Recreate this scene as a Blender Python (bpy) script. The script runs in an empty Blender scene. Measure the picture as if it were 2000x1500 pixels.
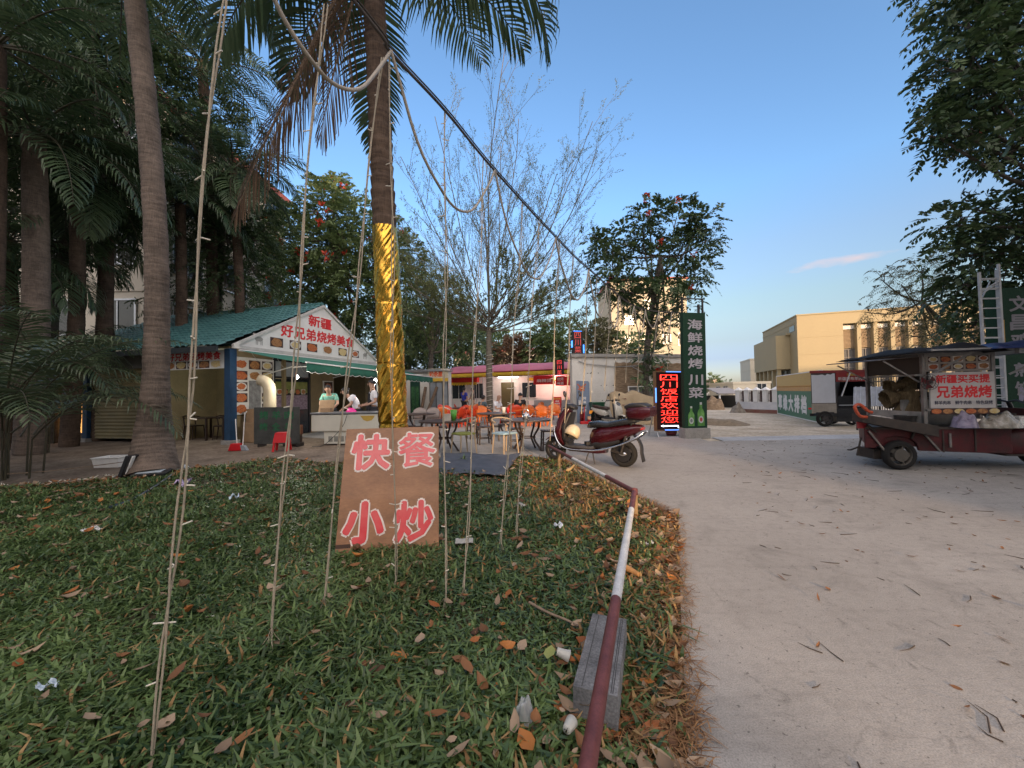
import bpy, bmesh, math, random
import numpy as np
from mathutils import Vector, Matrix
R = math.radians
rnd = random.Random(11)
rng = np.random.default_rng(11)
SC = bpy.context.scene
COL = SC.collection

# ---------------------------------------------------------------- camera
F = 753.0                        # focal length in pixels of the 2000 px wide frame
CAM = Vector((0, 0, 1.35))
CM = Matrix.Rotation(R(90) + 0.0227, 3, 'X') @ Matrix.Rotation(-0.018, 3, 'Z')
cd = bpy.data.cameras.new('camera'); cam = bpy.data.objects.new('camera', cd); COL.objects.link(cam)
cd.sensor_width = 36; cd.lens = 36 * F / 2000; cd.clip_start = 0.02; cd.clip_end = 6000
cam.matrix_world = Matrix.Translation(CAM) @ CM.to_4x4()
SC.camera = cam
def ray(px, py): return CM @ Vector(((px - 1000) / F, (750 - py) / F, -1))
def G(px, py, z=0.0):            # where the sight line through a pixel meets height z
    v = ray(px, py); return CAM + v * ((z - CAM.z) / v.z)
def D(px, py, Y):                # where it meets the plane at distance Y
    v = ray(px, py); return CAM + v * (Y / v.y)

# ---------------------------------------------------------------- world, sun, exposure

DUST, OZ, EXPO, GLOW = 1.0, 3.0, 1.4, 6.3
SUN_EL, SUN_AZ = R(10), math.atan2(0.22, -0.975)
w = bpy.data.worlds.new('World'); SC.world = w; w.use_nodes = True
nt = w.node_tree; N = nt.nodes; bg = N['Background']
sky = N.new('ShaderNodeTexSky'); sky.sky_type = 'NISHITA'; sky.sun_disc = False
sky.sun_elevation = SUN_EL; sky.sun_rotation = SUN_AZ; sky.air_density = 1.0; sky.dust_density = DUST; sky.ozone_density = OZ
bg.inputs['Strength'].default_value = 0.15
tc = N.new('ShaderNodeTexCoord')
def vm(op, a, b=None):
    n = N.new('ShaderNodeVectorMath'); n.operation = op
    for k, x in enumerate((a, b)):
        if x is None: continue
        if isinstance(x, (tuple, Vector)): n.inputs[k].default_value = x
        else: nt.links.new(x, n.inputs[k])
    return n
cdir = ray(1628, 512).normalized()       # the one small evening cloud, low over the road
sub = vm('SUBTRACT', tc.outputs['Generated'], tuple(cdir))
rgt = Vector((cdir.y, -cdir.x, 0)).normalized()
cu = vm('DOT_PRODUCT', sub.outputs[0], tuple(rgt)); cv = vm('DOT_PRODUCT', sub.outputs[0], (0, 0, 1))
def mth(nt, op, a, b=None, clamp=False):
    n = nt.nodes.new('ShaderNodeMath'); n.operation = op; n.use_clamp = clamp
    for k, x in enumerate((a, b)):
        if x is None: continue
        if isinstance(x, (int, float)): n.inputs[k].default_value = x
        else: nt.links.new(x, n.inputs[k])
    return n.outputs[0]
cmap = N.new('ShaderNodeMapping'); cmap.inputs['Scale'].default_value = (16, 16, 42)
nt.links.new(tc.outputs['Generated'], cmap.inputs['Vector'])
cn = N.new('ShaderNodeTexNoise'); cn.inputs['Scale'].default_value = 1.3; cn.inputs['Detail'].default_value = 5
nt.links.new(cmap.outputs[0], cn.inputs['Vector'])
e1 = mth(nt, 'POWER', mth(nt, 'ABSOLUTE', mth(nt, 'DIVIDE', cu.outputs['Value'], 0.085)), 2.0)
e2 = mth(nt, 'POWER', mth(nt, 'ABSOLUTE', mth(nt, 'DIVIDE', cv.outputs['Value'], 0.0105)), 2.0)
dens = mth(nt, 'SUBTRACT', 1.0, mth(nt, 'ADD', e1, e2))
dens = mth(nt, 'ADD', dens, mth(nt, 'MULTIPLY', mth(nt, 'SUBTRACT', cn.outputs['Fac'], 0.55), 3.2))
dens = mth(nt, 'MULTIPLY', dens, 0.55, True)
dens = mth(nt, 'MULTIPLY', dens, 0.62)
inside = mth(nt, 'LESS_THAN', mth(nt, 'ADD', e1, e2), 3.0)
dens = mth(nt, 'MULTIPLY', dens, inside)
mx = N.new('ShaderNodeMix'); mx.data_type = 'RGBA'
nt.links.new(dens, mx.inputs['Factor']); nt.links.new(sky.outputs[0], mx.inputs[6]); mx.inputs[7].default_value = (3.0, 2.5, 2.4, 1)
# dusty air low on the horizon, and the broad warm after-glow of the western sky (behind the viewer)
el_ = N.new('ShaderNodeSeparateXYZ'); nt.links.new(tc.outputs['Generated'], el_.inputs[0])
STOPS = [(0.000, (0.637, 0.595, 0.740)), (0.034, (0.637, 0.595, 0.740)), (0.069, (0.532, 0.474, 0.629)), (0.109, (0.655, 0.515, 0.503)), (0.154, (0.810, 0.624, 0.527)), (0.197, (0.888, 0.699, 0.568)), (0.251, (0.953, 0.765, 0.680)), (0.302, (1.000, 0.823, 0.753)), (0.420, (1.000, 1.000, 1.000))]
hc = N.new('ShaderNodeValToRGB'); hz = mth(nt, 'DIVIDE', el_.outputs['Z'], 0.42, True); nt.links.new(hz, hc.inputs['Fac'])
for i, (z_, c_) in enumerate(STOPS):
    e_ = hc.color_ramp.elements[0] if i == 0 else hc.color_ramp.elements[-1] if i == len(STOPS) - 1 else hc.color_ramp.elements.new(z_ / 0.42)
    e_.position = z_ / 0.42; e_.color = c_ + (1,)
hm = N.new('ShaderNodeMix'); hm.data_type = 'RGBA'; hm.blend_type = 'MULTIPLY'; hm.inputs['Factor'].default_value = 1.0
nt.links.new(mx.outputs[2], hm.inputs[6]); nt.links.new(hc.outputs['Color'], hm.inputs[7])
gd = Vector((math.sin(SUN_AZ) * math.cos(R(38)), math.cos(SUN_AZ) * math.cos(R(38)), math.sin(R(38))))
gl = mth(nt, 'MULTIPLY', mth(nt, 'POWER', mth(nt, 'MAXIMUM', vm('DOT_PRODUCT', tc.outputs['Generated'], tuple(gd)).outputs['Value'], 0.0), 1.6), GLOW)
gc = vm('SCALE', (1.0, 0.77, 0.56)); nt.links.new(gl, gc.inputs['Scale'])
ga = vm('ADD', hm.outputs[2], gc.outputs[0])
nt.links.new(ga.outputs[0], bg.inputs['Color'])
ld = bpy.data.lights.new('sun', 'SUN'); sun = bpy.data.objects.new('sun', ld); COL.objects.link(sun)
ld.energy = 2.0; ld.angle = R(0.8); ld.color = (1.0, 0.66, 0.38)
sdir = Vector((math.sin(SUN_AZ) * math.cos(SUN_EL), math.cos(SUN_AZ) * math.cos(SUN_EL), math.sin(SUN_EL)))
sun.rotation_euler = sdir.to_track_quat('Z', 'Y').to_euler()
SC.view_settings.view_transform = 'Standard'; SC.view_settings.look = 'None'; SC.view_settings.gamma = 1
SC.view_settings.exposure = EXPO
SC.render.engine = 'CYCLES'
SC.cycles.max_bounces = 6; SC.cycles.transparent_max_bounces = 8; SC.cycles.use_denoising = True

# ---------------------------------------------------------------- materials
MATS = {}
def mat(name, col, rough=0.6, metal=0.0, var=0.15, scale=6.0, bump=0.0, col2=None, spec=0.4, emit=0.0, coat=0.0,
        stretch=(1, 1, 1), thresh=None, fine=0.0, alpha=None):
    if name in MATS: return MATS[name]
    m = bpy.data.materials.new(name); m.use_nodes = True; t = m.node_tree; n = t.nodes; b = n['Principled BSDF']
    b.inputs['Roughness'].default_value = rough; b.inputs['Metallic'].default_value = metal
    b.inputs['Specular IOR Level'].default_value = spec; b.inputs['Coat Weight'].default_value = coat
    c = tuple(col) + (1,)
    if emit:
        b.inputs['Base Color'].default_value = c; b.inputs['Emission Color'].default_value = c; b.inputs['Emission Strength'].default_value = emit
    elif var > 0 or col2:
        co = n.new('ShaderNodeTexCoord'); mp = n.new('ShaderNodeMapping'); mp.inputs['Scale'].default_value = stretch
        t.links.new(co.outputs['Object'], mp.inputs['Vector'])
        nz = n.new('ShaderNodeTexNoise'); nz.inputs['Scale'].default_value = scale; nz.inputs['Detail'].default_value = 7; nz.inputs['Roughness'].default_value = 0.62
        t.links.new(mp.outputs[0], nz.inputs['Vector'])
        rp = n.new('ShaderNodeValToRGB')
        lo, hi = thresh or (0.3, 0.7)
        rp.color_ramp.elements[0].position = lo; rp.color_ramp.elements[1].position = hi
        if col2: a, z = c, tuple(col2) + (1,)
        else: a, z = tuple(x * (1 - var) for x in col) + (1,), tuple(min(1, x * (1 + var)) for x in col) + (1,)
        rp.color_ramp.elements[0].color = a; rp.color_ramp.elements[1].color = z
        t.links.new(nz.outputs['Fac'], rp.inputs['Fac']); out = rp.outputs['Color']
        if fine:
            n2 = n.new('ShaderNodeTexNoise'); n2.inputs['Scale'].default_value = scale * 14; n2.inputs['Detail'].default_value = 4
            t.links.new(mp.outputs[0], n2.inputs['Vector'])
            mr = n.new('ShaderNodeMapRange'); mr.inputs[1].default_value = 0.3; mr.inputs[2].default_value = 0.7
            mr.inputs[3].default_value = 1 - fine; mr.inputs[4].default_value = 1 + fine
            t.links.new(n2.outputs['Fac'], mr.inputs[0])
            ml = n.new('ShaderNodeVectorMath'); ml.operation = 'SCALE'
            t.links.new(out, ml.inputs[0]); t.links.new(mr.outputs[0], ml.inputs['Scale']); out = ml.outputs[0]
        t.links.new(out, b.inputs['Base Color'])
        r2 = n.new('ShaderNodeMapRange'); r2.inputs[3].default_value = max(0.03, rough - 0.12); r2.inputs[4].default_value = min(1, rough + 0.12)
        t.links.new(nz.outputs['Fac'], r2.inputs[0]); t.links.new(r2.outputs[0], b.inputs['Roughness'])
        if bump:
            bm_ = n.new('ShaderNodeBump'); bm_.inputs['Strength'].default_value = bump; bm_.inputs['Distance'].default_value = 0.02
            t.links.new(nz.outputs['Fac'], bm_.inputs['Height']); t.links.new(bm_.outputs[0], b.inputs['Normal'])
    else:
        b.inputs['Base Color'].default_value = c
    if alpha is not None: b.inputs['Alpha'].default_value = alpha
    MATS[name] = m; return m
def leafmat(name, dark, light, trans=0.3, rough=0.5, pos=(0, 1), clump=0.5):
    if name in MATS: return MATS[name]
    m = bpy.data.materials.new(name); m.use_nodes = True; t = m.node_tree; n = t.nodes; b = n['Principled BSDF']
    g = n.new('ShaderNodeNewGeometry'); nz = n.new('ShaderNodeTexNoise'); nz.inputs['Scale'].default_value = 0.9; nz.inputs['Detail'].default_value = 2
    co = n.new('ShaderNodeTexCoord'); t.links.new(co.outputs['Object'], nz.inputs['Vector'])
    f = mth(t, 'ADD', mth(t, 'MULTIPLY', g.outputs['Random Per Island'], 1 - clump), mth(t, 'MULTIPLY', mth(t, 'MULTIPLY', mth(t, 'SUBTRACT', nz.outputs['Fac'], 0.3), 2.2), clump))
    rp = n.new('ShaderNodeValToRGB'); rp.color_ramp.elements[0].color = tuple(dark) + (1,); rp.color_ramp.elements[1].color = tuple(light) + (1,)
    rp.color_ramp.elements[0].position, rp.color_ramp.elements[1].position = pos
    t.links.new(f, rp.inputs['Fac']); t.links.new(rp.outputs[0], b.inputs['Base Color'])
    b.inputs['Roughness'].default_value = rough; b.inputs['Specular IOR Level'].default_value = 0.4
    tr = n.new('ShaderNodeBsdfTranslucent'); t.links.new(rp.outputs[0], tr.inputs['Color'])
    mi = n.new('ShaderNodeMixShader'); mi.inputs[0].default_value = trans
    t.links.new(b.outputs[0], mi.inputs[1]); t.links.new(tr.outputs[0], mi.inputs[2])
    t.links.new(mi.outputs[0], n['Material Output'].inputs['Surface'])
    MATS[name] = m; return m

# ---------------------------------------------------------------- objects
def tag(o, label=None, cat=None, group=None, kind=None):
    if label: o['label'] = label
    if cat: o['category'] = cat
    if group: o['group'] = group
    if kind: o['kind'] = kind
    return o
def thing(name, label, cat, loc=(0, 0, 0), rz=0.0, group=None):
    o = bpy.data.objects.new(name, None); COL.objects.link(o); o.location = loc; o.rotation_euler = (0, 0, rz); o.empty_display_size = 0.1
    return tag(o, label, cat, group)
def copy_tree(o, parent=None):
    c = o.copy(); COL.objects.link(c)
    if parent: c.parent = parent
    for ch in list(o.children): copy_tree(ch, c)
    return c
def link(name, me, mats, parent=None):
    for m in mats: me.materials.append(m)
    o = bpy.data.objects.new(name, me); COL.objects.link(o)
    if parent: o.parent = parent
    return o
def np_obj(name, V, Q, mats, parent=None, smooth=False, mi=None):
    V = np.ascontiguousarray(V, np.float32); Q = np.ascontiguousarray(Q, np.int32)
    me = bpy.data.meshes.new(name); me.vertices.add(len(V)); me.vertices.foreach_set('co', V.ravel())
    k = Q.shape[1]; me.loops.add(Q.size); me.loops.foreach_set('vertex_index', Q.ravel()); me.polygons.add(len(Q))
    me.polygons.foreach_set('loop_start', np.arange(0, Q.size, k, dtype=np.int32))
    if mi is not None: me.polygons.foreach_set('material_index', np.ascontiguousarray(mi, np.int32))
    me.polygons.foreach_set('use_smooth', np.full(len(Q), smooth)); me.update(calc_edges=True)
    return link(name, me, mats, parent)
_glyph = {}
def glyphs(s, bold=0.0, res=2):
    k = (s, bold, res)
    if k not in _glyph:
        c = bpy.data.curves.new('t', 'FONT'); c.body = s; c.offset = bold; c.resolution_u = res
        o = bpy.data.objects.new('t', c); COL.objects.link(o); dg = bpy.context.evaluated_depsgraph_get()
        me = bpy.data.meshes.new_from_object(o.evaluated_get(dg))
        V = np.array([v.co[:] for v in me.vertices]).reshape(-1, 3); Fc = [tuple(p.vertices) for p in me.polygons]
        bpy.data.objects.remove(o); bpy.data.curves.remove(c); bpy.data.meshes.remove(me); _glyph[k] = (V, Fc)
    return _glyph[k]
class MB:
    def __init__(s): s.v = []; s.f = []; s.mi = []; s.sm = []; s.m = 0; s.X = None
    def add(s, V, Fc, smooth=False):
        o = len(s.v)
        for p in V:
            p = Vector(p); s.v.append(s.X @ p if s.X else p)
        for q in Fc: s.f.append(tuple(i + o for i in q)); s.mi.append(s.m); s.sm.append(smooth)
        return s
    def box(s, c, d, rz=0, rx=0, ry=0):
        M = Matrix.Translation(c) @ Matrix.Rotation(rz, 4, 'Z') @ Matrix.Rotation(rx, 4, 'X') @ Matrix.Rotation(ry, 4, 'Y')
        x, y, z = d[0] / 2, d[1] / 2, d[2] / 2
        V = [M @ Vector((a * x, b * y, e * z)) for a, b, e in ((-1, -1, -1), (1, -1, -1), (1, 1, -1), (-1, 1, -1), (-1, -1, 1), (1, -1, 1), (1, 1, 1), (-1, 1, 1))]
        return s.add(V, [(0, 3, 2, 1), (4, 5, 6, 7), (0, 1, 5, 4), (1, 2, 6, 5), (2, 3, 7, 6), (3, 0, 4, 7)])
    def b2(s, a, b):             # box from two corners
        return s.box([(a[i] + b[i]) / 2 for i in range(3)], [abs(a[i] - b[i]) for i in range(3)])
    def bar(s, a, b, w, h=None): # square bar between two points
        a, b = Vector(a), Vector(b); h = h or w; d = (b - a).normalized()
        u = Vector((0, 0, 1)) if abs(d.z) < 0.95 else Vector((0, 1, 0)); x = d.cross(u).normalized(); y = x.cross(d)
        V = []
        for p in (a, b):
            for i, j in ((-1, -1), (1, -1), (1, 1), (-1, 1)): V.append(p + x * (i * w / 2) + y * (j * h / 2))
        return s.add(V, [(0, 1, 2, 3), (7, 6, 5, 4), (0, 4, 5, 1), (1, 5, 6, 2), (2, 6, 7, 3), (3, 7, 4, 0)])
    def tube(s, path, r, n=8, caps=True, smooth=True):
        P = [Vector(p) for p in path]; k = len(P); rr = r if isinstance(r, (list, tuple, np.ndarray)) else [r] * k
        V = []; prev = None
        for i in range(k):
            d = (P[min(i + 1, k - 1)] - P[max(i - 1, 0)])
            d = d.normalized() if d.length > 1e-9 else Vector((0, 0, 1))
            if prev is None:
                u = Vector((1, 0, 0)) if abs(d.x) < 0.9 else Vector((0, 1, 0)); x = (u - d * u.dot(d)).normalized()
            else:
                x = prev - d * prev.dot(d); x = x.normalized() if x.length > 1e-6 else prev
            prev = x; y = d.cross(x)
            for j in range(n):
                a = 2 * math.pi * j / n; V.append(P[i] + (x * math.cos(a) + y * math.sin(a)) * rr[i])
        Fc = [(i * n + j, i * n + (j + 1) % n, (i + 1) * n + (j + 1) % n, (i + 1) * n + j) for i in range(k - 1) for j in range(n)]
        s.add(V, Fc, smooth)
        if caps:
            s.add(V[:n], [tuple(range(n))[::-1]]); s.add(V[-n:], [tuple(range(n))])
        return s
    def lathe(s, prof, c=(0, 0, 0), n=16, axis='Z', smooth=True, sx=1, sy=1):
        V = []
        for r, z in prof:
            for j in range(n):
                a = 2 * math.pi * j / n; p = (r * math.cos(a) * sx, r * math.sin(a) * sy, z)
                if axis == 'Y': p = (p[0], p[2], p[1])
                elif axis == 'X': p = (p[2], p[0], p[1])
                V.append((p[0] + c[0], p[1] + c[1], p[2] + c[2]))
        k = len(prof)
        return s.add(V, [(i * n + j, i * n + (j + 1) % n, (i + 1) * n + (j + 1) % n, (i + 1) * n + j) for i in range(k - 1) for j in range(n)], smooth)
    def loft(s, secs, n=16, smooth=True):   # sections (x, y, z, half width y, half height z, exponent), along x
        V = []
        for x, y, z, a, b, e in secs:
            for j in range(n):
                t = 2 * math.pi * j / n; c_, s_ = math.cos(t), math.sin(t)
                V.append((x, y + a * math.copysign(abs(c_) ** (2 / e), c_), z + b * math.copysign(abs(s_) ** (2 / e), s_)))
        k = len(secs)
        Fc = [(i * n + j, i * n + (j + 1) % n, (i + 1) * n + (j + 1) % n, (i + 1) * n + j) for i in range(k - 1) for j in range(n)]
        s.add(V, Fc, smooth); s.add(V[:n], [tuple(range(n))[::-1]]); s.add(V[-n:], [tuple(range(n))]); return s
    def prism(s, poly, y0, y1):  # polygon in xz, extruded along y
        k = len(poly); V = [(x, y0, z) for x, z in poly] + [(x, y1, z) for x, z in poly]
        return s.add(V, [tuple(range(k)), tuple(range(2 * k - 1, k - 1, -1))] + [(i, i + k, (i + 1) % k + k, (i + 1) % k) for i in range(k)])
    def sheet(s, g, smooth=True): # grid of points, rows of equal length
        h, w_ = len(g), len(g[0])
        return s.add([p for r_ in g for p in r_], [(i * w_ + j, i * w_ + j + 1, (i + 1) * w_ + j + 1, (i + 1) * w_ + j) for i in range(h - 1) for j in range(w_ - 1)], smooth)
    def text(s, t, x0, z0, x1, z1, y, bold=0.03, shear=0.0):   # text fitted into a box on a face looking to -y
        V, Fc = glyphs(t, min(0.0, bold)); bold = max(0.0, bold)        # heavier strokes: the outline laid down several times, each a hair in front of the last
        if not len(V): return s
        lo, hi = V.min(0) - bold, V.max(0) + bold; a = (x1 - x0) / (hi[0] - lo[0]); b = (z1 - z0) / (hi[1] - lo[1])
        offs = [(0, 0)] + ([(bold * math.cos(q * 6.2832 / 8), bold * math.sin(q * 6.2832 / 8)) for q in range(8)] if bold > 0.005 else []) + ([(bold * .55 * math.cos(q * 1.2566), bold * .55 * math.sin(q * 1.2566)) for q in range(5)] if bold > 0.06 else [])
        for k, (dx, dy) in enumerate(offs):
            s.add([(x0 + (p[0] + dx - lo[0]) * a + shear * (p[1] - lo[1]) * b, y - 0.0002 * k, z0 + (p[1] + dy - lo[1]) * b) for p in V], Fc)
        return s
    def build(s, name, mats, parent=None, bevel=0, solid=0):
        if not isinstance(mats, (list, tuple)): mats = [mats]
        me = bpy.data.meshes.new(name); me.from_pydata([tuple(p) for p in s.v], [], s.f)
        me.polygons.foreach_set('material_index', s.mi); me.polygons.foreach_set('use_smooth', s.sm); me.update()
        o = link(name, me, mats, parent)
        if solid: md = o.modifiers.new('solid', 'SOLIDIFY'); md.thickness = solid; md.offset = 0
        if bevel: md = o.modifiers.new('bevel', 'BEVEL'); md.width = bevel; md.segments = 2; md.limit_method = 'ANGLE'; md.angle_limit = R(40)
        return o
def catenary(a, b, sag, n=16):
    a, b = Vector(a), Vector(b)
    return [a.lerp(b, i / n) - Vector((0, 0, sag * 4 * (i / n) * (1 - i / n))) for i in range(n + 1)]
def spline(pts, n=8):
    P = [Vector(p) for p in pts]; out = []
    for i in range(len(P) - 1):
        p0, p1, p2, p3 = P[max(i - 1, 0)], P[i], P[i + 1], P[min(i + 2, len(P) - 1)]
        for k in range(n):
            t = k / n
            out.append(0.5 * ((2 * p1) + (p2 - p0) * t + (2 * p0 - 5 * p1 + 4 * p2 - p3) * t * t + (3 * p1 - p0 - 3 * p2 + p3) * t ** 3))
    return out + [P[-1]]
# ---------------------------------------------------------------- ground, road, lawn
gm = mat('dirt', (0.36, 0.31, 0.235), 0.95, scale=0.9, bump=0.6, col2=(0.56, 0.50, 0.41), fine=0.25, thresh=(0.35, 0.68), spec=0.1)
mb = MB(); n = 48
def warp(t): return math.copysign(abs(t) ** 3 * 2500, t)
mb.sheet([[(warp(-1 + 2 * j / n), warp(-1 + 2 * i / n), -0.03) for j in range(n + 1)] for i in range(n + 1)], False)
tag(mb.build('ground', gm), kind='structure')
EDGE = [G(*p) for p in ((1345, 1500), (1338, 1360), (1330, 1200), (1327, 1100), (1325, 1012), (1288, 990), (1240, 968), (1180, 938), (1104, 898), (1020, 890), (940, 893), (860, 893))]
e0 = EDGE[0] + (EDGE[0] - EDGE[4]).normalized() * 8
EDGE = [e0] + EDGE
def poly_sheet(name, pts, z, m):
    bm = bmesh.new(); vs = [bm.verts.new((p[0], p[1], z)) for p in pts]; f = bm.faces.new(vs); f.normal_update()
    if f.normal.z < 0: f.normal_flip()
    bmesh.ops.triangulate(bm, faces=[f]); me = bpy.data.meshes.new(name); bm.to_mesh(me); bm.free()
    return link(name, me, [m])
# concrete with mottling, stains, grit and fine cracks
def concrete(name, a, b, stain):
    m = bpy.data.materials.new(name); m.use_nodes = True; t = m.node_tree; n = t.nodes; L = t.links; p = n['Principled BSDF']
    co = n.new('ShaderNodeTexCoord').outputs['Object']
    def nz(sc, det=6, ro=0.6, dist=0):
        x = n.new('ShaderNodeTexNoise'); x.inputs['Scale'].default_value = sc; x.inputs['Detail'].default_value = det; x.inputs['Roughness'].default_value = ro; x.inputs['Distortion'].default_value = dist
        L.new(co, x.inputs['Vector']); return x.outputs['Fac']
    def ramp(f, p0, c0, p1, c1):
        x = n.new('ShaderNodeValToRGB'); e = x.color_ramp.elements; e[0].position, e[1].position = p0, p1; e[0].color = tuple(c0) + (1,); e[1].color = tuple(c1) + (1,)
        L.new(f, x.inputs['Fac']); return x.outputs['Color']
    def mul(c, d):
        x = n.new('ShaderNodeMix'); x.data_type = 'RGBA'; x.blend_type = 'MULTIPLY'; x.inputs[0].default_value = 1
        L.new(c, x.inputs[6]); L.new(d, x.inputs[7]); return x.outputs[2]
    c = ramp(nz(0.55, 8), 0.32, a, 0.68, b)
    c = mul(c, ramp(nz(2.3, 7, 0.7, 0.6), 0.34, (stain,) * 3, 0.5, (1, 1, 1)))
    c = mul(c, ramp(nz(16, 5, 0.7), 0.3, (0.86,) * 3, 0.55, (1.0, 1.0, 1.0)))
    c = mul(c, ramp(nz(150, 2), 0.3, (0.72,) * 3, 0.6, (1.06, 1.06, 1.06)))
    c = mul(c, ramp(nz(38, 3, 0.55), 0.30, (0.50,) * 3, 0.35, (1, 1, 1)))
    vo = n.new('ShaderNodeTexVoronoi'); vo.feature = 'DISTANCE_TO_EDGE'; vo.inputs['Scale'].default_value = 0.33
    wv = n.new('ShaderNodeVectorMath'); wv.operation = 'ADD'; nw = n.new('ShaderNodeTexNoise'); nw.inputs['Scale'].default_value = 1.8; nw.inputs['Detail'].default_value = 6
    L.new(co, nw.inputs['Vector']); L.new(co, wv.inputs[0]); L.new(nw.outputs['Color'], wv.inputs[1]); L.new(wv.outputs[0], vo.inputs['Vector'])
    c = mul(c, ramp(vo.outputs['Distance'], 0.0, (0.84,) * 3, 0.003, (1, 1, 1)))
    c = mul(c, ramp(nz(0.9, 4, 0.5, 2.5), 0.60, (1, 1, 1), 0.72, (0.78,) * 3))
    c = mul(c, ramp(nz(6.5, 5, 0.7, 1.2), 0.30, (0.72,) * 3, 0.40, (1, 1, 1)))
    st = n.new('ShaderNodeMapping'); st.inputs['Rotation'].default_value = (0, 0, 0.45); st.inputs['Scale'].default_value = (0.5, 7, 1); L.new(co, st.inputs[0])
    sx = n.new('ShaderNodeTexNoise'); sx.inputs['Scale'].default_value = 1.6; sx.inputs['Detail'].default_value = 6; L.new(st.outputs[0], sx.inputs['Vector'])
    c = mul(c, ramp(sx.outputs['Fac'], 0.30, (0.90,) * 3, 0.44, (1, 1, 1)))
    L.new(c, p.inputs['Base Color']); p.inputs['Roughness'].default_value = 0.86; p.inputs['Specular IOR Level'].default_value = 0.25
    bp = n.new('ShaderNodeBump'); bp.inputs['Strength'].default_value = 0.35; bp.inputs['Distance'].default_value = 0.01
    L.new(nz(30, 8, 0.75), bp.inputs['Height']); L.new(bp.outputs[0], p.inputs['Normal'])
    MATS[name] = m; return m
road_m = concrete('road_concrete', (0.305, 0.287, 0.26), (0.385, 0.365, 0.333), 0.87)
pave_m = concrete('plaza_concrete', (0.30, 0.29, 0.27), (0.385, 0.375, 0.35), 0.76)
DIV = [Vector((3.2, 10.05, 0)), Vector((-3.6, 10.6, 0))]
tag(poly_sheet('road', EDGE + [Vector((-2.0, 8.2, 0)), Vector((-2.9, 9.4, 0)), Vector((-3.4, 10.4, 0)), Vector((5.1, 10.05, 0)), Vector((22, 10.2, 0)), Vector((22, -8, 0))], 0.0, road_m), kind='structure')
tag(poly_sheet('plaza', [Vector(p) for p in ((-3.4, 10.4, 0), (5.1, 10.05, 0), (5.2, 10.9, 0), (5.3, 30, 0), (-9, 30, 0), (-8.2, 20, 0), (-7.2, 13.0, 0), (-4.6, 11.6, 0))], -0.006, pave_m), kind='structure')
tag(poly_sheet('pavement', [Vector(p) for p in ((5.5, 10.05, 0), (22, 10.2, 0), (22, 11.1, 0), (5.6, 10.95, 0))], -0.010, concrete('kerb_concrete', (0.36, 0.37, 0.38), (0.5, 0.52, 0.54), 0.8)), kind='structure')
tag(poly_sheet('dirt', [Vector(p) for p in ((-40, 3, 0), (-9.0, 4.0, 0), (-4.6, 7.0, 0), (-2.2, 7.9, 0), (-2.0, 8.2, 0), (-2.9, 9.4, 0), (-3.4, 10.4, 0), (-4.6, 11.6, 0), (-7.0, 13.0, 0), (-40, 22, 0))], -0.016, mat('shaded_brown_dirt', (0.105, 0.08, 0.06), 0.95, scale=1.3, bump=0.7, col2=(0.25, 0.20, 0.155), fine=0.3, spec=0.1)), kind='structure')  # brown dirt by the hut, tree shade put into its colour
# lawn: soft uneven soil sheet bounded by the road edge
LB = [Vector((p.x, p.y, 0)) for p in EDGE[:-1]] + [G(*p) for p in ((640, 905), (560, 892), (480, 905), (380, 915), (250, 932), (100, 945), (-60, 955))] + [Vector((-13, 6.0, 0)), Vector((-13, -6, 0))]
LBn = np.array([(p.x, p.y) for p in LB])
def inside_lawn(P, poly=LBn):
    x, y = P[:, 0], P[:, 1]; r = np.zeros(len(P), bool); j = len(poly) - 1
    for i in range(len(poly)):
        xi, yi = poly[i]; xj, yj = poly[j]
        c = ((yi > y) != (yj > y)) & (x < (xj - xi) * (y - yi) / (yj - yi + 1e-12) + xi); r ^= c; j = i
    return r
def edge_dist(P, segs=LBn):
    d = np.full(len(P), 1e9)
    for i in range(len(segs) - 3):
        a, b = segs[i], segs[i + 1]; ab = b - a; t = np.clip(((P - a) @ ab) / (ab @ ab + 1e-12), 0, 1)
        d = np.minimum(d, np.linalg.norm(P - (a + t[:, None] * ab), axis=1))
    return d
def hump(x, y): return 0.035 + 0.022 * np.sin(1.7 * x + 0.4) * np.cos(1.3 * y) + 0.012 * np.sin(4.1 * x + 2.0 * y)
def lawn_z(P):
    d = edge_dist(P); return -0.005 + hump(P[:, 0], P[:, 1]) * np.clip(d / 0.5, 0, 1)
soil_m = mat('lawn_soil', (0.035, 0.036, 0.018), 0.95, scale=3.0, bump=0.7, col2=(0.085, 0.07, 0.042), fine=0.35, spec=0.1)
bm = bmesh.new(); vs = [bm.verts.new((p.x, p.y, 0)) for p in LB]; f = bm.faces.new(vs)
bmesh.ops.triangulate(bm, faces=[f])
for ax, lo, hi, st in ((0, -13, 1.9, 0.3), (1, -6, 9.0, 0.3)):
    k = lo
    while k < hi:
        co = (k, 0, 0) if ax == 0 else (0, k, 0); no = (1, 0, 0) if ax == 0 else (0, 1, 0)
        bmesh.ops.bisect_plane(bm, geom=bm.verts[:] + bm.edges[:] + bm.faces[:], plane_co=co, plane_no=no); k += st
P = np.array([v.co[:2] for v in bm.verts]); Z = lawn_z(P)
for v, z in zip(bm.verts, Z): v.co.z = z
bm.normal_update()
for f in bm.faces:
    if f.normal.z < 0: f.normal_flip()
    f.smooth = True
me = bpy.data.meshes.new('lawn'); bm.to_mesh(me); bm.free(); tag(link('lawn', me, [soil_m]), kind='structure')

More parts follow.
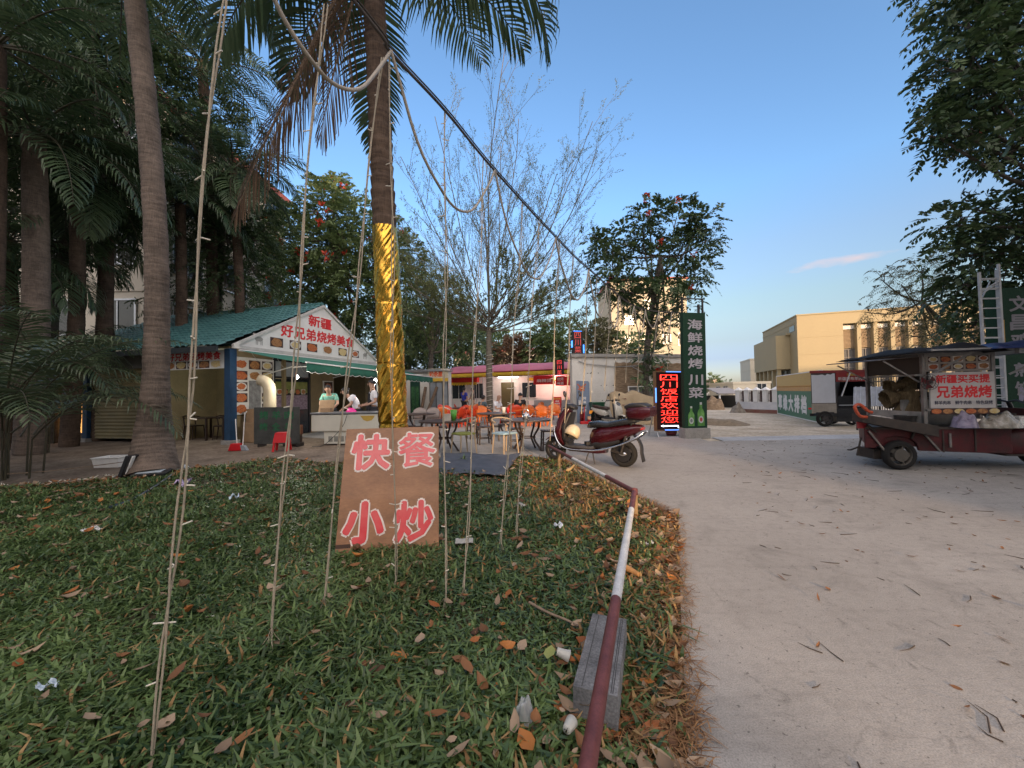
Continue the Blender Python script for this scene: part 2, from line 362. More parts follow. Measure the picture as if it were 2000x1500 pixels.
# grass blades
def blades(P, h, wd, lean, bend=0.6, rgt=None):
    n = len(P); az = rng.uniform(0, 2 * np.pi, n) if rgt is None else rgt
    d = np.stack([np.cos(az), np.sin(az), np.zeros(n)], 1); s = np.stack([-np.sin(az), np.cos(az), np.zeros(n)], 1)
    up = np.array([0, 0, 1.0]); h = h[:, None]; wd = wd[:, None]; lean = lean[:, None]
    p1 = P + (up * (1 - lean * 0.4) + d * lean * 0.6) * h * 0.55
    p2 = P + (up * (0.95 - lean * (0.55 + bend * 0.3)) + d * lean * (1.0 + bend * 0.4)) * h
    V = np.stack([P - s * wd * 0.35, P + s * wd * 0.35, p1 + s * wd * 0.5, p1 - s * wd * 0.5, p2 + s * wd * 0.08, p2 - s * wd * 0.08], 1).reshape(-1, 3)
    b = np.arange(n)[:, None] * 6
    Q = np.concatenate([b + np.array([0, 1, 2, 3]), b + np.array([3, 2, 4, 5])], 0)
    return V, Q
def scatter(n, x0, x1, y0, y1):
    P = np.stack([rng.uniform(x0, x1, n), rng.uniform(y0, y1, n)], 1); P = P[inside_lawn(P)]
    P = P[(P[:, 0] > -1.45 * P[:, 1] - 1.2)]; return P
def clump(P): return np.sin(2.9 * P[:, 0] + 1.3 * np.sin(2.1 * P[:, 1])) * np.sin(3.3 * P[:, 1] + 0.7) + 0.55 * np.sin(8.1 * P[:, 0] - 5.2 * P[:, 1] + 1) * np.sin(6.7 * P[:, 1] + 2.2 * P[:, 0])
VV, QQ, MI = [], [], []; off = 0
for (y0, y1, dens, hs) in ((0.5, 2.2, 6400, 1.25), (2.2, 3.6, 4800, 1.25), (3.6, 5.5, 3400, 1.3), (5.5, 9.0, 1600, 1.4)):
    x0, x1 = max(-13, -1.45 * y1 - 1.2), 2.0
    P = scatter(int(dens * (x1 - x0) * (y1 - y0)), x0, x1, y0, y1)
    ed = edge_dist(P); c = clump(P)
    dry = np.exp(-(((P[:, 0] - 0.75) / 0.55) ** 2 + ((P[:, 1] - 4.9) / 1.1) ** 2))
    MATP = np.array([G(x_, y_)[:2] for x_, y_ in ((850, 926), (985, 931), (1018, 886), (860, 882))])
    keep = ~inside_lawn(P, MATP) & (rng.uniform(0, 1, len(P)) < np.clip(ed / 0.45 + 0.04, 0.05, 1) * np.clip(0.85 + 0.3 * c, 0.45, 1) * np.where(P[:, 1] > 6.0, 0.5, 1))
    P, ed, c, dry = P[keep], ed[keep], c[keep], dry[keep]
    P3 = np.column_stack([P, lawn_z(P)]); n_ = len(P)
    h = rng.uniform(0.03, 0.10, n_) * hs * (1 + 0.35 * np.clip(c, -1, 1)); wd = rng.uniform(0.0075, 0.0155, n_) * hs
    V, Q = blades(P3, h, wd, rng.uniform(0.25, 1.15, n_))
    isdry = (rng.uniform(0, 1, n_) < np.clip(0.055 + 0.75 * dry + 0.6 * np.exp(-ed / 0.22), 0, 0.93)).astype(int)
    VV.append(V); QQ.append(Q + off); MI.append(np.concatenate([isdry, isdry])); off += len(V)
grass_m = leafmat('grass_blade', (0.016, 0.042, 0.014), (0.20, 0.295, 0.10), 0.3, 0.32, (0.08, 0.98), 0.38)
dryg_m = leafmat('dry_grass', (0.16, 0.085, 0.03), (0.42, 0.28, 0.12), 0.2, 0.7, clump=0.3)
tag(np_obj('grass', np.concatenate(VV), np.concatenate(QQ), [grass_m, dryg_m], mi=np.concatenate(MI)), kind='stuff')

# fallen leaves: curled blades of a leaf, several browns
def dead_leaves(P, L, W, z, curl):
    n = len(P); az = rng.uniform(0, 2 * np.pi, n); t = np.stack([np.cos(az), np.sin(az), rng.uniform(-0.25, 0.35, n)], 1); s = np.stack([-np.sin(az), np.cos(az), rng.uniform(-0.45, 0.45, n)], 1)
    B = np.column_stack([P, z]); V = []
    for u, wf in ((0, 0.06), (0.3, 0.85), (0.65, 0.9), (1.0, 0.05)):
        m_ = B + t * (u * L)[:, None] + np.array([0, 0, 1.0]) * (curl * L * (u - 0.5) ** 2 * 2)[:, None]
        up = np.array([0, 0, 1.0]) * (curl * W * 0.55 * wf)[:, None]
        V += [m_ - s * (W * wf * 0.5)[:, None] + up, m_, m_ + s * (W * wf * 0.5)[:, None] + up]
    V = np.stack(V, 1).reshape(-1, 3); b = np.arange(n)[:, None] * 12; Q = []
    for r_ in range(3):
        for c_ in range(2): Q.append(b + np.array([r_ * 3 + c_, r_ * 3 + c_ + 1, r_ * 3 + c_ + 4, r_ * 3 + c_ + 3]))
    return V, np.concatenate(Q, 0)
VV, QQ, MI = [], [], []; off = 0
P = scatter(15000, -12, 2, 0.7, 8.0); ed = edge_dist(P); P = P[rng.uniform(0, 1, len(P)) < 0.20 + 0.9 * np.exp(-ed / 0.4) + 0.12 * np.exp(-((P[:, 0] + 0.1) / 1.2) ** 2)]
Pb = np.stack([rng.uniform(-0.3, 1.95, 3600), rng.uniform(0.8, 4.3, 3600)], 1); Pb = Pb[inside_lawn(Pb)]; Pb = Pb[edge_dist(Pb) < rng.uniform(0.1, 0.6, len(Pb))]
P = np.concatenate([P, Pb]); P = P[~inside_lawn(P, MATP)]; n_ = len(P)
L = rng.uniform(0.028, 0.105, n_) * (1 + 0.15 * (P[:, 1] > 4)); W = L * rng.uniform(0.4, 0.62, n_)
V, Q = dead_leaves(P, L, W, lawn_z(P) + np.where(edge_dist(P) > 0.35, rng.uniform(0.02, 0.06, n_), 0.012), rng.uniform(0.1, 0.75, n_))
VV.append(V); QQ.append(Q); off = len(V)
kind = rng.choice([0, 0, 0, 1, 1, 1, 2], n_); MI.append(np.tile(kind, 6))
brown = leafmat('dead_leaf_brown', (0.07, 0.035, 0.018), (0.30, 0.135, 0.05), 0.15, 0.6, clump=0.1)
tan = leafmat('dead_leaf_tan', (0.20, 0.14, 0.09), (0.42, 0.31, 0.21), 0.15, 0.7, clump=0.1)
rust = leafmat('dead_leaf_rust', (0.26, 0.075, 0.02), (0.50, 0.20, 0.05), 0.2, 0.55, clump=0.1)
tag(np_obj('leaf_litter', np.concatenate(VV), np.concatenate(QQ), [brown, tan, rust], smooth=True, mi=np.concatenate(MI)), kind='stuff')
# dry straw and needles along the road edge, spilling onto the concrete
n_ = 5200; k = rng.integers(0, 9, n_); A = np.array([(p.x, p.y) for p in EDGE]); t_ = rng.uniform(0, 1, n_)
base = A[k] + (A[k + 1] - A[k]) * t_[:, None]; dirn = (A[k + 1] - A[k]); dirn /= np.linalg.norm(dirn, axis=1)[:, None]
nrm = np.stack([-dirn[:, 1], dirn[:, 0]], 1); off_ = np.abs(rng.normal(0.0, 0.15, n_)) + 0.01; spill = rng.uniform(0, 1, n_) < 0.22
P = base + nrm * np.where(spill, -np.abs(rng.normal(0, 0.035, n_)), off_)[:, None]
ok = P[:, 1] > 0.6; P = P[ok]; n_ = len(P)
zz = np.where(inside_lawn(P), lawn_z(P), 0.0) + rng.uniform(0.004, 0.03, n_)
az = rng.uniform(0, 6.28, n_); L = rng.uniform(0.03, 0.12, n_); d3 = np.stack([np.cos(az) * L, np.sin(az) * L, rng.uniform(-0.2, 0.25, n_) * L], 1)
s3 = np.stack([-np.sin(az), np.cos(az), np.zeros(n_)], 1) * rng.uniform(0.001, 0.0026, n_)[:, None]
B = np.column_stack([P, zz]); md_ = B + d3 * 0.5 + np.column_stack([np.zeros((n_, 2)), rng.uniform(0, 0.012, n_)])
V = np.stack([B - s3, B + s3, md_ + s3, md_ - s3, B + d3 + s3 * 0.4, B + d3 - s3 * 0.4], 1).reshape(-1, 3)
b = np.arange(n_)[:, None] * 6; Q = np.concatenate([b + np.array([0, 1, 2, 3]), b + np.array([3, 2, 4, 5])], 0)
straw = leafmat('straw', (0.09, 0.04, 0.018), (0.38, 0.21, 0.09), 0.1, 0.8, clump=0.1)
tag(np_obj('straw_litter', V, Q, [straw]), kind='stuff')
# twigs, bark and bits lying on the concrete
mb = MB()
for i in range(420):
    x, y = rnd.uniform(0.8, 11), rnd.uniform(1.2, 9.9)
    if x < 0.5 * y + 0.35: continue
    L_, a_ = rnd.choice((rnd.uniform(0.02, 0.06), rnd.uniform(0.05, 0.22))), rnd.uniform(0, 6.28)
    q = [(x + math.cos(a_ + 0.5 * t * rnd.uniform(-1, 1)) * L_ * t, y + math.sin(a_) * L_ * t + 0.02 * t * t, 0.004) for t in (0, 0.5, 1)]
    mb.tube(q, [0.003, 0.0025, 0.001], 4)
V = np.array([tuple(p) for p in mb.v]); 
P = np.stack([rng.uniform(0.8, 12, 620), rng.uniform(1.2, 10, 620)], 1); P = P[P[:, 0] > 0.5 * P[:, 1] + 0.4]
V2, Q2 = dead_leaves(P, rng.uniform(0.02, 0.085, len(P)), rng.uniform(0.012, 0.03, len(P)), np.full(len(P), 0.004), rng.uniform(0, 0.4, len(P)))
mb.m = 1; mb.add(V2, [tuple(q) for q in Q2])
tag(mb.build('road_debris', [mat('twig', (0.06, 0.045, 0.035), 0.9), brown]), kind='stuff')
# ---------------------------------------------------------------- vegetation helpers
def unit(a): return a / (np.linalg.norm(a, axis=-1, keepdims=True) + 1e-9)
UP = np.array([0, 0, 1.0])
def frond_arrays(o, az, el, L, droop, nl, ll, lw, rise=0.25, hang=0.45, start=0.14, twist=0.0, seed=0, sweep=1.0):
    """rachis points plus leaflet strips of one palm leaf"""
    g = np.random.default_rng(seed); n = 26; P = [np.array(o, float)]; T = []
    for i in range(n):
        t = i / (n - 1); e = el - droop * t ** 1.25; a = az + twist * t
        d = np.array([math.cos(a) * math.cos(e), math.sin(a) * math.cos(e), math.sin(e)]); T.append(d)
        if i < n - 1: P.append(P[-1] + d * L / (n - 1))
    P, T = np.array(P), np.array(T)
    side0 = np.array([-math.sin(az), math.cos(az), 0.0])
    tt = np.repeat(np.linspace(start, 0.995, nl), 2); sg = np.tile([1.0, -1.0], nl); tt = np.clip(tt + g.normal(0, 0.004, len(tt)), 0, 1)
    x = tt * (n - 1); i0 = np.minimum(x.astype(int), n - 2); fr = (x - i0)[:, None]
    B = P[i0] * (1 - fr) + P[i0 + 1] * fr; Tn = unit(T[i0])
    S = side0[None] * sg[:, None]; Nn = unit(np.cross(Tn, np.broadcast_to(side0, Tn.shape))); Nn = np.where(Nn[:, 2:3] < 0, -Nn, Nn)
    fw = (0.35 + 0.9 * tt ** 2) * sweep
    d0 = unit(S + Tn * fw[:, None] + Nn * (rise + g.normal(0, 0.10, len(tt)))[:, None])
    prof = np.clip(np.sin(np.pi * np.clip(0.16 + 0.80 * tt, 0, 1)) ** 0.7, 0.1, 1); l = (ll * prof * g.uniform(0.85, 1.1, len(tt)))[:, None]
    hg = (hang * g.uniform(0.6, 1.4, len(tt)))[:, None]
    p1 = B + d0 * l * 0.42 - UP * hg * l * 0.12; p2 = B + d0 * l * 0.75 - UP * hg * l * 0.42; p3 = B + unit(d0 - UP * hg * 0.9) * l * 0.98 - UP * hg * l * 0.25
    wv = unit(np.cross(d0, Nn + 0.3 * S)) * (lw * (0.6 + 0.4 * prof))[:, None] * 0.5
    V = np.stack([B - wv * 0.4, B + wv * 0.4, p1 + wv, p1 - wv, p2 + wv * 0.75, p2 - wv * 0.75, p3 + wv * 0.06, p3 - wv * 0.06], 1).reshape(-1, 3)
    b = np.arange(len(tt))[:, None] * 8
    Q = np.concatenate([b + np.array(q) for q in ((0, 1, 2, 3), (3, 2, 4, 5), (5, 4, 6, 7))], 0)
    return P, V, Q
def rachis_arrays(P, r0, r1, n=5):
    mb_ = MB(); mb_.tube([tuple(p) for p in P], list(np.linspace(r0, r1, len(P))), n, caps=False); return np.array([tuple(p) for p in mb_.v]), np.array(mb_.f)
palm_leaf = leafmat('palm_leaf', (0.018, 0.044, 0.022), (0.11, 0.16, 0.075), 0.28, 0.38, clump=0.35)
palm_leaf2 = leafmat('areca_leaf', (0.022, 0.045, 0.022), (0.115, 0.155, 0.075), 0.28, 0.38, clump=0.35)
stalk_m = mat('palm_stalk', (0.05, 0.045, 0.025), 0.6, var=0.3)
dead_palm = leafmat('dead_palm_leaf', (0.07, 0.042, 0.024), (0.24, 0.155, 0.095), 0.2, 0.8, clump=0.2)
dead_stalk = mat('dead_palm_stalk', (0.19, 0.13, 0.085), 0.85, var=0.3, scale=20)
def bark_mat(name, a, b, ring=9.0, vert=False):
    m = bpy.data.materials.new(name); m.use_nodes = True; t = m.node_tree; n = t.nodes; L = t.links; p = n['Principled BSDF']
    co = n.new('ShaderNodeTexCoord').outputs['Object']
    def nz(sc, st, det=6):
        mp = n.new('ShaderNodeMapping'); mp.inputs['Scale'].default_value = st; L.new(co, mp.inputs[0])
        x = n.new('ShaderNodeTexNoise'); x.inputs['Scale'].default_value = sc; x.inputs['Detail'].default_value = det; x.inputs['Roughness'].default_value = 0.65; L.new(mp.outputs[0], x.inputs['Vector']); return x.outputs['Fac']
    f1 = nz(2.5, (1, 1, 0.6)); f2 = nz(ring, (0.5, 0.5, 3.5), 5); f3 = nz(30, (2.2, 2.2, 0.25), 4)
    f = mth(t, 'ADD', mth(t, 'MULTIPLY', f1, 0.45), mth(t, 'ADD', mth(t, 'MULTIPLY', f2, 0.35), mth(t, 'MULTIPLY', f3, 0.28)))
    rp = n.new('ShaderNodeValToRGB'); e = rp.color_ramp.elements; e[0].position, e[1].position = 0.4, 0.68; e[0].color = tuple(a) + (1,); e[1].color = tuple(b) + (1,)
    L.new(f, rp.inputs[0]); L.new(rp.outputs[0], p.inputs['Base Color']); p.inputs['Roughness'].default_value = 0.9; p.inputs['Specular IOR Level'].default_value = 0.2
    bp = n.new('ShaderNodeBump'); bp.inputs['Strength'].default_value = 0.8; bp.inputs['Distance'].default_value = 0.03; L.new(f, bp.inputs['Height']); L.new(bp.outputs[0], p.inputs['Normal'])
    MATS[name] = m; return m
bark_grey = bark_mat('palm_bark_grey', (0.055, 0.045, 0.037), (0.22, 0.17, 0.135))
bark_dark = bark_mat('palm_bark_dark', (0.024, 0.017, 0.013), (0.145, 0.10, 0.072))
bark_tree = bark_mat('tree_bark', (0.05, 0.043, 0.036), (0.19, 0.165, 0.14), 5)
def trunk_mesh(path, radii, ring=0.11, amp=0.012, n=20, step=0.025):
    pts = spline(path, 10); L = [0]
    for a, b in zip(pts[:-1], pts[1:]): L.append(L[-1] + (b - a).length)
    rr = np.interp(np.linspace(0, 1, len(pts)), np.linspace(0, 1, len(radii)), radii)
    k = max(8, int(L[-1] / step)); s = np.linspace(0, L[-1], k)
    X = np.array([[np.interp(q, L, [p[i] for p in pts]) for i in range(3)] for q in s]); r0 = np.interp(s, L, rr)
    ph = s / ring + 0.35 * np.sin(s * 3.1); saw = (ph % 1.0); r = r0 * (1 + amp * (saw * 2 - 1) * 1.5) + 0.004 * np.sin(s * 9)
    mb_ = MB(); mb_.tube([tuple(p) for p in X], list(r), n); return mb_
def palm(label, group, path, radii, fronds, leaf=palm_leaf, bark=bark_grey, base=None, ring=0.11, name='palm_tree', amp=0.012):
    """fronds: (az, el, L, droop, nl, ll, lw[, extra dict]) from the trunk top"""
    b = Vector(path[0]); t = thing(name, label, 'palm tree', b, 0, group)
    trunk_mesh([Vector(p) - b for p in path], radii, ring, amp).build('trunk', bark, t)
    top = np.array(Vector(path[-1]) - b); Vs, Qs, M, o = [], [], [], 0; dV, dQ, dM, do = [], [], [], 0
    for i, fr in enumerate(fronds):
        ex = fr[7] if len(fr) > 7 else {}
        ex = dict(ex); dead = ex.pop('dead', False); org = top + np.array(ex.pop('off', (0, 0, 0)))
        P, V, Q = frond_arrays(org, *fr[:7], seed=i + 3, **ex); V2, Q2 = rachis_arrays(P, 0.028 * fr[2] / 3, 0.004)
        if dead:
            dV += [V, V2]; dQ += [Q + do, Q2 + do + len(V)]; dM += [np.zeros(len(Q)), np.ones(len(Q2))]; do += len(V) + len(V2)
        else:
            Vs += [V, V2]; Qs += [Q + o, Q2 + o + len(V)]; M += [np.zeros(len(Q)), np.ones(len(Q2))]; o += len(V) + len(V2)
    if Vs: np_obj('crown', np.concatenate(Vs), np.concatenate(Qs), [leaf, stalk_m], t, mi=np.concatenate(M))
    if dV: tag(np_obj('dead_frond', np.concatenate(dV), np.concatenate(dQ), [dead_palm, dead_stalk], t, mi=np.concatenate(dM)), 'dry brown hanging frond')
    return t
def ring_fronds(n, L, ll, lw, nl, seed, el=(0.1, 1.1), droop=(1.0, 1.9), az0=0.0, arc=6.283):
    g = random.Random(seed); out = []
    for i in range(n):
        e = el[0] + (el[1] - el[0]) * g.random(); out.append((az0 + arc * i / n + g.uniform(-0.2, 0.2), e, L * g.uniform(0.85, 1.1), g.uniform(*droop), nl, ll, lw))
    return out

# leaf sprays for broad-leaved and feathery trees
def sprays(P, Dn, Ls, k, ll, lw, droop=0.35, g=rng, ang=0.9):
    n = len(P); Dn = unit(Dn); ref = unit(np.cross(Dn, UP + g.normal(0, 0.35, (n, 3)))); Nn = np.cross(ref, Dn); Nn = np.where(Nn[:, 2:3] < 0, -Nn, Nn)
    Vs = []
    Ls = Ls * g.uniform(0.7, 1.2, n)
    for j in range(k + 1):
        u = (j + 0.6) / (k + 0.6); B = P + Dn * (Ls * u)[:, None] - UP * (droop * Ls * u * u)[:, None]
        tang = unit(Dn - UP * droop * 2 * u)
        for sg in ((1, -1) if j < k else (0,)):
            d = unit(ref * sg * ang + tang * (0.55 if sg else 1) + Nn * g.normal(0.0, 0.22, (n, 1)) - UP * droop * 0.5)
            l = (ll * (0.65 + 0.5 * math.sin(math.pi * min(1, 0.2 + 0.7 * u))) * g.uniform(0.8, 1.15, n))[:, None]
            s = unit(np.cross(d, Nn + g.normal(0, 0.25, (n, 3)))) * lw * 0.5
            Vs.append(np.stack([B, B + d * l * 0.45 + s, B + d * l, B + d * l * 0.45 - s], 1))
    V = np.stack(Vs, 1).reshape(-1, 3); Q = np.arange(len(V)).reshape(-1, 4); return V, Q
def blob_sprays(blobs, per, spray, seed, shell=(0.35, 1.0), up=0.25, inner=None):
    g = np.random.default_rng(seed); VV, o = [], 0
    for c, r in blobs:
        c = np.array(c); r = np.array(r if isinstance(r, (tuple, list)) else (r, r, r)); n = max(6, int(per * (r[0] * r[1] * r[2]) ** (2 / 3)))
        d = unit(g.normal(0, 1, (n, 3))); d[:, 2] += 0.12; d = unit(d)
        lump = 1 + 0.22 * np.sin(5 * d[:, 0] + 3 * d[:, 2] + c[0]) * np.sin(4 * d[:, 1] + c[2]); rad = (shell[0] + (shell[1] - shell[0]) * g.uniform(0, 1, n) ** 0.55) * lump
        P = c + d * r * rad[:, None]; dr = unit(d * 0.9 + UP * up + g.normal(0, 0.45, (n, 3)))
        V, Q = sprays(P, dr, *spray, g=g); VV.append(V)
    V = np.concatenate(VV); return V, np.arange(len(V)).reshape(-1, 4)
def limbs(mb_, tops, blobs, r0, seed, sub=4):
    g = random.Random(seed); tops = [Vector(p) for p in tops]
    for c, r in blobs:
        c = Vector(c); rr = r if isinstance(r, (int, float)) else sum(r) / 3
        s = tops[g.randrange(len(tops))]; md_ = s.lerp(c, 0.5) + Vector((g.uniform(-.1, .1), g.uniform(-.1, .1), -0.12 * (c - s).length))
        pth = spline([s, md_, c], 5); mb_.tube(pth, list(np.linspace(r0, r0 * 0.35, len(pth))), 6)
        for q in range(sub):
            d = Vector((g.gauss(0, 1), g.gauss(0, 1), g.gauss(0.3, 0.8))).normalized() * rr * g.uniform(0.6, 0.95)
            mb_.tube([c - (c - s).normalized() * rr * 0.4, c + d * 0.5 + Vector((0, 0, 0.08)), c + d], [r0 * 0.32, r0 * 0.2, r0 * 0.06], 4)
def tree(name, label, cat, path, radii, blobs, per, spray, leaf, group=None, seed=1, bark=None, r_limb=0.09, flowers=0, flower_m=None, fl_size=0.12, up=0.25, shell=(0.35, 1.0), more=None, fl_up=0.2):
    b = Vector(path[0]); t = thing(name, label, cat, b, 0, group); rel = [Vector(p) - b for p in path]
    bl = [(Vector(c) - b, r) for c, r in blobs]; mb_ = trunk_mesh(rel, radii, 0.3, 0.006, 12, 0.08); limbs(mb_, rel[len(rel) // 2:], bl, r_limb, seed)
    if more: more(mb_, b)
    mb_.build('trunk', bark or bark_tree, t)
    V, Q = blob_sprays(bl, per, spray, seed, shell, up); np_obj('crown', V, Q, [leaf], t)
    if flowers:
        g = np.random.default_rng(seed + 5); VV = []
        for i in range(flowers):
            c, r = bl[g.integers(len(bl))]; r = np.array(r if isinstance(r, (tuple, list)) else (r, r, r)); d = unit(g.normal(0, 1, 3) + np.array([0, -0.5, fl_up])); c = np.array(c) + d * r * 1.04
            m_ = 14; dd = unit(g.normal(0, 1, (m_, 3)) + np.array([0, 0, 0.4])); P = c + g.normal(0, fl_size * 0.3, (m_, 3)); s = unit(np.cross(dd, g.normal(0, 1, (m_, 3)))) * fl_size * 0.3
            VV.append(np.stack([P, P + dd * fl_size * 0.5 + s, P + dd * fl_size, P + dd * fl_size * 0.5 - s], 1).reshape(-1, 3))
        V = np.concatenate(VV); np_obj('blossom', V, np.arange(len(V)).reshape(-1, 4), [flower_m], t)
    return t
red_flower = leafmat('red_flower', (0.35, 0.03, 0.015), (0.62, 0.09, 0.04), 0.3, 0.6, clump=0.1)
dark_leaf = leafmat('dark_leaf', (0.018, 0.040, 0.018), (0.11, 0.165, 0.062), 0.26, 0.45, clump=0.45)
mid_leaf = leafmat('mid_leaf', (0.036, 0.072, 0.026), (0.22, 0.29, 0.11), 0.36, 0.5, clump=0.45)
fern_leaf = leafmat('feathery_leaf', (0.045, 0.07, 0.018), (0.19, 0.24, 0.07), 0.35, 0.5, clump=0.45)
dry_leaf = leafmat('olive_leaf', (0.05, 0.055, 0.025), (0.18, 0.17, 0.08), 0.35, 0.6, clump=0.4)
brown_leaf = leafmat('bronze_leaf', (0.08, 0.05, 0.03), (0.28, 0.17, 0.10), 0.35, 0.6, clump=0.4)

# ---------------------------------------------------------------- palms
PG = 'palm trees on the left'
p = [G(297, 930, 0.0)] + [D(x, y, 7.0) for x, y in ((300, 860), (304, 760), (307, 600), (303, 430), (290, 250), (270, 60), (258, -60), (250, -180))]
fr = [(-0.10, 0.30, 4.2, 1.7, 50, 0.85, 0.05), (-0.55, 0.15, 3.9, 1.75, 50, 0.85, 0.05), (0.28, 0.45, 4.3, 1.9, 50, 0.85, 0.05), (0.9, 0.3, 3.8, 1.9, 46, 0.8, 0.05), (-1.0, 0.25, 3.6, 1.9, 46, 0.8, 0.05)]
fr += [(-0.05, -0.35, 3.7, 1.1, 48, 0.8, 0.05), (0.5, -0.1, 3.6, 1.4, 48, 0.8, 0.05)]
fr += ring_fronds(9, 3.8, 0.8, 0.05, 42, 3, az0=1.7, arc=3.6)
palm('tall grey palm with a swollen base leaning beside the lawn', PG, p, [0.40, 0.29, 0.20, 0.178, 0.17, 0.165, 0.158, 0.152, 0.145], fr, ring=0.10, amp=0.02)
p = [G(768, 992, 0.0)] + [D(x, y, 4.5) for x, y in ((770, 900), (767, 800), (759, 600), (750, 420), (740, 200), (731, 0), (727, -90))]
LR = 1.0
fr = [(0.10, 0.50, 2.9, 2.25, 44, 0.80, 0.045, {'hang': 0.75}), (1.9, -0.2, 2.35, 1.25, 46, 0.55, 0.042, {'rise': 0.05, 'hang': 0.15, 'start': 0.12}),
      (3.05, 0.25, 2.5, 1.7, 44, 0.7, 0.045, {'hang': 0.8}), (2.6, 0.2, 2.2, 1.5, 44, 0.65, 0.045, {'hang': 0.7}), (-0.3, 0.75, 2.6, 1.2, 40, 0.75, 0.045), (-1.5, 0.6, 2.5, 1.6, 40, 0.7, 0.045),
      (3.6, 0.7, 2.6, 1.6, 40, 0.75, 0.045), (1.1, 0.8, 2.8, 1.3, 42, 0.8, 0.045), (-2.4, 0.6, 2.6, 1.5, 40, 0.75, 0.045), (0.55, 0.55, 2.4, 1.5, 40, 0.7, 0.045),
      (3.2, -1.02, 3.5, 0.22, 58, 0.72, 0.020, {'dead': True, 'hang': 0.8, 'rise': -0.15, 'sweep': 2.6, 'off': (-0.12, 0.1, 0.0)}), (3.45, -1.12, 2.7, 0.2, 44, 0.62, 0.018, {'dead': True, 'hang': 0.9, 'rise': -0.1, 'sweep': 2.6, 'off': (-0.12, 0.0, 0.0)}), (2.9, -1.2, 2.2, 0.15, 36, 0.6, 0.018, {'dead': True, 'hang': 0.9, 'rise': -0.1, 'sweep': 2.4, 'off': (-0.1, 0.05, 0.0)})]
gold_palm = palm('dark barked palm with gold foil wrapped round its lower trunk', None, p, [0.15, 0.135, 0.128, 0.125, 0.132, 0.128, 0.122, 0.118], fr, bark=bark_dark, ring=0.17, amp=0.05)
# gold foil sleeve: crumpled diagonal folds
bp_ = Vector(p[0]); pts = [Vector(q) - bp_ for q in spline(p, 10)]
zs = [q.z for q in pts]; z0, z1 = 0.35, D(750, 446, 4.5).z
gm_ = MB(); rows = []; nr, nc = 170, 72; gr = np.random.default_rng(4)
phz = gr.uniform(0, 6.28, 8)
for i in range(nr):
    z = z0 + (z1 - z0) * i / (nr - 1); cx, cy = np.interp(z, zs, [q.x for q in pts]), np.interp(z, zs, [q.y for q in pts]); row = []
    for j in range(nc + 1):
        a = 2 * math.pi * j / nc; sl = a - 4.0 * z
        w_ = abs(math.sin(3.5 * sl + 1.2 * math.sin(2.1 * z + phz[0]))) ** 0.6 * 0.011 + abs(math.sin(9.0 * sl + 2.2 * math.sin(3.7 * z + 1.4 * math.sin(a)) + phz[1])) * 0.0065 + math.sin(17 * sl + 3 * math.sin(5 * z)) * 0.0022 + 0.004 * math.sin(5 * a + 13 * z)
        band = 0.010 * math.exp(-((z - 1.02) / 0.012) ** 2) + 0.008 * math.exp(-((z - 2.42) / 0.01) ** 2) + 0.007 * math.exp(-((z - 1.7) / 0.01) ** 2)
        rr = 0.127 + 0.026 * ((z1 - z) / (z1 - z0)) ** 0.8 + w_ - band
        row.append((cx + rr * math.cos(a), cy + rr * math.sin(a), z))
    rows.append(row)
gm_.sheet(rows)
gm_.build('foil_wrap', mat('gold_foil', (0.66, 0.36, 0.055), 0.13, 1.0, var=0.15, scale=14, bump=0.35, stretch=(1, 1, 0.5)), gold_palm)
def simple_palm(label, base, top, Z, radii, n, L, seed, leaf=palm_leaf, ll=0.8, bark=bark_dark, el=(-0.3, 1.1), droop=(0.9, 1.9), nl=40):
    b = D(*base, Z); b.z = 0; t_ = D(*top, Z); mid = b.lerp(t_, 0.5) + Vector((0.12, 0, 0))
    return palm(label, PG, [b, mid, t_], radii, ring_fronds(n, L, ll, 0.05, nl, seed, el, droop), leaf, bark)
simple_palm('palm with a stout grey trunk at the left edge of the lawn', (58, 880), (66, 265), 10, [0.30, 0.25, 0.22], 22, 3.6, 21, bark=bark_grey)
simple_palm('palm with its dark crown high over the left end of the hut', (-40, 900), (-10, 90), 9, [0.25, 0.2, 0.18], 20, 3.6, 22)
simple_palm('palm whose crown droops between the grey trunk and the hut roof', (196, 860), (205, 150), 13, [0.25, 0.2, 0.18], 22, 4.6, 23, ll=0.95)
simple_palm('palm with fronds hanging over the green tiled roof', (345, 800), (352, 400), 14.5, [0.22, 0.18, 0.16], 20, 3.6, 24, ll=0.9, el=(-0.2, 0.9))
simple_palm('tall palm behind the leaning trunk with fronds against the sky', (420, 800), (395, 120), 16, [0.25, 0.2, 0.18], 20, 4.0, 25, ll=0.9, el=(-0.3, 0.8))
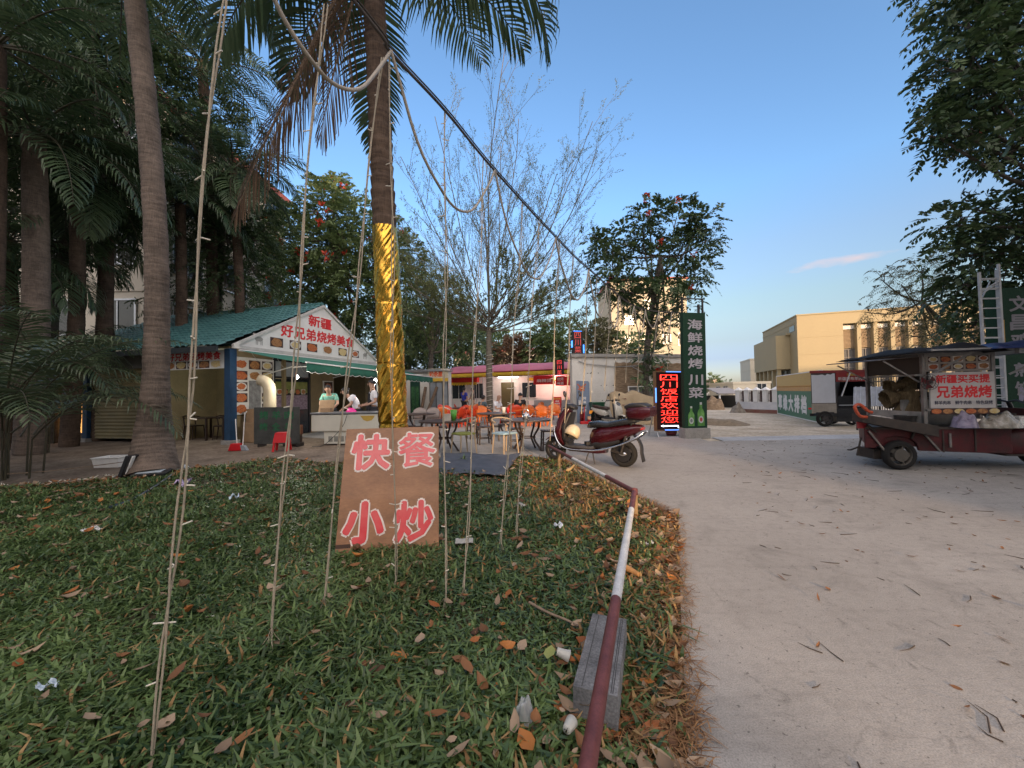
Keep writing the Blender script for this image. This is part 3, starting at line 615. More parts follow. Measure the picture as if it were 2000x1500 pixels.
def areca(label, base, Z, n, L, seed, ll=0.55, nl=30, spread=0.35, el=(0.75, 1.35), droop=(1.3, 2.2), cane=0.8):
    g = random.Random(seed); b = D(*base, Z); b.z = 0; t = thing('areca_palm', label, 'palm', b, 0, PG); Vs, Qs, M, o = [], [], [], 0; st = MB()
    for i in range(n):
        a = 6.283 * i / n + g.uniform(-.3, .3); r = spread * g.random(); x, y = r * math.cos(a), r * math.sin(a); hh = cane * g.uniform(0.5, 1.2)
        (st.tube([(x, y, 0), (x * 1.1, y * 1.1, hh)], [0.017, 0.012], 6) if i % 3 == 0 else None)
        P, V, Q = frond_arrays((x * 1.1, y * 1.1, hh), a, g.uniform(*el), L * g.uniform(0.8, 1.15), g.uniform(*droop), nl, ll, 0.035, seed=seed + i, hang=0.4, start=0.2)
        V2, Q2 = rachis_arrays(P, 0.016, 0.003); Vs += [V, V2]; Qs += [Q + o, Q2 + o + len(V)]; M += [np.zeros(len(Q)), np.ones(len(Q2))]; o += len(V) + len(V2)
    st.build('stem', stalk_m, t); np_obj('crown', np.concatenate(Vs), np.concatenate(Qs), [palm_leaf2, stalk_m], t, mi=np.concatenate(M)); return t
areca('bushy areca palm clump at the left edge beside the grey trunk', (5, 930), 6.8, 38, 2.7, 40, cane=1.3, spread=0.55, el=(0.6, 1.4), droop=(1.1, 2.3))
areca('low areca palm clump in front of the round lit window', (70, 890), 10.0, 22, 2.6, 41, cane=1.9, droop=(1.3, 2.4))
areca('areca palm clump behind the stout grey palm trunk', (90, 890), 12.0, 26, 3.4, 42, cane=2.2)
# broad-leaved trees within the palm grove
TG = 'broad-leaved trees'
def px(x, y, Z, r): return (D(x, y, Z), r)
tree('feathery_tree', 'dark feathery leaved tree over the middle of the hut roof', 'tree', [D(430, 800, 17) * 1, D(425, 600, 17), D(430, 450, 17), D(440, 350, 17)], [0.22, 0.18, 0.15, 0.1],
     [px(430, 330, 17, 1.5), px(490, 400, 17, 1.4), px(400, 420, 16.5, 1.4), px(455, 480, 16.5, 1.4), px(500, 540, 17, 1.2), px(380, 520, 16, 1.2), px(440, 560, 16, 1.2), px(470, 270, 17.5, 1.1), px(380, 300, 17, 1.3), px(430, 225, 17.5, 0.9), px(510, 470, 17, 1.1), px(350, 600, 16, 1.1)], 105, (0.55, 7, 0.17, 0.045, 0.7), dark_leaf, TG, 51)
tree('broadleaf_tree', 'dark broad-leaved tree with a forked trunk among the left palms', 'tree', [D(95, 870, 12.5), D(100, 620, 12.5), D(130, 480, 12.5), D(200, 350, 12.5)], [0.22, 0.18, 0.15, 0.1],
     [px(60, 40, 12, 1.8), px(180, 20, 12, 1.8), px(120, 150, 12.5, 1.7), px(20, 180, 12, 1.7), px(230, 120, 13, 1.6), px(200, 330, 13, 1.4), px(110, 390, 13, 1.3), px(250, 240, 13.5, 1.4), px(30, 330, 12.5, 1.3), px(300, 60, 13, 1.4), px(-40, 60, 12, 1.6), px(130, 260, 12.5, 1.6), px(30, 440, 12, 1.5), px(170, 450, 13, 1.3), px(260, 380, 13.5, 1.5), px(300, 200, 13.5, 1.5)], 78, (0.45, 5, 0.2, 0.07, 0.5), dark_leaf, TG, 52, r_limb=0.1)
tree('flame_tree', 'large green tree with red blossoms behind the white gable', 'tree', [D(655, 800, 23) , D(650, 620, 23), D(655, 520, 23), D(670, 450, 23)], [0.35, 0.3, 0.25, 0.15],
     [px(640, 415, 23, 1.9), px(590, 470, 23, 1.9), px(690, 440, 23, 1.8), px(660, 500, 22, 2.0), px(740, 490, 23, 1.9), px(600, 560, 22, 1.9), px(690, 570, 22, 2.0), px(780, 560, 23, 1.7), px(560, 540, 23, 1.6), px(640, 620, 22, 1.7), px(740, 620, 23, 1.8), px(790, 500, 24, 1.3), px(545, 450, 24, 1.5), px(560, 600, 23, 1.5), px(700, 660, 24, 1.6), px(650, 375, 23.5, 1.0)],
     80, (0.6, 6, 0.22, 0.09, 0.45), mid_leaf, TG, 53, r_limb=0.12, flowers=46, flower_m=red_flower, fl_size=0.24)
tree('feathery_tree', 'fine leaved olive green tree right of the gold trunk', 'tree', [D(840, 800, 25), D(842, 690, 25), D(846, 600, 25)], [0.2, 0.16, 0.1],
     [px(835, 545, 25, 1.6), px(870, 580, 25, 1.6), px(815, 600, 25, 1.7), px(860, 640, 25, 1.6), px(810, 655, 25, 1.6), px(900, 615, 26, 1.3), px(905, 655, 26, 1.2), px(800, 540, 26, 1.2)], 75, (0.6, 8, 0.16, 0.035, 0.25), fern_leaf, TG, 54, up=0.1)
tree('tulip_tree', 'dark leaved tree with red blooms on its tips behind the red neon sign', 'tree', [D(1262, 826, 17), D(1262, 720, 17), D(1268, 640, 17), D(1280, 560, 17), D(1290, 500, 17)], [0.17, 0.14, 0.13, 0.11, 0.08],
     [px(1268, 420, 17, 0.8), px(1255, 455, 17, 0.75), px(1320, 430, 17, 0.95), px(1365, 440, 17, 0.85), px(1345, 490, 17, 1.0), px(1290, 505, 16.6, 0.7), px(1360, 535, 17, 0.8), px(1310, 560, 16.6, 0.75), px(1170, 475, 17, 0.75), px(1215, 475, 17.4, 0.8), px(1195, 515, 16.8, 0.95), px(1220, 555, 16.8, 0.95), px(1260, 585, 16.6, 0.9), px(1240, 615, 16.8, 0.65), px(1335, 590, 17, 0.75), px(1180, 560, 17, 0.5), px(1275, 690, 16.5, 0.62), px(1265, 730, 16.5, 0.5), px(1295, 640, 16.5, 0.5), px(1380, 470, 17, 0.55)],
     92, (0.42, 5, 0.2, 0.085, 0.4), dark_leaf, TG, 55, r_limb=0.06, flowers=13, flower_m=red_flower, fl_size=0.15, shell=(0.2, 1.0), fl_up=1.6)
tree('tulip_tree', 'large overhanging tree with few red blooms above the food cart', 'tree', [Vector((15.5, 9.0, -0.03)), Vector((15.3, 9, 3.0)), Vector((14.8, 9, 6.0)), Vector((14.0, 9, 8.5))], [0.35, 0.3, 0.25, 0.18],
     [px(1885, 40, 9, 0.85), px(1930, 30, 9, 1.0), px(1868, 130, 9, 0.8), px(1900, 130, 9, 0.9), px(1980, 130, 9.2, 1.0), px(1875, 215, 9, 0.75), px(1925, 220, 9, 0.85), px(1990, 250, 9.2, 0.9), px(1835, 270, 9, 0.45), px(1880, 260, 9, 0.55), px(1965, 300, 9, 0.5), px(2040, 330, 9.2, 0.6), px(1860, 440, 9.4, 0.55), px(1930, 430, 9.4, 0.75), px(1990, 450, 9.4, 0.8), px(1890, 500, 9.6, 0.75), px(1960, 530, 9.6, 0.8), px(1880, 570, 9.8, 0.7), px(1940, 610, 9.8, 0.75), px(2020, 580, 9.8, 0.8), px(2080, 100, 9.4, 1.2), px(2080, 400, 9.4, 1.1), px(2120, 250, 9.5, 1.2), px(1900, -60, 9, 1.1), px(2000, -60, 9, 1.2), px(1895, 640, 10, 0.5), px(2100, 560, 9.8, 1.0), px(2200, 150, 9, 1.5), px(2200, 450, 9, 1.5)] + [(Vector(c), 2.1) for c in ((9.6, 4.2, 5.6), (11.5, 5.5, 6.2), (9.0, 1.6, 5.8), (12.5, 2.5, 6.6), (10.5, -1.0, 6.0), (13.5, 6.5, 7.0), (12.5, 0.0, 4.6), (14.5, 3.5, 4.8), (8.4, -1.2, 6.2), (9.3, -3.6, 6.4), (8.3, 2.6, 6.8))],  # the last, large blobs are out of view, added to shade the cart
     118, (0.38, 5, 0.165, 0.075, 0.55), dark_leaf, TG, 56, r_limb=0.07, flowers=9, flower_m=red_flower, fl_size=0.12, shell=(0.15, 1.0))
tree('feathery_tree', 'thin feathery tree in front of the yellow building beside the cart', 'tree', [Vector((14.6, 12.5, -0.03)), D(1890, 700, 12.5), D(1850, 640, 12.5), D(1800, 590, 12.5)], [0.14, 0.11, 0.08, 0.05],
     [px(1760, 555, 12.5, 0.75), px(1800, 520, 12.5, 0.65), px(1730, 605, 12.5, 0.6), px(1780, 610, 12.3, 0.7), px(1830, 580, 12.5, 0.8), px(1820, 640, 12.3, 0.7), px(1850, 530, 12.6, 0.8), px(1860, 620, 12.6, 0.8), px(1770, 655, 12.6, 0.6), px(1720, 545, 12.6, 0.35), px(1690, 610, 12.6, 0.3), px(1830, 670, 13, 0.7)], 105, (0.40, 8, 0.105, 0.022, 0.75), dry_leaf, TG, 57, r_limb=0.035, up=-0.1)
tree('broadleaf_tree', 'unseen broad tree added beside the viewer to shade the left of the lawn', 'tree', [Vector((-12.5, 1.5, -0.03)), Vector((-12.3, 1.5, 3)), Vector((-12.0, 1.2, 5.5))], [0.35, 0.3, 0.2],  # stands out of view, added to darken the left side
     [(Vector(c), 2.3) for c in ((-12, 2.5, 7.0), (-10, -2.5, 6.0), (-13.5, -0.5, 6.5), (-8.0, -4.5, 6.5), (-11.5, -5, 5.5), (-13.5, 3.5, 5.0))], 75, (0.45, 5, 0.2, 0.07, 0.5), dark_leaf, TG, 59, r_limb=0.1)
simple_palm('short palm filling the gap left of the leaning trunk', (135, 880), (150, 330), 11.5, [0.22, 0.18, 0.16], 24, 3.2, 26, ll=0.85, el=(-0.5, 1.1))
simple_palm('low palm with fronds hanging over the left end of the hut roof', (215, 870), (195, 455), 14.0, [0.2, 0.17, 0.15], 18, 2.7, 27, ll=0.85, el=(-0.5, 1.0))
simple_palm('middling palm at the far left behind the areca clump', (8, 880), (15, 470), 11.0, [0.22, 0.18, 0.16], 24, 3.2, 28, ll=0.85, el=(-0.5, 1.1))
simple_palm('palm whose fronds cross the sky left of the gold palm', (470, 800), (455, 330), 15.5, [0.2, 0.17, 0.15], 22, 3.3, 29, ll=0.85, el=(-0.4, 1.0))
BG = 'background trees'
spray_bg = (0.8, 5, 0.34, 0.16, 0.3)
for i, (lab, x0, Z, bl, lm) in enumerate((
    ('dark background tree between the hut and the pink canopy', 800, 33, ((780, 665, 2.0), (815, 650, 2.2), (800, 690, 2.0), (845, 690, 1.8), (765, 700, 1.8)), dark_leaf),
    ('dark spreading tree behind the milk tea shop', 865, 38, ((860, 660, 2.4), (895, 675, 2.2), (880, 700, 2.0), (840, 640, 2.0), (925, 668, 1.9)), dark_leaf),
    ('bronze leaved tree above the middle of the pink canopy', 1010, 42, ((1000, 690, 1.9), (1035, 685, 2.0), (1020, 705, 1.6), (985, 700, 1.7)), brown_leaf),
    ('green background tree above the left part of the pink canopy', 950, 45, ((945, 690, 2.4), (975, 680, 2.2), (930, 700, 2.0)), mid_leaf),
    ('bushy green tree above the right end of the pink canopy', 1085, 40, ((1070, 670, 2.2), (1100, 665, 2.2), (1085, 690, 2.2), (1055, 690, 1.8), (1115, 685, 1.6)), mid_leaf),
    ('round olive tree beside the red and blue rooftop sign', 1165, 34, ((1160, 660, 1.4), (1178, 675, 1.4), (1150, 680, 1.4), (1172, 650, 1.0)), dry_leaf),
    ('low green tree behind the parapet of the white wall', 1225, 34, ((1210, 680, 1.2), (1235, 676, 1.2), (1255, 684, 1.1)), mid_leaf),
    ('small green tree beside the distant pale houses', 1405, 75, ((1402, 762, 2.4), (1392, 745, 1.7), (1408, 772, 2.0)), mid_leaf))):
    b = D(x0, 780, Z); b.z = -0.03
    tree('background_tree', lab, 'tree', [b, D(x0, 740, Z), D(x0, bl[0][1] + 10, Z)], [0.25, 0.2, 0.12], [px(x, y, Z, r) for x, y, r in bl], 34 if Z < 60 else 20, spray_bg, lm, BG, 70 + i, r_limb=0.1)

# the nearly bare umbrella tree: thin ascending limbs, twigs with tiny tufts
def bare_tree():
    g = random.Random(5); Z = 18.0; b = D(957, 826, Z); b.z = -0.006; t = thing('almond_tree', 'tall nearly bare tree with fine upswept twigs in the dining yard', 'tree', b, 0, TG)
    mb_ = MB(); Lf = []
    def rel(x, y, dy=0): return D(x, y, Z + dy) - b
    fork = rel(955, 640); top = rel(975, 190)
    mb_.tube(spline([(0, 0, 0), rel(956, 760), rel(955, 690), fork], 6), list(np.linspace(0.165, 0.12, 19)), 10)
    def grow(p, d, L, r, lvl):
        k = 6 if lvl < 2 else 4; pts = [p]; q = p.copy(); dd = d.copy()
        for i in range(k):
            dd = (dd + Vector((g.gauss(0, .07), g.gauss(0, .07), 0.07 if lvl == 0 else 0.035))).normalized(); q = q + dd * L / k; pts.append(q.copy())
        mb_.tube(pts, list(np.linspace(r, r * 0.42, k + 1)), 5 if lvl < 2 else 3, caps=False)
        if lvl >= 2:
            for i in range(1, k + 1):
                if g.random() < 0.9: Lf.append((pts[i], dd))
        if lvl < 3:
            n_ = (9, 7, 4)[lvl]
            for i in range(n_):
                u = 0.18 + 0.8 * (i + g.random() * 0.6) / n_; j = min(k - 1, int(u * k)); p0 = pts[j].lerp(pts[j + 1], u * k - j)
                ax = Vector((g.gauss(0, 1), g.gauss(0, 1), g.gauss(0, 1))).normalized(); nd = (dd + ax.cross(dd).normalized() * g.uniform(0.4, 0.85) + Vector((0, 0, 0.10))).normalized()
                grow(p0, nd, L * g.uniform(0.28, 0.42) * (1.1 - 0.4 * u), r * 0.45 * (1.1 - 0.5 * u), lvl + 1)
    lead = [(975, 190, 0), (1005, 300, 1.0), (1145, 275, 0.5), (1165, 335, -1.2), (1100, 330, 2.0), (1080, 420, -2), (910, 240, -0.8), (865, 290, 0.8), (800, 345, 0), (850, 380, 2.2), (790, 440, -1), (880, 430, -2.6), (945, 330, -2.2), (1000, 390, 3.0), (830, 500, 1.5), (1120, 470, 1.5), (1140, 430, -0.5), (1070, 520, -2.2), (930, 300, 2.8), (820, 560, -1.2), (1110, 570, 0.8), (1030, 250, -0.5), (782, 425, 0.8), (790, 505, -0.6), (1160, 475, -1), (1125, 545, 1.2), (778, 585, 0.6), (1150, 605, -0.8), (840, 460, -2.5), (1090, 360, -1.5)]
    for i, (x, y, dy) in enumerate(lead):
        e = rel(x, y, dy); s = fork + Vector((0, 0, -0.15 + (0.75 * (i % 6) / 5 if y < 460 else 0))); grow(s, ((e - s).normalized() * 1 + Vector((0, 0, -0.26))).normalized(), (e - s).length * 1.04, 0.034 if y < 400 else 0.026, 0)
    # short level boughs below the fork, with green flat sprays
    for i in range(10):
        a = 6.283 * i / 10; d = Vector((math.cos(a), math.sin(a), 0.18)).normalized(); grow(fork + Vector((0, 0, -0.25 + 0.04 * i)), d, g.uniform(2.8, 4.6), 0.034, 0)
    mb_.build('trunk', bark_mat('pale_bark', (0.085, 0.075, 0.058), (0.23, 0.205, 0.165), 5), t)
    wr = MB(); h_ = rel(956, 690).z; wr.tube([(0.178 * math.cos(a) + rel(956, 690).x * a / 88, 0.178 * math.sin(a), 0.25 + (h_ - 0.3) * a / 88) for a in [88 * k / 420 for k in range(421)]], 0.012, 5); wr.build('wire_wrap', mat('pale_wire', (0.5, 0.47, 0.4), 0.6), t)
    r2 = np.random.default_rng(9); P = np.array([tuple(a) for a, _ in Lf]); dr = np.array([tuple(d) for _, d in Lf])
    low = P[:, 2] < (fork.z + 2.3); k = (r2.uniform(0, 1, len(P)) < np.where(low, 0.8, 0.8)); P, dr, low = P[k], dr[k], low[k]; VV = []
    for q in range(2):
        d = unit(dr + r2.normal(0, 0.8, P.shape)); l = np.where(low, 0.085, 0.055)[:, None]; s = unit(np.cross(d, UP + r2.normal(0, .5, P.shape))) * l * 0.24
        VV.append(np.stack([P, P + d * l * 0.5 + s, P + d * l, P + d * l * 0.5 - s], 1).reshape(-1, 3))
    V = np.concatenate(VV); np_obj('crown', V, np.arange(len(V)).reshape(-1, 4), [leafmat('almond_leaf', (0.09, 0.11, 0.04), (0.27, 0.30, 0.13), 0.35, 0.6)], t)
    print('bare tree faces', len(mb_.f), len(Lf))
bare_tree()
# ---------------------------------------------------------------- plain paints
white = mat('white_paint', (0.72, 0.71, 0.68), 0.6, var=0.08, scale=2.5, fine=0.04)
offwhite = mat('offwhite_plaster', (0.55, 0.53, 0.48), 0.85, scale=1.3, col2=(0.70, 0.68, 0.63), fine=0.06, bump=0.15)
black = mat('black_plastic', (0.018, 0.018, 0.02), 0.4, var=0.2)
rubber = mat('tyre_rubber', (0.012, 0.0115, 0.011), 0.85, var=0.3, scale=20, bump=0.2)
steel = mat('grey_steel', (0.42, 0.43, 0.44), 0.38, 0.8, var=0.15, scale=12)
darksteel = mat('dark_steel', (0.055, 0.05, 0.048), 0.5, 0.5, var=0.3, scale=12)
chrome = mat('chrome', (0.75, 0.75, 0.76), 0.12, 1.0, var=0.05)
redink = mat('red_letter', (0.62, 0.025, 0.03), 0.45, var=0.12, scale=5)
darkglass = mat('dark_glass', (0.02, 0.024, 0.028), 0.08, var=0.1, spec=0.6)
food = [mat('food_red', (0.30, 0.03, 0.015), 0.6, col2=(0.55, 0.22, 0.07), scale=26), mat('food_brown', (0.16, 0.05, 0.02), 0.6, col2=(0.5, 0.26, 0.10), scale=24),
        mat('food_yellow', (0.55, 0.35, 0.08), 0.6, col2=(0.62, 0.56, 0.36), scale=22), mat('food_pale', (0.32, 0.27, 0.2), 0.6, col2=(0.62, 0.58, 0.5), scale=28)]
plate = mat('photo_plate', (0.62, 0.60, 0.56), 0.5, var=0.1); photo_dark = mat('photo_dark', (0.06, 0.03, 0.025), 0.6, var=0.4, scale=10)
def food_tile(mb_, x0, z0, x1, z1, y, i, base):
    """flat printed dish: ground, plate, heap; BASE is the index of the first of six materials"""
    g = random.Random(i * 7 + 1); cx, cz, rx, rz = (x0 + x1) / 2, (z0 + z1) / 2, (x1 - x0) / 2, (z1 - z0) / 2
    mb_.m = base + (4 if i % 4 == 0 else 5); mb_.add([(x0, y, z0), (x1, y, z0), (x1, y, z1), (x0, y, z1)], [(0, 1, 2, 3)])
    def disc(m_, k, dy, wob):
        mb_.m = m_; V = [(cx + rx * k * (1 + g.uniform(-wob, wob)) * math.cos(a), y - dy, cz + rz * k * (1 + g.uniform(-wob, wob)) * math.sin(a)) for a in [6.283 * q / 18 for q in range(18)]]
        mb_.add(V, [tuple(range(18))])
    if i % 4 == 2: disc(base + 4, 0.92, 0.0015, 0)
    disc(base + (i * 5 + i // 3) % 4, 0.68 if i % 4 == 2 else 0.9, 0.003, 0.16)
FOOD = food + [plate, photo_dark]

# ---------------------------------------------------------------- unseen blocks added behind the viewer to cast shade
GAP0, GAP1 = 10.4, 15.0
SK = 12 * 0.2256       # gap between the added blocks, slanted to let a strip of sun through
def shade_block(label, xs, z1, arch=None):
    t = thing('apartment_building', label, 'building', ((xs[0] + xs[1]) / 2, -40, 0)); ox = t.location.x  # added out of view to block the low sun
    def pr(mb_, x0, x1, s0, s1, za, zb):
        q = [(x0 - ox, 0), (x1 - ox, 0), (x1 - ox + s1, -12), (x0 - ox + s0, -12)]
        mb_.add([(x, y, za) for x, y in q] + [(x, y, zb) for x, y in q], [(0, 1, 2, 3), (7, 6, 5, 4)] + [(i, i + 4, (i + 1) % 4 + 4, (i + 1) % 4) for i in range(4)])
    mb = MB(); pr(mb, xs[0], xs[1], xs[2], xs[3], -0.03, z1); mb.build('wall', offwhite, t)
    if arch: mb = MB(); pr(mb, *arch); mb.build('shade_lintel', offwhite, t)
shade_block('long unseen block added behind the viewer to cast shade', (-70, GAP0, 0, SK), 24)
shade_block('unseen block added behind the viewer to cast shade beside the sun gap', (GAP1, 85, SK, 0), 24, (GAP0, GAP1, SK, SK, 12.6, 24))

# ---------------------------------------------------------------- barbecue hut with the white gable
HUT = thing('restaurant_hut', 'barbecue hut with green tiled roof and white gable sign', 'building', (-8.26, 11.3, -0.02), -0.236)
LEN, WID, EZ, AZ_ = 8.0, 7.5, 3.03, 4.86
tile_m = mat('green_roof_tile', (0.035, 0.105, 0.105), 0.42, col2=(0.075, 0.185, 0.18), scale=1.6, fine=0.2)
mb = MB()
for side in (0, 1):
    rows = []; nrow, ncol = 15, 36
    for i in range(nrow * 2 + 1):
        st = (i + 1) // 2 / nrow; zt = 0.030 if i % 2 == 0 else 0.0
        s = min(1.0, max(0, i // 2 / nrow + (0.0 if i % 2 == 0 else 0.0667))); row = []
        s = (i // 2) / nrow if i % 2 == 0 else (i // 2 + 1) / nrow - 0.002
        for j in range(ncol * 6 + 1):
            x = -LEN - 0.1 + (LEN + 0.16) * j / (ncol * 6); wv_ = abs(math.sin(math.pi * j / 6)) ** 0.8 * 0.055
            yy = -0.45 + (WID / 2 + 0.45) * s; zz = EZ - 0.2 + (AZ_ - EZ + 0.24) * s + (0.035 if i % 2 == 0 else 0.0) + wv_
            row.append((x, yy if side == 0 else WID - yy, zz))
        rows.append(row)
    mb.sheet(rows, False)
mb.tube([(-LEN - 0.1, WID / 2, AZ_ + 0.07), (0.08, WID / 2, AZ_ + 0.07)], 0.085, 10)
roof = mb.build('roof', tile_m, HUT)
mb = MB(); mb.b2((-LEN, -0.42, EZ - 0.33), (0.0, -0.36, EZ - 0.17)); mb.build('gutter', mat('gutter_dark', (0.02, 0.025, 0.028), 0.5), roof)
sg = MB(); sg.prism([(0.0, EZ - 0.10), (WID, EZ - 0.10), (WID / 2, AZ_ - 0.04)], -0.03, 0.03)
sg.m = 1
sg.text('新疆', 2.98, 3.98, 4.22, 4.42, -0.034, 0.03); sg.text('好兄弟烧烤美食', 1.72, 3.42, 5.62, 3.88, -0.034, 0.03)
for i, x in enumerate((1.30, 2.10, 2.90, 3.72, 4.62, 5.45)): food_tile(sg, x, 3.03, x + 0.52, 3.34, -0.034, i + 1, 2)
sg.m = 8
for sx, d in ((0.88, 1), (6.42, -1)):      # grazing sheep printed at both ends
    def e(cx, cz, rx, rz): sg.add([(sx + d * (cx + rx * math.cos(a)), -0.035, 3.02 + cz + rz * math.sin(a)) for a in [6.283 * k / 14 for k in range(14)]], [tuple(range(14))])
    e(0.0, 0.19, 0.15, 0.08); e(-0.17, 0.33, 0.05, 0.03)
    for lx in (-0.10, -0.05, 0.07, 0.12): sg.add([(sx + d * (lx - 0.01), -0.0345, 3.02), (sx + d * (lx + 0.012), -0.0345, 3.02), (sx + d * (lx + 0.015), -0.0345, 3.16), (sx + d * (lx - 0.015), -0.0345, 3.16)], [(0, 1, 2, 3)])
    sg.add([(sx + d * -0.12, -0.0355, 3.2), (sx + d * -0.19, -0.0355, 3.33), (sx + d * -0.14, -0.0355, 3.36), (sx + d * -0.05, -0.0355, 3.26)], [(0, 1, 2, 3)])
gs = sg.build('gable_sign', [white, redink] + FOOD + [mat('sheep_print', (0.30, 0.29, 0.27), 0.7)], HUT); gs.location = (0.06, 0, 0); gs.rotation_euler = (0, 0, R(90))
mb = MB()
for a, b in (((0, EZ - 0.12), (WID / 2, AZ_)), ((WID, EZ - 0.12), (WID / 2, AZ_))): mb.bar((0.12, a[0], a[1]), (0.12, b[0], b[1]), 0.05, 0.09)
mb.b2((0.05, 0, EZ - 0.2), (0.14, WID, EZ - 0.11)); mb.build('bargeboard', mat('pale_grey_trim', (0.5, 0.49, 0.46), 0.6), HUT)
blue = mat('blue_post_paint', (0.012, 0.045, 0.10), 0.5, var=0.25, scale=4)
for x, y in ((-0.12, 0.11), (-6.0, 0.11), (-0.12, WID - 0.12)):
    mb = MB(); mb.b2((x - 0.11, y - 0.11, 0), (x + 0.11, y + 0.11, EZ - 0.2)); mb.m = 1; mb.b2((x - 0.17, y - 0.17, 0), (x + 0.17, y + 0.17, 0.12)); mb.build('post', [blue, MATS['plaza_concrete']], HUT, 0.008)
tanw = mat('tan_wall', (0.24, 0.185, 0.10), 0.7, scale=1.4, var=0.22, fine=0.06); tanc = mat('olive_cladding', (0.20, 0.165, 0.075), 0.55, scale=1.2, var=0.25, fine=0.06)
mb = MB(); mb.b2((-3.2, 2.1, 0), (-0.15, 2.2, EZ - 0.1)); mb.b2((-3.2, 0.2, 0), (-3.1, 2.1, EZ - 0.1)); mb.b2((-LEN, WID - 0.2, 0), (-0.3, WID - 0.1, EZ - 0.1)); mb.b2((-LEN, 0.2, 0), (-LEN + 0.1, WID - 0.2, EZ - 0.1))
mb.b2((-0.32, 0.25, 0), (-0.22, 1.72, EZ - 0.15)); mb.b2((-0.32, 3.45, 0), (-0.22, 4.5, EZ - 0.15)); mb.b2((-0.32, 1.72, 2.72), (-0.22, WID - 0.25, EZ - 0.15)); mb.b2((-0.32, 4.5, 0), (-0.22, 4.72, 2.72)); mb.b2((-0.32, 6.9, 0), (-0.22, WID - 0.2, 2.72))
mb.b2((-3.1, 0.22, EZ - 0.16), (-0.3, 2.1, EZ - 0.1))
mb.build('wall', tanw, HUT)
mb = MB(); n = 70; rows = [[], []]
for j in range(n + 1):
    x = -5.88 + 2.7 * j / n; rows[0].append((x, 0.12 + 0.008 * math.cos(j * 1.2), 0.12)); rows[1].append((x, 0.12 + 0.008 * math.cos(j * 1.2), 2.34))
k = 40
rows = [[(-5.88 + 2.76 * j / 1, 0.12 + 0.012 * (i % 2), 0.12 + 2.22 * i / k) for j in range(2)] for i in range(k + 1)]
mb.sheet(rows, False); mb.build('corrugated_panel', tanc, HUT)
mb = MB(); mb.b2((-5.9, 0.08, 2.36), (-3.25, 0.18, EZ - 0.2)); mb.b2((-LEN, 0.5, 2.36), (-6.1, 0.6, EZ - 0.1)); mb.build('fascia', mat('grey_fascia', (0.16, 0.155, 0.14), 0.7), HUT)
# side sign over the porch
sg = MB(); sg.b2((-3.2, 0.06, 2.26), (-0.25, 0.12, EZ - 0.22)); sg.m = 1; sg.text('新疆好兄弟烧烤美食', -3.1, 2.52, -0.42, 2.77, 0.057, 0.03)
for i in range(6): food_tile(sg, -3.05 + 0.45 * i, 2.28, -3.05 + 0.45 * i + 0.4, 2.50, 0.057, i + 3, 2)
sg.build('porch_sign', [white, redink] + FOOD, HUT)
# porch door and window
d = MB(); d.b2((-1.75, 2.04, 0), (-0.95, 2.10, 2.2)); dd = d.build('door', mat('dark_door', (0.03, 0.03, 0.033), 0.4), HUT)
mb = MB(); mb.b2((-1.3, 2.025, 0.3), (-1.0, 2.037, 1.65)); mb.b2((-1.68, 2.025, 0.95), (-1.38, 2.037, 1.65)); mb.build('pane', mat('frosted_glass', (0.22, 0.23, 0.23), 0.2), dd)
# gable-side front: menu board, window, poster, dark kitchen opening
sg = MB(); sg.b2((0.24, -0.02, 0.85), (1.70, 0.02, 2.62))
for r_ in range(5):
    for c_ in range(3):
        if r_ >= 2 and c_ == 1: continue
        food_tile(sg, 0.29 + 0.47 * c_, 2.26 - 0.345 * r_, 0.29 + 0.47 * c_ + 0.42, 2.26 - 0.345 * r_ + 0.28, -0.023, r_ * 3 + c_, 1)
sg.m = 7; sg.b2((0.76, -0.023, 0.86), (1.19, -0.021, 1.9))
o = sg.build('menu_board', [plate] + FOOD + [mat('grey_patch', (0.20, 0.20, 0.20), 0.7, scale=9, var=0.4)], HUT); o.location = (-0.19, 0, 0); o.rotation_euler = (0, 0, R(90))
sg = MB(); sg.b2((1.74, -0.03, 0), (1.84, 0.03, 2.72)); sg.b2((3.36, -0.03, 0), (3.45, 0.03, 2.72)); sg.b2((1.84, -0.03, 2.6), (3.36, 0.03, 2.72)); sg.b2((1.84, -0.03, 2.02), (3.36, 0.03, 2.08))
w_ = sg.build('window', mat('dark_frame', (0.015, 0.017, 0.022), 0.4), HUT); w_.location = (-0.27, 0, 0); w_.rotation_euler = (0, 0, R(90))
mb = MB(); mb.b2((1.84, -0.005, 0), (3.36, 0.005, 1.99)); mb.m = 1; mb.b2((1.84, -0.005, 2.08), (3.36, 0.005, 2.6)); mb.m = 2; mb.b2((1.86, -0.012, 1.5), (3.3, -0.006, 1.9)); mb.m = 3; mb.b2((1.86, -0.012, 0.9), (3.3, -0.006, 1.42))
for i in range(5): food_tile(mb, 1.92 + 0.27 * i, 1.45, 1.92 + 0.27 * i + 0.2, 1.64, -0.014, i, 4)
mb.build('pane', [darkglass, mat('pale_pane', (0.32, 0.34, 0.36), 0.2), mat('green_poster', (0.10, 0.14, 0.03), 0.4, col2=(0.28, 0.28, 0.08), scale=6), mat('mauve_poster', (0.14, 0.09, 0.14), 0.4, col2=(0.36, 0.28, 0.35), scale=12)] + FOOD, w_)
mb = MB(); mb.b2((-3.0, 4.72, 0.0), (-0.4, 6.9, 0.02)); mb.m = 1; mb.b2((-2.6, 4.55, 0), (-2.5, 7.2, 2.7)); mb.build('kitchen_recess', [MATS['plaza_concrete'], mat('dark_back_wall', (0.05, 0.047, 0.042), 0.8)], HUT)  # back wall of the recess coloured near black
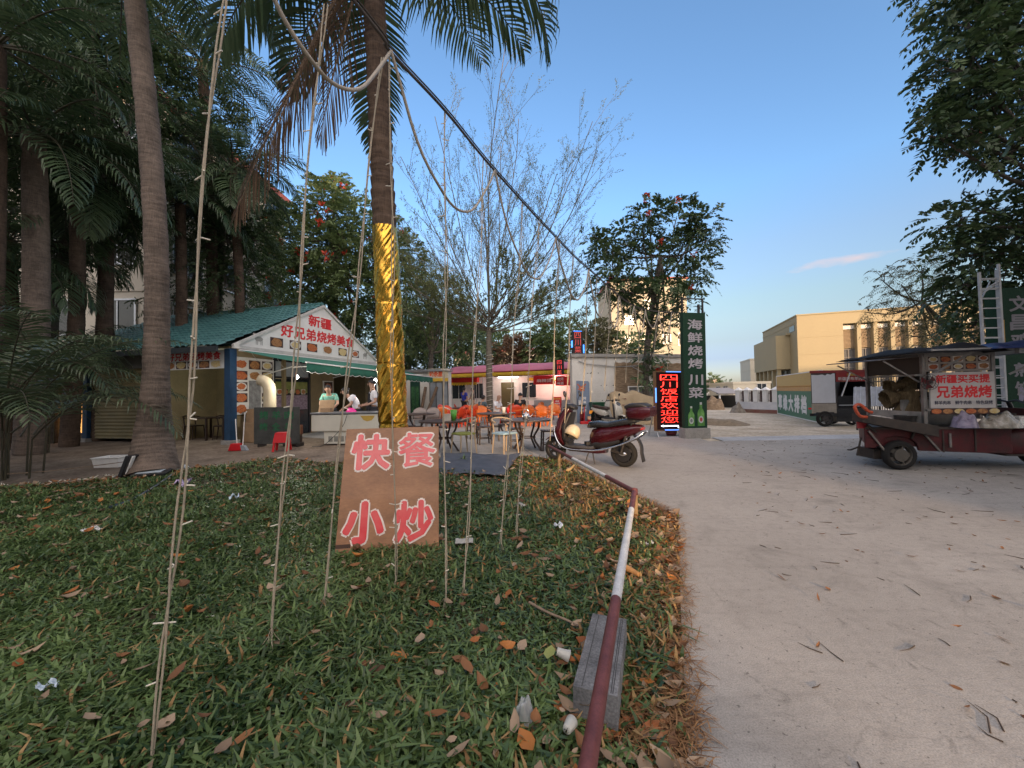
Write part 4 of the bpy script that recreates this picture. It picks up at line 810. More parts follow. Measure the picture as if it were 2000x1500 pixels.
mb = MB(); mb.b2((4.06, -0.02, 0.95), (4.62, 0.02, 1.98)); mb.m = 1; mb.b2((4.10, -0.024, 0.99), (4.58, -0.021, 1.94)); food_tile(mb, 4.16, 1.1, 4.52, 1.4, -0.027, 4, 2); food_tile(mb, 4.14, 1.45, 4.54, 1.9, -0.027, 3, 2)
o = mb.build('poster', [plate, photo_dark] + FOOD, HUT); o.location = (-0.19, 0, 0); o.rotation_euler = (0, 0, R(90))
# green roll-out awning
awn = mat('green_awning', (0.035, 0.17, 0.12), 0.75, scale=3, var=0.14, fine=0.05); awn2 = mat('green_valance', (0.02, 0.115, 0.075), 0.75, scale=3, var=0.14)
A0, A1, B0, B1 = Vector((0.16, 0.15, EZ - 0.25)), Vector((0.16, 8.6, EZ - 0.25)), Vector((2.38, 0.3, 2.34)), Vector((2.38, 8.6, 2.20))
mb = MB(); rows = []
for i in range(9):
    a, b = A0.lerp(B0, i / 8), A1.lerp(B1, i / 8); rows.append([a.lerp(b, j / 40) - Vector((0, 0, 0.035 * math.sin(math.pi * i / 8) + 0.012 * math.sin(j * 1.3) * math.sin(math.pi * i / 8))) for j in range(41)])
mb.sheet(rows); AW = mb.build('awning', awn, HUT, solid=0.006)
mb = MB(); rows = [[], [], []]
for j in range(241):
    p = B0.lerp(B1, j / 240); sc = 0.24 + 0.045 * abs(math.sin(math.pi * j / 10)); x = 0.02 * math.sin(j * 0.37)
    rows[0].append(p); rows[1].append(p + Vector((x, 0, -sc * 0.6))); rows[2].append(p + Vector((x * 1.5, 0, -sc)))
mb.sheet(rows); mb.m = 1; mb.tube([r + Vector((0.004, 0, 0)) for r in rows[2]], 0.006, 4); mb.build('valance', [awn2, white], AW, solid=0.004)
mb = MB(); mb.tube([B0 + Vector((0.01, -0.05, 0.01)), B1 + Vector((0.01, 0.05, 0.01))], 0.022, 8); mb.tube([A0, A1], 0.03, 8)
for y in (1.2, 4.4, 7.6): mb.tube([(0.0, y, 2.1), (1.0, y, 2.32), (2.34, y, 2.3)], 0.018, 6)
mb.build('awning_frame', white, AW)
mb = MB()
for k in range(9):
    p, q = A0.lerp(A1, 0.02 + k * 0.105) + Vector((0.25, 0, -0.06)), A0.lerp(A1, 0.02 + (k + 1) * 0.105) + Vector((0.25, 0, -0.06)); mb.tube(catenary(p, q, 0.3 + 0.12 * (k % 3), 10), 0.006, 4)
mb.build('wire_garland', mat('clear_wire', (0.45, 0.46, 0.42), 0.4), AW)
# the round lit window in the lean-to at the far end
mb = MB(); mb.b2((-LEN, 0.52, 0), (-6.1, 0.58, 2.36)); LT = mb.build('end_wall', mat('grey_wall', (0.10, 0.09, 0.08), 0.8), HUT)
mb = MB(); V = [(-7.0 + 0.62 * math.cos(a), 0.512, 0.85 + 0.62 * math.sin(a)) for a in [6.283 * k / 28 for k in range(28)]]; mb.add(V, [tuple(range(28))])
mb.build('round_window', mat('warm_window', (0.95, 0.42, 0.10), 0.5, emit=0.55), LT)
mb = MB(); mb.tube([(-7.0 + 0.64 * math.cos(6.283 * k / 28), 0.505, 0.85 + 0.64 * math.sin(6.283 * k / 28)) for k in range(29)], 0.03, 6); mb.b2((-7.03, 0.5, 0.2), (-6.97, 0.51, 1.5)); mb.build('window_frame', black, LT)
HM = Matrix.Translation((-8.26, 11.3, -0.02)) @ Matrix.Rotation(-0.236, 4, 'Z')
def hut(x, y, z=0.02): return HM @ Vector((x, y, z))

# ---------------------------------------------------------------- apartment blocks seen behind
def block(label, loc, rz, L, W, H, wall, wins=(), roofm=None, over=0.4, name='apartment_building', roof_h=0.6):
    """front runs along local x at y = 0 looking to -y; WINS: (face, along, z, w, h)"""
    t = thing(name, label, 'building', loc, rz); mb_ = MB(); mb_.b2((0, 0, 0), (L, W, H))
    for z in np.arange(3.2, H - 0.5, 3.2): mb_.b2((-0.06, -0.06, z - 0.08), (L + 0.06, W + 0.06, z + 0.08))
    mb_.build('wall', wall, t); mb_ = MB(); mb_.b2((-over, -over, H), (L + over, W + over, H + 0.35))
    if roof_h > 0.5: mb_.add([(-over, -over, H + 0.352), (L + over, -over, H + 0.352), (L + over, W + over, H + 0.352), (-over, W + over, H + 0.352), (L * 0.25, W / 2, H + roof_h + 0.9), (L * 0.75, W / 2, H + roof_h + 0.9)], [(0, 1, 5, 4), (1, 2, 5), (2, 3, 4, 5), (3, 0, 4)])
    mb_.build('roof', roofm or wall, t)
    for f_, a, z, ww, hh in wins:
        m1 = MB(); fw = 0.08
        def bx(m_, a0, z0, a1, z1, d0, d1):
            if f_ == 'f': m_.b2((a0, -d1, z0), (a1, -d0, z1))
            elif f_ == 'l': m_.b2((-d1, a0, z0), (-d0, a1, z1))
            else: m_.b2((L + d0, a0, z0), (L + d1, a1, z1))
        bx(m1, a - fw, z - fw, a, z + hh + fw, 0.0, 0.09); bx(m1, a + ww, z - fw, a + ww + fw, z + hh + fw, 0.0, 0.09); bx(m1, a, z + hh, a + ww, z + hh + fw, 0.0, 0.09); bx(m1, a, z - fw, a + ww, z, 0.0, 0.14); bx(m1, a + ww / 2 - 0.03, z, a + ww / 2 + 0.03, z + hh, 0.01, 0.06)
        wn = m1.build('window', steel, t); m2 = MB(); bx(m2, a, z, a + ww, z + hh, 0.005, 0.03); m2.build('pane', darkglass, wn)
    return t
cream = mat('cream_render', (0.50, 0.46, 0.38), 0.85, scale=0.35, var=0.10, fine=0.03)
redroof = mat('red_roof', (0.32, 0.09, 0.07), 0.7, var=0.25, scale=1.5)
wl = [('f', x, z, 1.6, 1.5) for x in (1.5, 5.0, 8.5, 12.0, 14.8) for z in (1.2, 4.4, 7.6, 10.8, 13.4)] + [('r', y, z, 1.7, 1.6) for y in (1.2, 4.6, 8.2) for z in (4.4, 7.6, 10.8, 13.4)]
block('cream apartment block with red roof hidden behind the palms', (-33.5, 17.5, -0.03), 0, 17.0, 10.5, 15.5, cream, wl, redroof)
t1 = D(1196, 690, 70); cream2 = mat('yellow_cream_render', (0.42, 0.37, 0.27), 0.85, scale=0.25, var=0.06)
block('cream apartment block with red roof behind the dark tulip tree', (t1.x, 70, -0.03), -0.03, 13.6, 12, 21.5, cream2, [('f', 2.4, 9.9, 1.5, 1.5), ('f', 5.0, 10.7, 0.9, 0.8), ('f', 9.2, 9.9, 1.3, 1.5), ('f', 12.0, 9.4, 1.2, 2.2), ('f', 2.4, 13.4, 1.5, 1.5), ('f', 12.0, 12.9, 1.2, 2.2), ('f', 6.0, 16.2, 1.5, 1.5)], redroof, 0.3)
t1 = D(952, 700, 95); block('warm sunlit apartment block far behind the bronze tree', (t1.x, 95, -0.03), 0, 14, 10, 11.6, cream2, [('f', 1.5 + 3 * i, z, 1.4, 1.5) for i in range(4) for z in (6, 9)], redroof, 0.3)
t1 = D(886, 700, 80); block('narrow cream block glimpsed left of the bare tree', (t1.x, 80, -0.03), 0, 3.2, 8, 9.5, cream2, [], redroof, 0.2)
# yellow civic hall
YH = thing('civic_hall', 'large yellow hall with tall pilasters beyond the wall', 'building', (50.6, 68, -0.03), -0.346)
hallm = mat('hall_yellow_panel', (0.30, 0.25, 0.15), 0.8, scale=0.2, var=0.05, fine=0.02); louv = mat('hall_louvre', (0.26, 0.19, 0.115), 0.7, var=0.1); bronze = mat('hall_window_frame', (0.12, 0.11, 0.105), 0.5)
H = 14.3; mb = MB(); mb.b2((0, 0, 0), (6.6, 22, H - 0.9)); mb.b2((6.6, 1.5, 0), (27, 22, H - 0.9)); mb.b2((6.6, 0, 12.2), (27, 1.5, H - 0.9)); mb.b2((0.002, 0.002, H - 0.9), (27, 22, H - 0.2)); mb.b2((-0.12, -0.12, H - 0.2), (27, 22, H))
mb.add([(6.6, -0.01, 12.2), (6.6, 1.5, 11.2), (6.6, 1.5, 12.2)], [(0, 1, 2)])
for z in (4.0, 7.2, 10.2): mb.b2((-0.03, -0.03, z - 0.05), (6.6, 0.0, z + 0.05))
for i in range(9): mb.b2((8.6 + 2.25 * i, 0.25, 0), (9.15 + 2.25 * i, 1.5, 12.2))
mb.build('wall', hallm, YH)
for i in range(8):
    x0 = 9.15 + 2.25 * i if i else 9.15; x0 = 6.6 + 0.001 if i == 0 else 9.15 + 2.25 * (i - 1); x1 = 8.6 if i == 0 else 8.6 + 2.25 * i
    mb = MB(); mb.b2((x0, 1.1, 11.3), (x1, 1.3, 12.0)); mb.m = 1
    for k in range(14): mb.b2((x0, 1.15, 8.1 + 0.22 * k), (x1, 1.3, 8.1 + 0.22 * k + 0.15))
    lo = mb.build('louvre', [white, louv], YH)
    mb = MB()
    for xx in (x0, (x0 + x1) / 2, x1 - 0.1): mb.b2((xx, 1.2, 0.5), (xx + 0.1, 1.4, 7.9))
    for zz in (0.5, 2.6, 4.6, 6.4, 7.8): mb.b2((x0, 1.22, zz), (x1, 1.38, zz + 0.12))
    wn = mb.build('window', bronze, YH); mb = MB(); mb.b2((x0, 1.36, 0.5), (x1, 1.44, 7.9)); mb.build('pane', mat('hall_glass', (0.10, 0.10, 0.10), 0.12, var=0.2), wn)
mb = MB(); mb.b2((-2.2, 4, 4.9), (-0.01, 20.5, 11.2)); mb.b2((-0.7, 3.4, 11.2), (-0.01, 21, 11.5)); mb.b2((-0.05, 1, 12.9), (0, 22, 13.1))
for k in range(6): mb.b2((-2.0, 4.4 + 3.1 * k, 0), (-1.4, 5.0 + 3.1 * k, 4.9))
mb.build('side_wing', hallm, YH)
mb = MB(); mb.b2((-0.06, 4, 0.2), (-0.01, 20.5, 4.8)); mb.b2((-0.06, 1.2, 11.6), (-0.01, 3.8, 12.6)); mb.build('side_window', darkglass, YH)
def simple_block(label, px0, px1, py, Z, depth, rz, wall, wins, name='building'):
    a, b = D(px0, py, Z), D(px1, py, Z); return block(label, (a.x, Z, -0.03), rz, b.x - a.x, depth, a.z + 0.03, wall, wins, None, 0.1, name, 0)
pale = mat('pale_render', (0.47, 0.43, 0.34), 0.85, scale=0.3, var=0.06)
simple_block('pale windowless block left of the yellow hall', 1465, 1500, 703, 105, 12, -0.34, pale, [])
simple_block('low pale building with dark tall windows behind the pillar wall', 1432, 1500, 750, 62, 10, -0.12, pale, [('f', 3.6, 0.8, 1.3, 1.3), ('l', 2.0, 0.5, 1.6, 1.3), ('l', 5, 0.5, 1.6, 1.3)])
pinkm = mat('pink_render', (0.42, 0.30, 0.24), 0.85, scale=0.1, var=0.15)
simple_block('distant pink apartment house on the skyline', 1391, 1404, 742, 230, 12, 0, pinkm, [('f', 0.8, 6.6, 1.2, 1.2), ('f', 2.6, 3.4, 1.2, 1.2)]); simple_block('distant stepped pink house beside the low pale building', 1404, 1424, 750, 240, 12, 0, pinkm, [('f', 2, 4, 1.2, 1.2), ('f', 4.5, 4, 1.2, 1.2)])

# ---------------------------------------------------------------- far side of the dining yard
MT = thing('tea_shop', 'small white shop with glass doors and orange lettered sign', 'building', (D(793, 790, 21.5).x, 21.5, -0.006), -0.16)
mb = MB(); mb.b2((0, 0, 0), (3.1, 0.5, 2.6)); mb.m = 1; mb.b2((-0.1, -0.25, 2.6), (3.2, 0.6, 2.72)); mb.build('wall', [offwhite, steel], MT)
d = MB(); d.b2((0.35, -0.05, 0), (1.05, 0, 2.1)); o = d.build('door', mat('green_door', (0.012, 0.05, 0.035), 0.4), MT); mb = MB(); mb.b2((0.45, -0.06, 0.25), (0.68, -0.052, 1.8)); mb.b2((0.74, -0.06, 0.25), (0.97, -0.052, 1.8)); mb.build('pane', mat('green_glass', (0.05, 0.13, 0.06), 0.15, var=0.5, scale=10), o)
d = MB()
for x in (1.75, 2.2, 2.65, 3.04): d.b2((x, -0.05, 0), (x + 0.05, 0, 2.05))
o = d.build('glass_door', darksteel, MT); mb = MB(); mb.b2((1.8, -0.03, 0.05), (3.04, -0.01, 2.0)); mb.build('pane', mat('pale_glass', (0.25, 0.28, 0.31), 0.12, var=0.25, scale=1.5), o)
sg = MB(); sg.b2((1.7, -0.16, 2.05), (3.15, -0.1, 2.75)); sg.m = 1; sg.text('奶茶屋', 1.8, 2.3, 2.75, 2.68, -0.163, 0.04); sg.m = 2; sg.b2((1.7, -0.163, 2.05), (3.15, -0.161, 2.22)); sg.build('sign', [mat('cream_sign', (0.62, 0.55, 0.40), 0.5), mat('orange_letter', (0.7, 0.10, 0.03), 0.5), mat('yellow_band', (0.65, 0.42, 0.05), 0.5)], MT)
for k, (x, rx_) in enumerate(((818, 0.05), (828, 0.16))):
    b = G(x, 797, -0.006) if False else D(x, 800, 20.6); b.z = -0.006; mb = MB(); top_ = Vector((0.25 + 0.35 * k, 0.55, 1.75)); mb.tube([(0, 0, 0.0), top_ * 0.5 + Vector((0.03, 0, 0)), top_], [0.10, 0.09, 0.08], 8)
    o = mb.build('log', mat('rough_log', (0.16, 0.11, 0.075), 0.9, scale=9, var=0.35, bump=0.4), None); o.location = b; tag(o, ('straight upright log leaning on the white shop front', 'slanting log leaning beside the upright one')[k], 'log')
PB = thing('prefab_house', 'long white prefab house behind the orange chairs', 'building', (D(872, 790, 26).x, 26, -0.006), -0.12)
mb = MB(); mb.b2((0, 0, 0), (9.2, 3.2, 2.6)); mb.m = 1; mb.b2((-0.1, -0.1, 2.6), (9.3, 3.3, 2.7)); mb.build('wall', [white, steel], PB)
for x, ww in ((0.45, 0.85), (1.95, 0.6), (5.15, 0.9)):
    d = MB(); d.b2((x - 0.05, -0.04, 0.98), (x + ww + 0.05, 0, 2.05)); o = d.build('window', white, PB); mb = MB(); mb.b2((x, -0.05, 1.03), (x + ww / 2 - 0.02, -0.042, 2.0)); mb.b2((x + ww / 2 + 0.02, -0.05, 1.03), (x + ww, -0.042, 2.0)); mb.build('pane', darkglass, o)
d = MB(); d.b2((3.75, -0.04, 0), (4.6, 0, 2.05)); d.build('door', mat('olive_door', (0.10, 0.08, 0.03), 0.5), PB)
mb = MB()
for i in range(22): mb.b2((0.1 + 0.09 * i, -0.62, 0.1), (0.13 + 0.09 * i, -0.59, 0.85))
mb.b2((0.05, -0.63, 0.85), (2.1, -0.58, 0.91)); mb.build('railing', white, PB)
# red quarter-round awning
RA = thing('red_awning', 'small red awning with yellow fringe over the white prefab wall', 'awning', PB.matrix_basis @ Vector((0, 0, 0)) if False else (D(880, 750, 25.7).x, 25.7, -0.006), -0.12)
redcl = mat('red_canvas', (0.55, 0.035, 0.03), 0.7, var=0.12); yelcl = mat('yellow_fringe', (0.70, 0.46, 0.04), 0.7, var=0.1)
mb = MB(); rows = [[(0.0 + 1.95 * j / 14 + (0.18 if j == 0 else 0) * (1 - math.sin(a)), -0.75 * math.cos(a), 2.08 + 0.55 * math.sin(a)) for j in range(15)] for a in [math.pi / 2 * i / 8 for i in range(9)]]; mb.sheet(rows)
mb.add([(0.0, -0.75 * math.cos(a), 2.08 + 0.55 * math.sin(a)) for a in [math.pi / 2 * i / 8 for i in range(9)]] + [(0, 0, 2.08)], [tuple(range(10))]); mb.add([(1.95, -0.75 * math.cos(a), 2.08 + 0.55 * math.sin(a)) for a in [math.pi / 2 * i / 8 for i in range(9)]] + [(1.95, 0, 2.08)], [tuple(range(10))])
mb.build('canopy', redcl, RA)
def fringe(mb_, a, b, h, sc=0.18, amp=0.06):
    a, b = Vector(a), Vector(b); n_ = max(8, int((b - a).length / sc * 6)); r0, r1 = [], []
    for j in range(n_ + 1):
        p = a.lerp(b, j / n_); r0.append(p); r1.append(p - Vector((0, 0, h + amp * abs(math.sin(math.pi * j / 6)))))
    return mb_.sheet([r0, r1])
mb = MB(); fringe(mb, (0, -0.751, 2.08), (1.95, -0.751, 2.08), 0.14); mb.build('fringe', yelcl, RA, solid=0.004)
mb = MB()
for x in (0.05, 1.9): mb.tube([(x, -0.74, 2.08), (x, -0.74, 0.0)], 0.018, 6)
mb.build('post', steel, RA)
# pink dining canopy
pl, pr = D(862, 731, 24.5), D(1118, 721, 21.4); rzc = math.atan2(pr.y - pl.y, pr.x - pl.x); CL = math.hypot(pr.x - pl.x, pr.y - pl.y)
PC = thing('dining_canopy', 'long faded pink canopy with yellow scalloped fringe over dining tables', 'canopy', (pl.x, pl.y, -0.006), rzc)
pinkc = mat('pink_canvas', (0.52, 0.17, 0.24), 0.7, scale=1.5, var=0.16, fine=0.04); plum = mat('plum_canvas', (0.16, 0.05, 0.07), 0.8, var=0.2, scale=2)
EH, RH, CW = 2.62, 3.28, 3.2
def arch(u): y = CW * u; return y, EH + (RH - EH) * math.sin(math.pi * (0.06 + 0.88 * u)) - (RH - EH) * math.sin(math.pi * 0.06)
mb = MB(); rows = []
for i in range(15):
    y, z = arch(i / 14); rows.append([(CL * j / 30 + (0.35 * math.sin(math.pi * i / 14) if j == 0 else 0), y, z + 0.02 * math.sin(j * 1.05)) for j in range(31)])
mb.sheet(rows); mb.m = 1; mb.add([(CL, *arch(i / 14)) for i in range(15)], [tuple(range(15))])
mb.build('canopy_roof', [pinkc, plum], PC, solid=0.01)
mb = MB(); mb.tube([(0, -0.01, EH), (CL, -0.01, EH)], 0.035, 6); mb.build('hem', mat('maroon_hem', (0.25, 0.015, 0.025), 0.7), PC)
mb = MB(); fringe(mb, (0, -0.02, EH - 0.02), (CL, -0.02, EH - 0.02), 0.20, 0.10); mb.build('fringe', yelcl, PC, solid=0.004)
mb = MB(); fringe(mb, (2.2, CW - 0.4, 2.36), (CL - 1.3, CW - 0.4, 2.30), 0.16, 0.10); mb.build('fringe', yelcl, PC, solid=0.004)
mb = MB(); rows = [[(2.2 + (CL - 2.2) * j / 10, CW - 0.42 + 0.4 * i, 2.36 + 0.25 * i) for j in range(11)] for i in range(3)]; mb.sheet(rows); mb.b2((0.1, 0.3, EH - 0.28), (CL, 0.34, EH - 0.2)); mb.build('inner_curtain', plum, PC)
for x, y in ((0.1, 0.05), (2.9, 0.05), (5.8, 0.05), (CL - 0.1, 0.05), (0.1, CW), (4.3, CW), (CL - 0.1, CW)):
    mb = MB(); mb.tube([(x, y, 0), (x, y, EH)], 0.025, 6); mb.build('post', steel, PC)
led = mat('led_red_dim', (0.75, 0.05, 0.05), 0.5, emit=0.5)
sg = MB(); sg.b2((CL - 0.95, -0.16, 2.30), (CL - 0.45, -0.08, 3.18)); sg.m = 1
for k, ch in enumerate('四川菜'): sg.text(ch, CL - 0.83, 2.90 - 0.28 * k, CL - 0.57, 3.12 - 0.28 * k, -0.163, 0.0)
o = tag(sg.build('led_sign', [black, led]), 'black vertical sign with dim red characters on the pink canopy eave', 'sign'); o.location = PC.location; o.rotation_euler = PC.rotation_euler
# lit kitchen stall with red banners
KS = thing('kitchen_stall', 'brightly lit open kitchen stall with red banners under the canopy', 'stall', (D(1040, 790, 24.6).x, 24.6, -0.006), -0.16)
pink_w = mat('pink_panel', (0.62, 0.45, 0.42), 0.6, var=0.08); redban = mat('red_banner', (0.58, 0.03, 0.035), 0.6, var=0.15, scale=4)
mb = MB(); mb.b2((0, 1.2, 0), (3.1, 1.3, 2.6)); mb.b2((3.0, 0, 0), (3.1, 1.2, 2.6)); mb.b2((0, -0.1, 2.55), (3.15, 1.3, 2.62)); mb.build('wall', pink_w, KS)
mb = MB(); mb.b2((0.1, 0.0, 0), (2.9, 0.5, 0.85)); mb.build('counter', steel, KS)
sg = MB(); sg.b2((0.1, -0.1, 1.85), (1.45, -0.05, 2.4)); sg.b2((1.5, -0.12, 1.75), (2.4, -0.07, 2.35)); sg.m = 1; sg.text('麻辣烫', 0.3, 1.98, 1.25, 2.2, -0.104, 0.03); sg.text('烧烤', 1.6, 2.06, 2.0, 2.28, -0.124, 0.03); sg.text('啤酒', 1.6, 1.8, 2.0, 2.0, -0.124, 0.03); sg.build('banner', [redban, white], KS)
sg = MB(); sg.b2((0.3, 1.14, 0.95), (1.3, 1.19, 1.75)); sg.b2((1.6, 1.14, 0.95), (2.5, 1.19, 1.75)); sg.m = 1
for q in range(14): a = 6.283 * q / 14; sg.b2((0.8 + 0.26 * math.cos(a) - 0.05, 1.134, 1.35 + 0.26 * math.sin(a) - 0.05), (0.8 + 0.26 * math.cos(a) + 0.05, 1.138, 1.35 + 0.26 * math.sin(a) + 0.05))
sg.text('快递', 1.75, 1.15, 2.3, 1.45, 1.137, 0.02); sg.build('poster', [mat('pale_pink', (0.68, 0.55, 0.52), 0.6), redink], KS)
mb = MB(); 
for r_ in range(3):
    for c_ in range(2): food_tile(mb, 2.45 + 0.24 * c_, 0.95 + 0.3 * r_, 2.66 + 0.24 * c_, 1.2 + 0.3 * r_, -0.13, r_ + c_, 1)
mb.m = 0; mb.b2((2.42, -0.128, 0.9), (2.95, -0.10, 1.9)); mb.build('menu_board', [plate] + FOOD, KS)
mb = MB(); mb.tube([(0.4, 0.3, 2.5), (2.6, 0.3, 2.5)], 0.03, 8); mb.build('tube_lamp', mat('lamp_white', (1.0, 0.86, 0.72), 0.5, emit=5.0), KS)
def lamp(loc, watts, col=(1, 0.85, 0.7), size=0.05, parent=None):
    l = bpy.data.lights.new('lamp', 'POINT'); l.energy = watts; l.color = col; l.shadow_soft_size = size; o = bpy.data.objects.new('lamp_light', l); COL.objects.link(o); o.location = loc
    if parent: o.parent = parent
    return o
lamp((1.5, 0.1, 2.35), 85, (1, 0.72, 0.6), 0.3, KS)
mb = MB(); mb.tube([(-2.2, 0.0, 2.36), (-0.9, 0.0, 2.36)], 0.03, 8); mb.build('tube_lamp', MATS['lamp_white'], KS); lamp((-1.6, -0.3, 2.2), 16, (1, 0.84, 0.72), 0.3, KS)  # extra tube and lamp, added to brighten the dining area
MT.scale = (0.80, 1, 1)
# red menu stand
RM = thing('menu_stand', 'red standing menu with rows of pale characters beside the tables', 'sign', (D(1080, 800, 18.6).x, 18.6, -0.006), -0.05)
sg = MB(); sg.b2((0, -0.02, 0.22), (0.42, 0.02, 1.12)); sg.m = 1; sg.text('东北风味', 0.04, 0.99, 0.38, 1.08, -0.023, 0.02); sg.m = 2
for k, tx in enumerate(('烤肉', '麻辣烫', '水煮鱼', '手工水饺', '砂锅米线', '特色小吃')): sg.text(tx, 0.21 - 0.043 * len(tx), 0.87 - 0.115 * k, 0.21 + 0.043 * len(tx), 0.95 - 0.115 * k, -0.023, 0.02)
sg.build('panel', [redban, yelcl, white], RM); mb = MB()
for x in (0.02, 0.40): mb.tube([(x, 0.02, 1.1), (x, -0.12, 0)], 0.012, 5); mb.tube([(x, 0.03, 1.1), (x, 0.4, 0)], 0.012, 5)
mb.build('leg', darksteel, RM)

# ---------------------------------------------------------------- white walled yard building at the right of the plaza
wa, wb = D(1119, 800, 17.2), D(1338, 800, 18.4); WW = math.hypot(wb.x - wa.x, wb.y - wa.y)
WB = thing('plaster_wall', 'tall white plastered yard wall with reed panels and a grey coping', 'wall', (wa.x, wa.y, -0.006), math.atan2(wb.y - wa.y, wb.x - wa.x))
mb = MB(); mb.b2((0, 0, 0), (WW, 0.3, 2.9)); mb.m = 1
g = random.Random(3)
for i in range(16): mb.lathe([(0, -0.004), (0.022, -0.004), (0.022, 0.01)], (g.uniform(0.5, 2.1), -0.004, g.choice((0.9, 1.6, 2.2)) + g.uniform(-.04, .04)), 8, 'Y')
mb.build('wall', [offwhite, black], WB)
mb = MB(); mb.b2((-0.08, -0.12, 2.9), (WW + 0.1, 0.42, 3.04)); mb.build('parapet', mat('grey_coping', (0.30, 0.29, 0.27), 0.85, var=0.2, scale=3), WB)
reed = mat('reed_mat', (0.12, 0.08, 0.048), 0.95, scale=5, col2=(0.33, 0.24, 0.155), stretch=(1, 1, 5), fine=0.3, bump=0.6)
for x0, x1, z0, z1 in ((2.05, 3.5, 1.15, 2.65), (3.95, WW, 1.9, 2.62)):
    mb = MB(); rows = [[(x0 + (x1 - x0) * j / 16 + 0.02 * math.sin(i * 2.1), -0.05 - 0.02 * math.sin(j * 0.9) * math.sin(i * 0.7), z0 + (z1 - z0) * i / 16 + 0.02 * math.sin(j * 1.7)) for j in range(17)] for i in range(17)]; mb.sheet(rows); mb.build('reed_panel', reed, WB, solid=0.02)
mb = MB(); mb.tube([(0.3, -0.05, 2.72), (0.6, -0.06, 2.6), (2.1, -0.08, 2.45), (3.4, -0.1, 2.5)], 0.02, 6); mb.tube([(2.8, -0.1, 2.5), (3.6, -0.12, 2.1)], 0.015, 5); mb.build('pipe', steel, WB)
rs = D(1121, 688, 16.9); sg = MB(); sg.b2((0, 0, 0), (0.5, 0.12, 1.05)); sg.m = 1
for k, ch in enumerate('四川菜'): sg.text(ch, 0.1, 0.70 - 0.32 * k, 0.4, 0.98 - 0.32 * k, -0.003, 0.0)
sg.m = 2; sg.b2((-0.02, -0.02, 0.3), (0.0, 0.12, 0.6)); sg.b2((0.5, -0.03, 0.05), (0.545, 0.1, 0.42)); sg.b2((0.05, -0.006, 1.02), (0.45, -0.003, 1.04))
RS = thing('rooftop_sign', 'dark led sign with blue edge strips standing on the plaster wall coping', 'sign', (wa.x + 0.05, wa.y + 0.03, 3.036), WB.rotation_euler.z)
bl_led = mat('blue_led', (0.06, 0.25, 1.0), 0.5, emit=1.1); sg.build('panel', [black, mat('led_dark_red', (0.5, 0.06, 0.05), 0.5, emit=0.35), bl_led], RS)
mb = MB(); mb.tube([(0.1, 0.2, 0), (0.1, 0.13, 0.9)], 0.012, 5); mb.tube([(0.4, 0.2, 0), (0.4, 0.13, 0.9)], 0.012, 5); mb.build('strut', steel, RS)
BP = thing('painted_pillar', 'blue grey painted board with crab picture and white lettering', 'sign', (D(1127, 800, 16.6).x, 16.6, -0.006), -0.05)
sg = MB(); sg.prism([(0, 0.02), (0.55, 0.02), (0.55, 1.72), (0.50, 1.80), (0, 1.82)], 0, 0.14); sg.m = 1
sg.text('海鲜', 0.07, 0.75, 0.17, 1.0, -0.004, 0.02); 
for k, ch in enumerate('阿美烧烤'): sg.text(ch, 0.28, 1.0 - 0.17 * k, 0.40, 1.12 - 0.17 * k, -0.004, 0.02)
sg.m = 2; sg.add([(0.22 + 0.13 * math.cos(a) * (1 + 0.3 * math.sin(6 * a)), -0.005, 1.48 + 0.11 * math.sin(a) * (1 + 0.3 * math.sin(6 * a))) for a in [6.283 * k / 36 for k in range(36)]], [tuple(range(36))])
for s_ in (-1, 1): sg.add([(0.22 + s_ * 0.08, -0.006, 1.56), (0.22 + s_ * 0.20, -0.006, 1.66), (0.22 + s_ * 0.17, -0.006, 1.70), (0.22 + s_ * 0.04, -0.006, 1.58)], [(0, 1, 2, 3)])
sg.m = 3; sg.add([(0.20, -0.0065, 1.5), (0.26, -0.0065, 1.5), (0.26, -0.0065, 1.45), (0.20, -0.0065, 1.44)], [(0, 1, 2, 3)])
sg.build('panel', [mat('blue_grey_board', (0.16, 0.21, 0.29), 0.6, var=0.15, scale=3), white, mat('crab_orange', (0.45, 0.10, 0.03), 0.6), black], BP, 0.01)

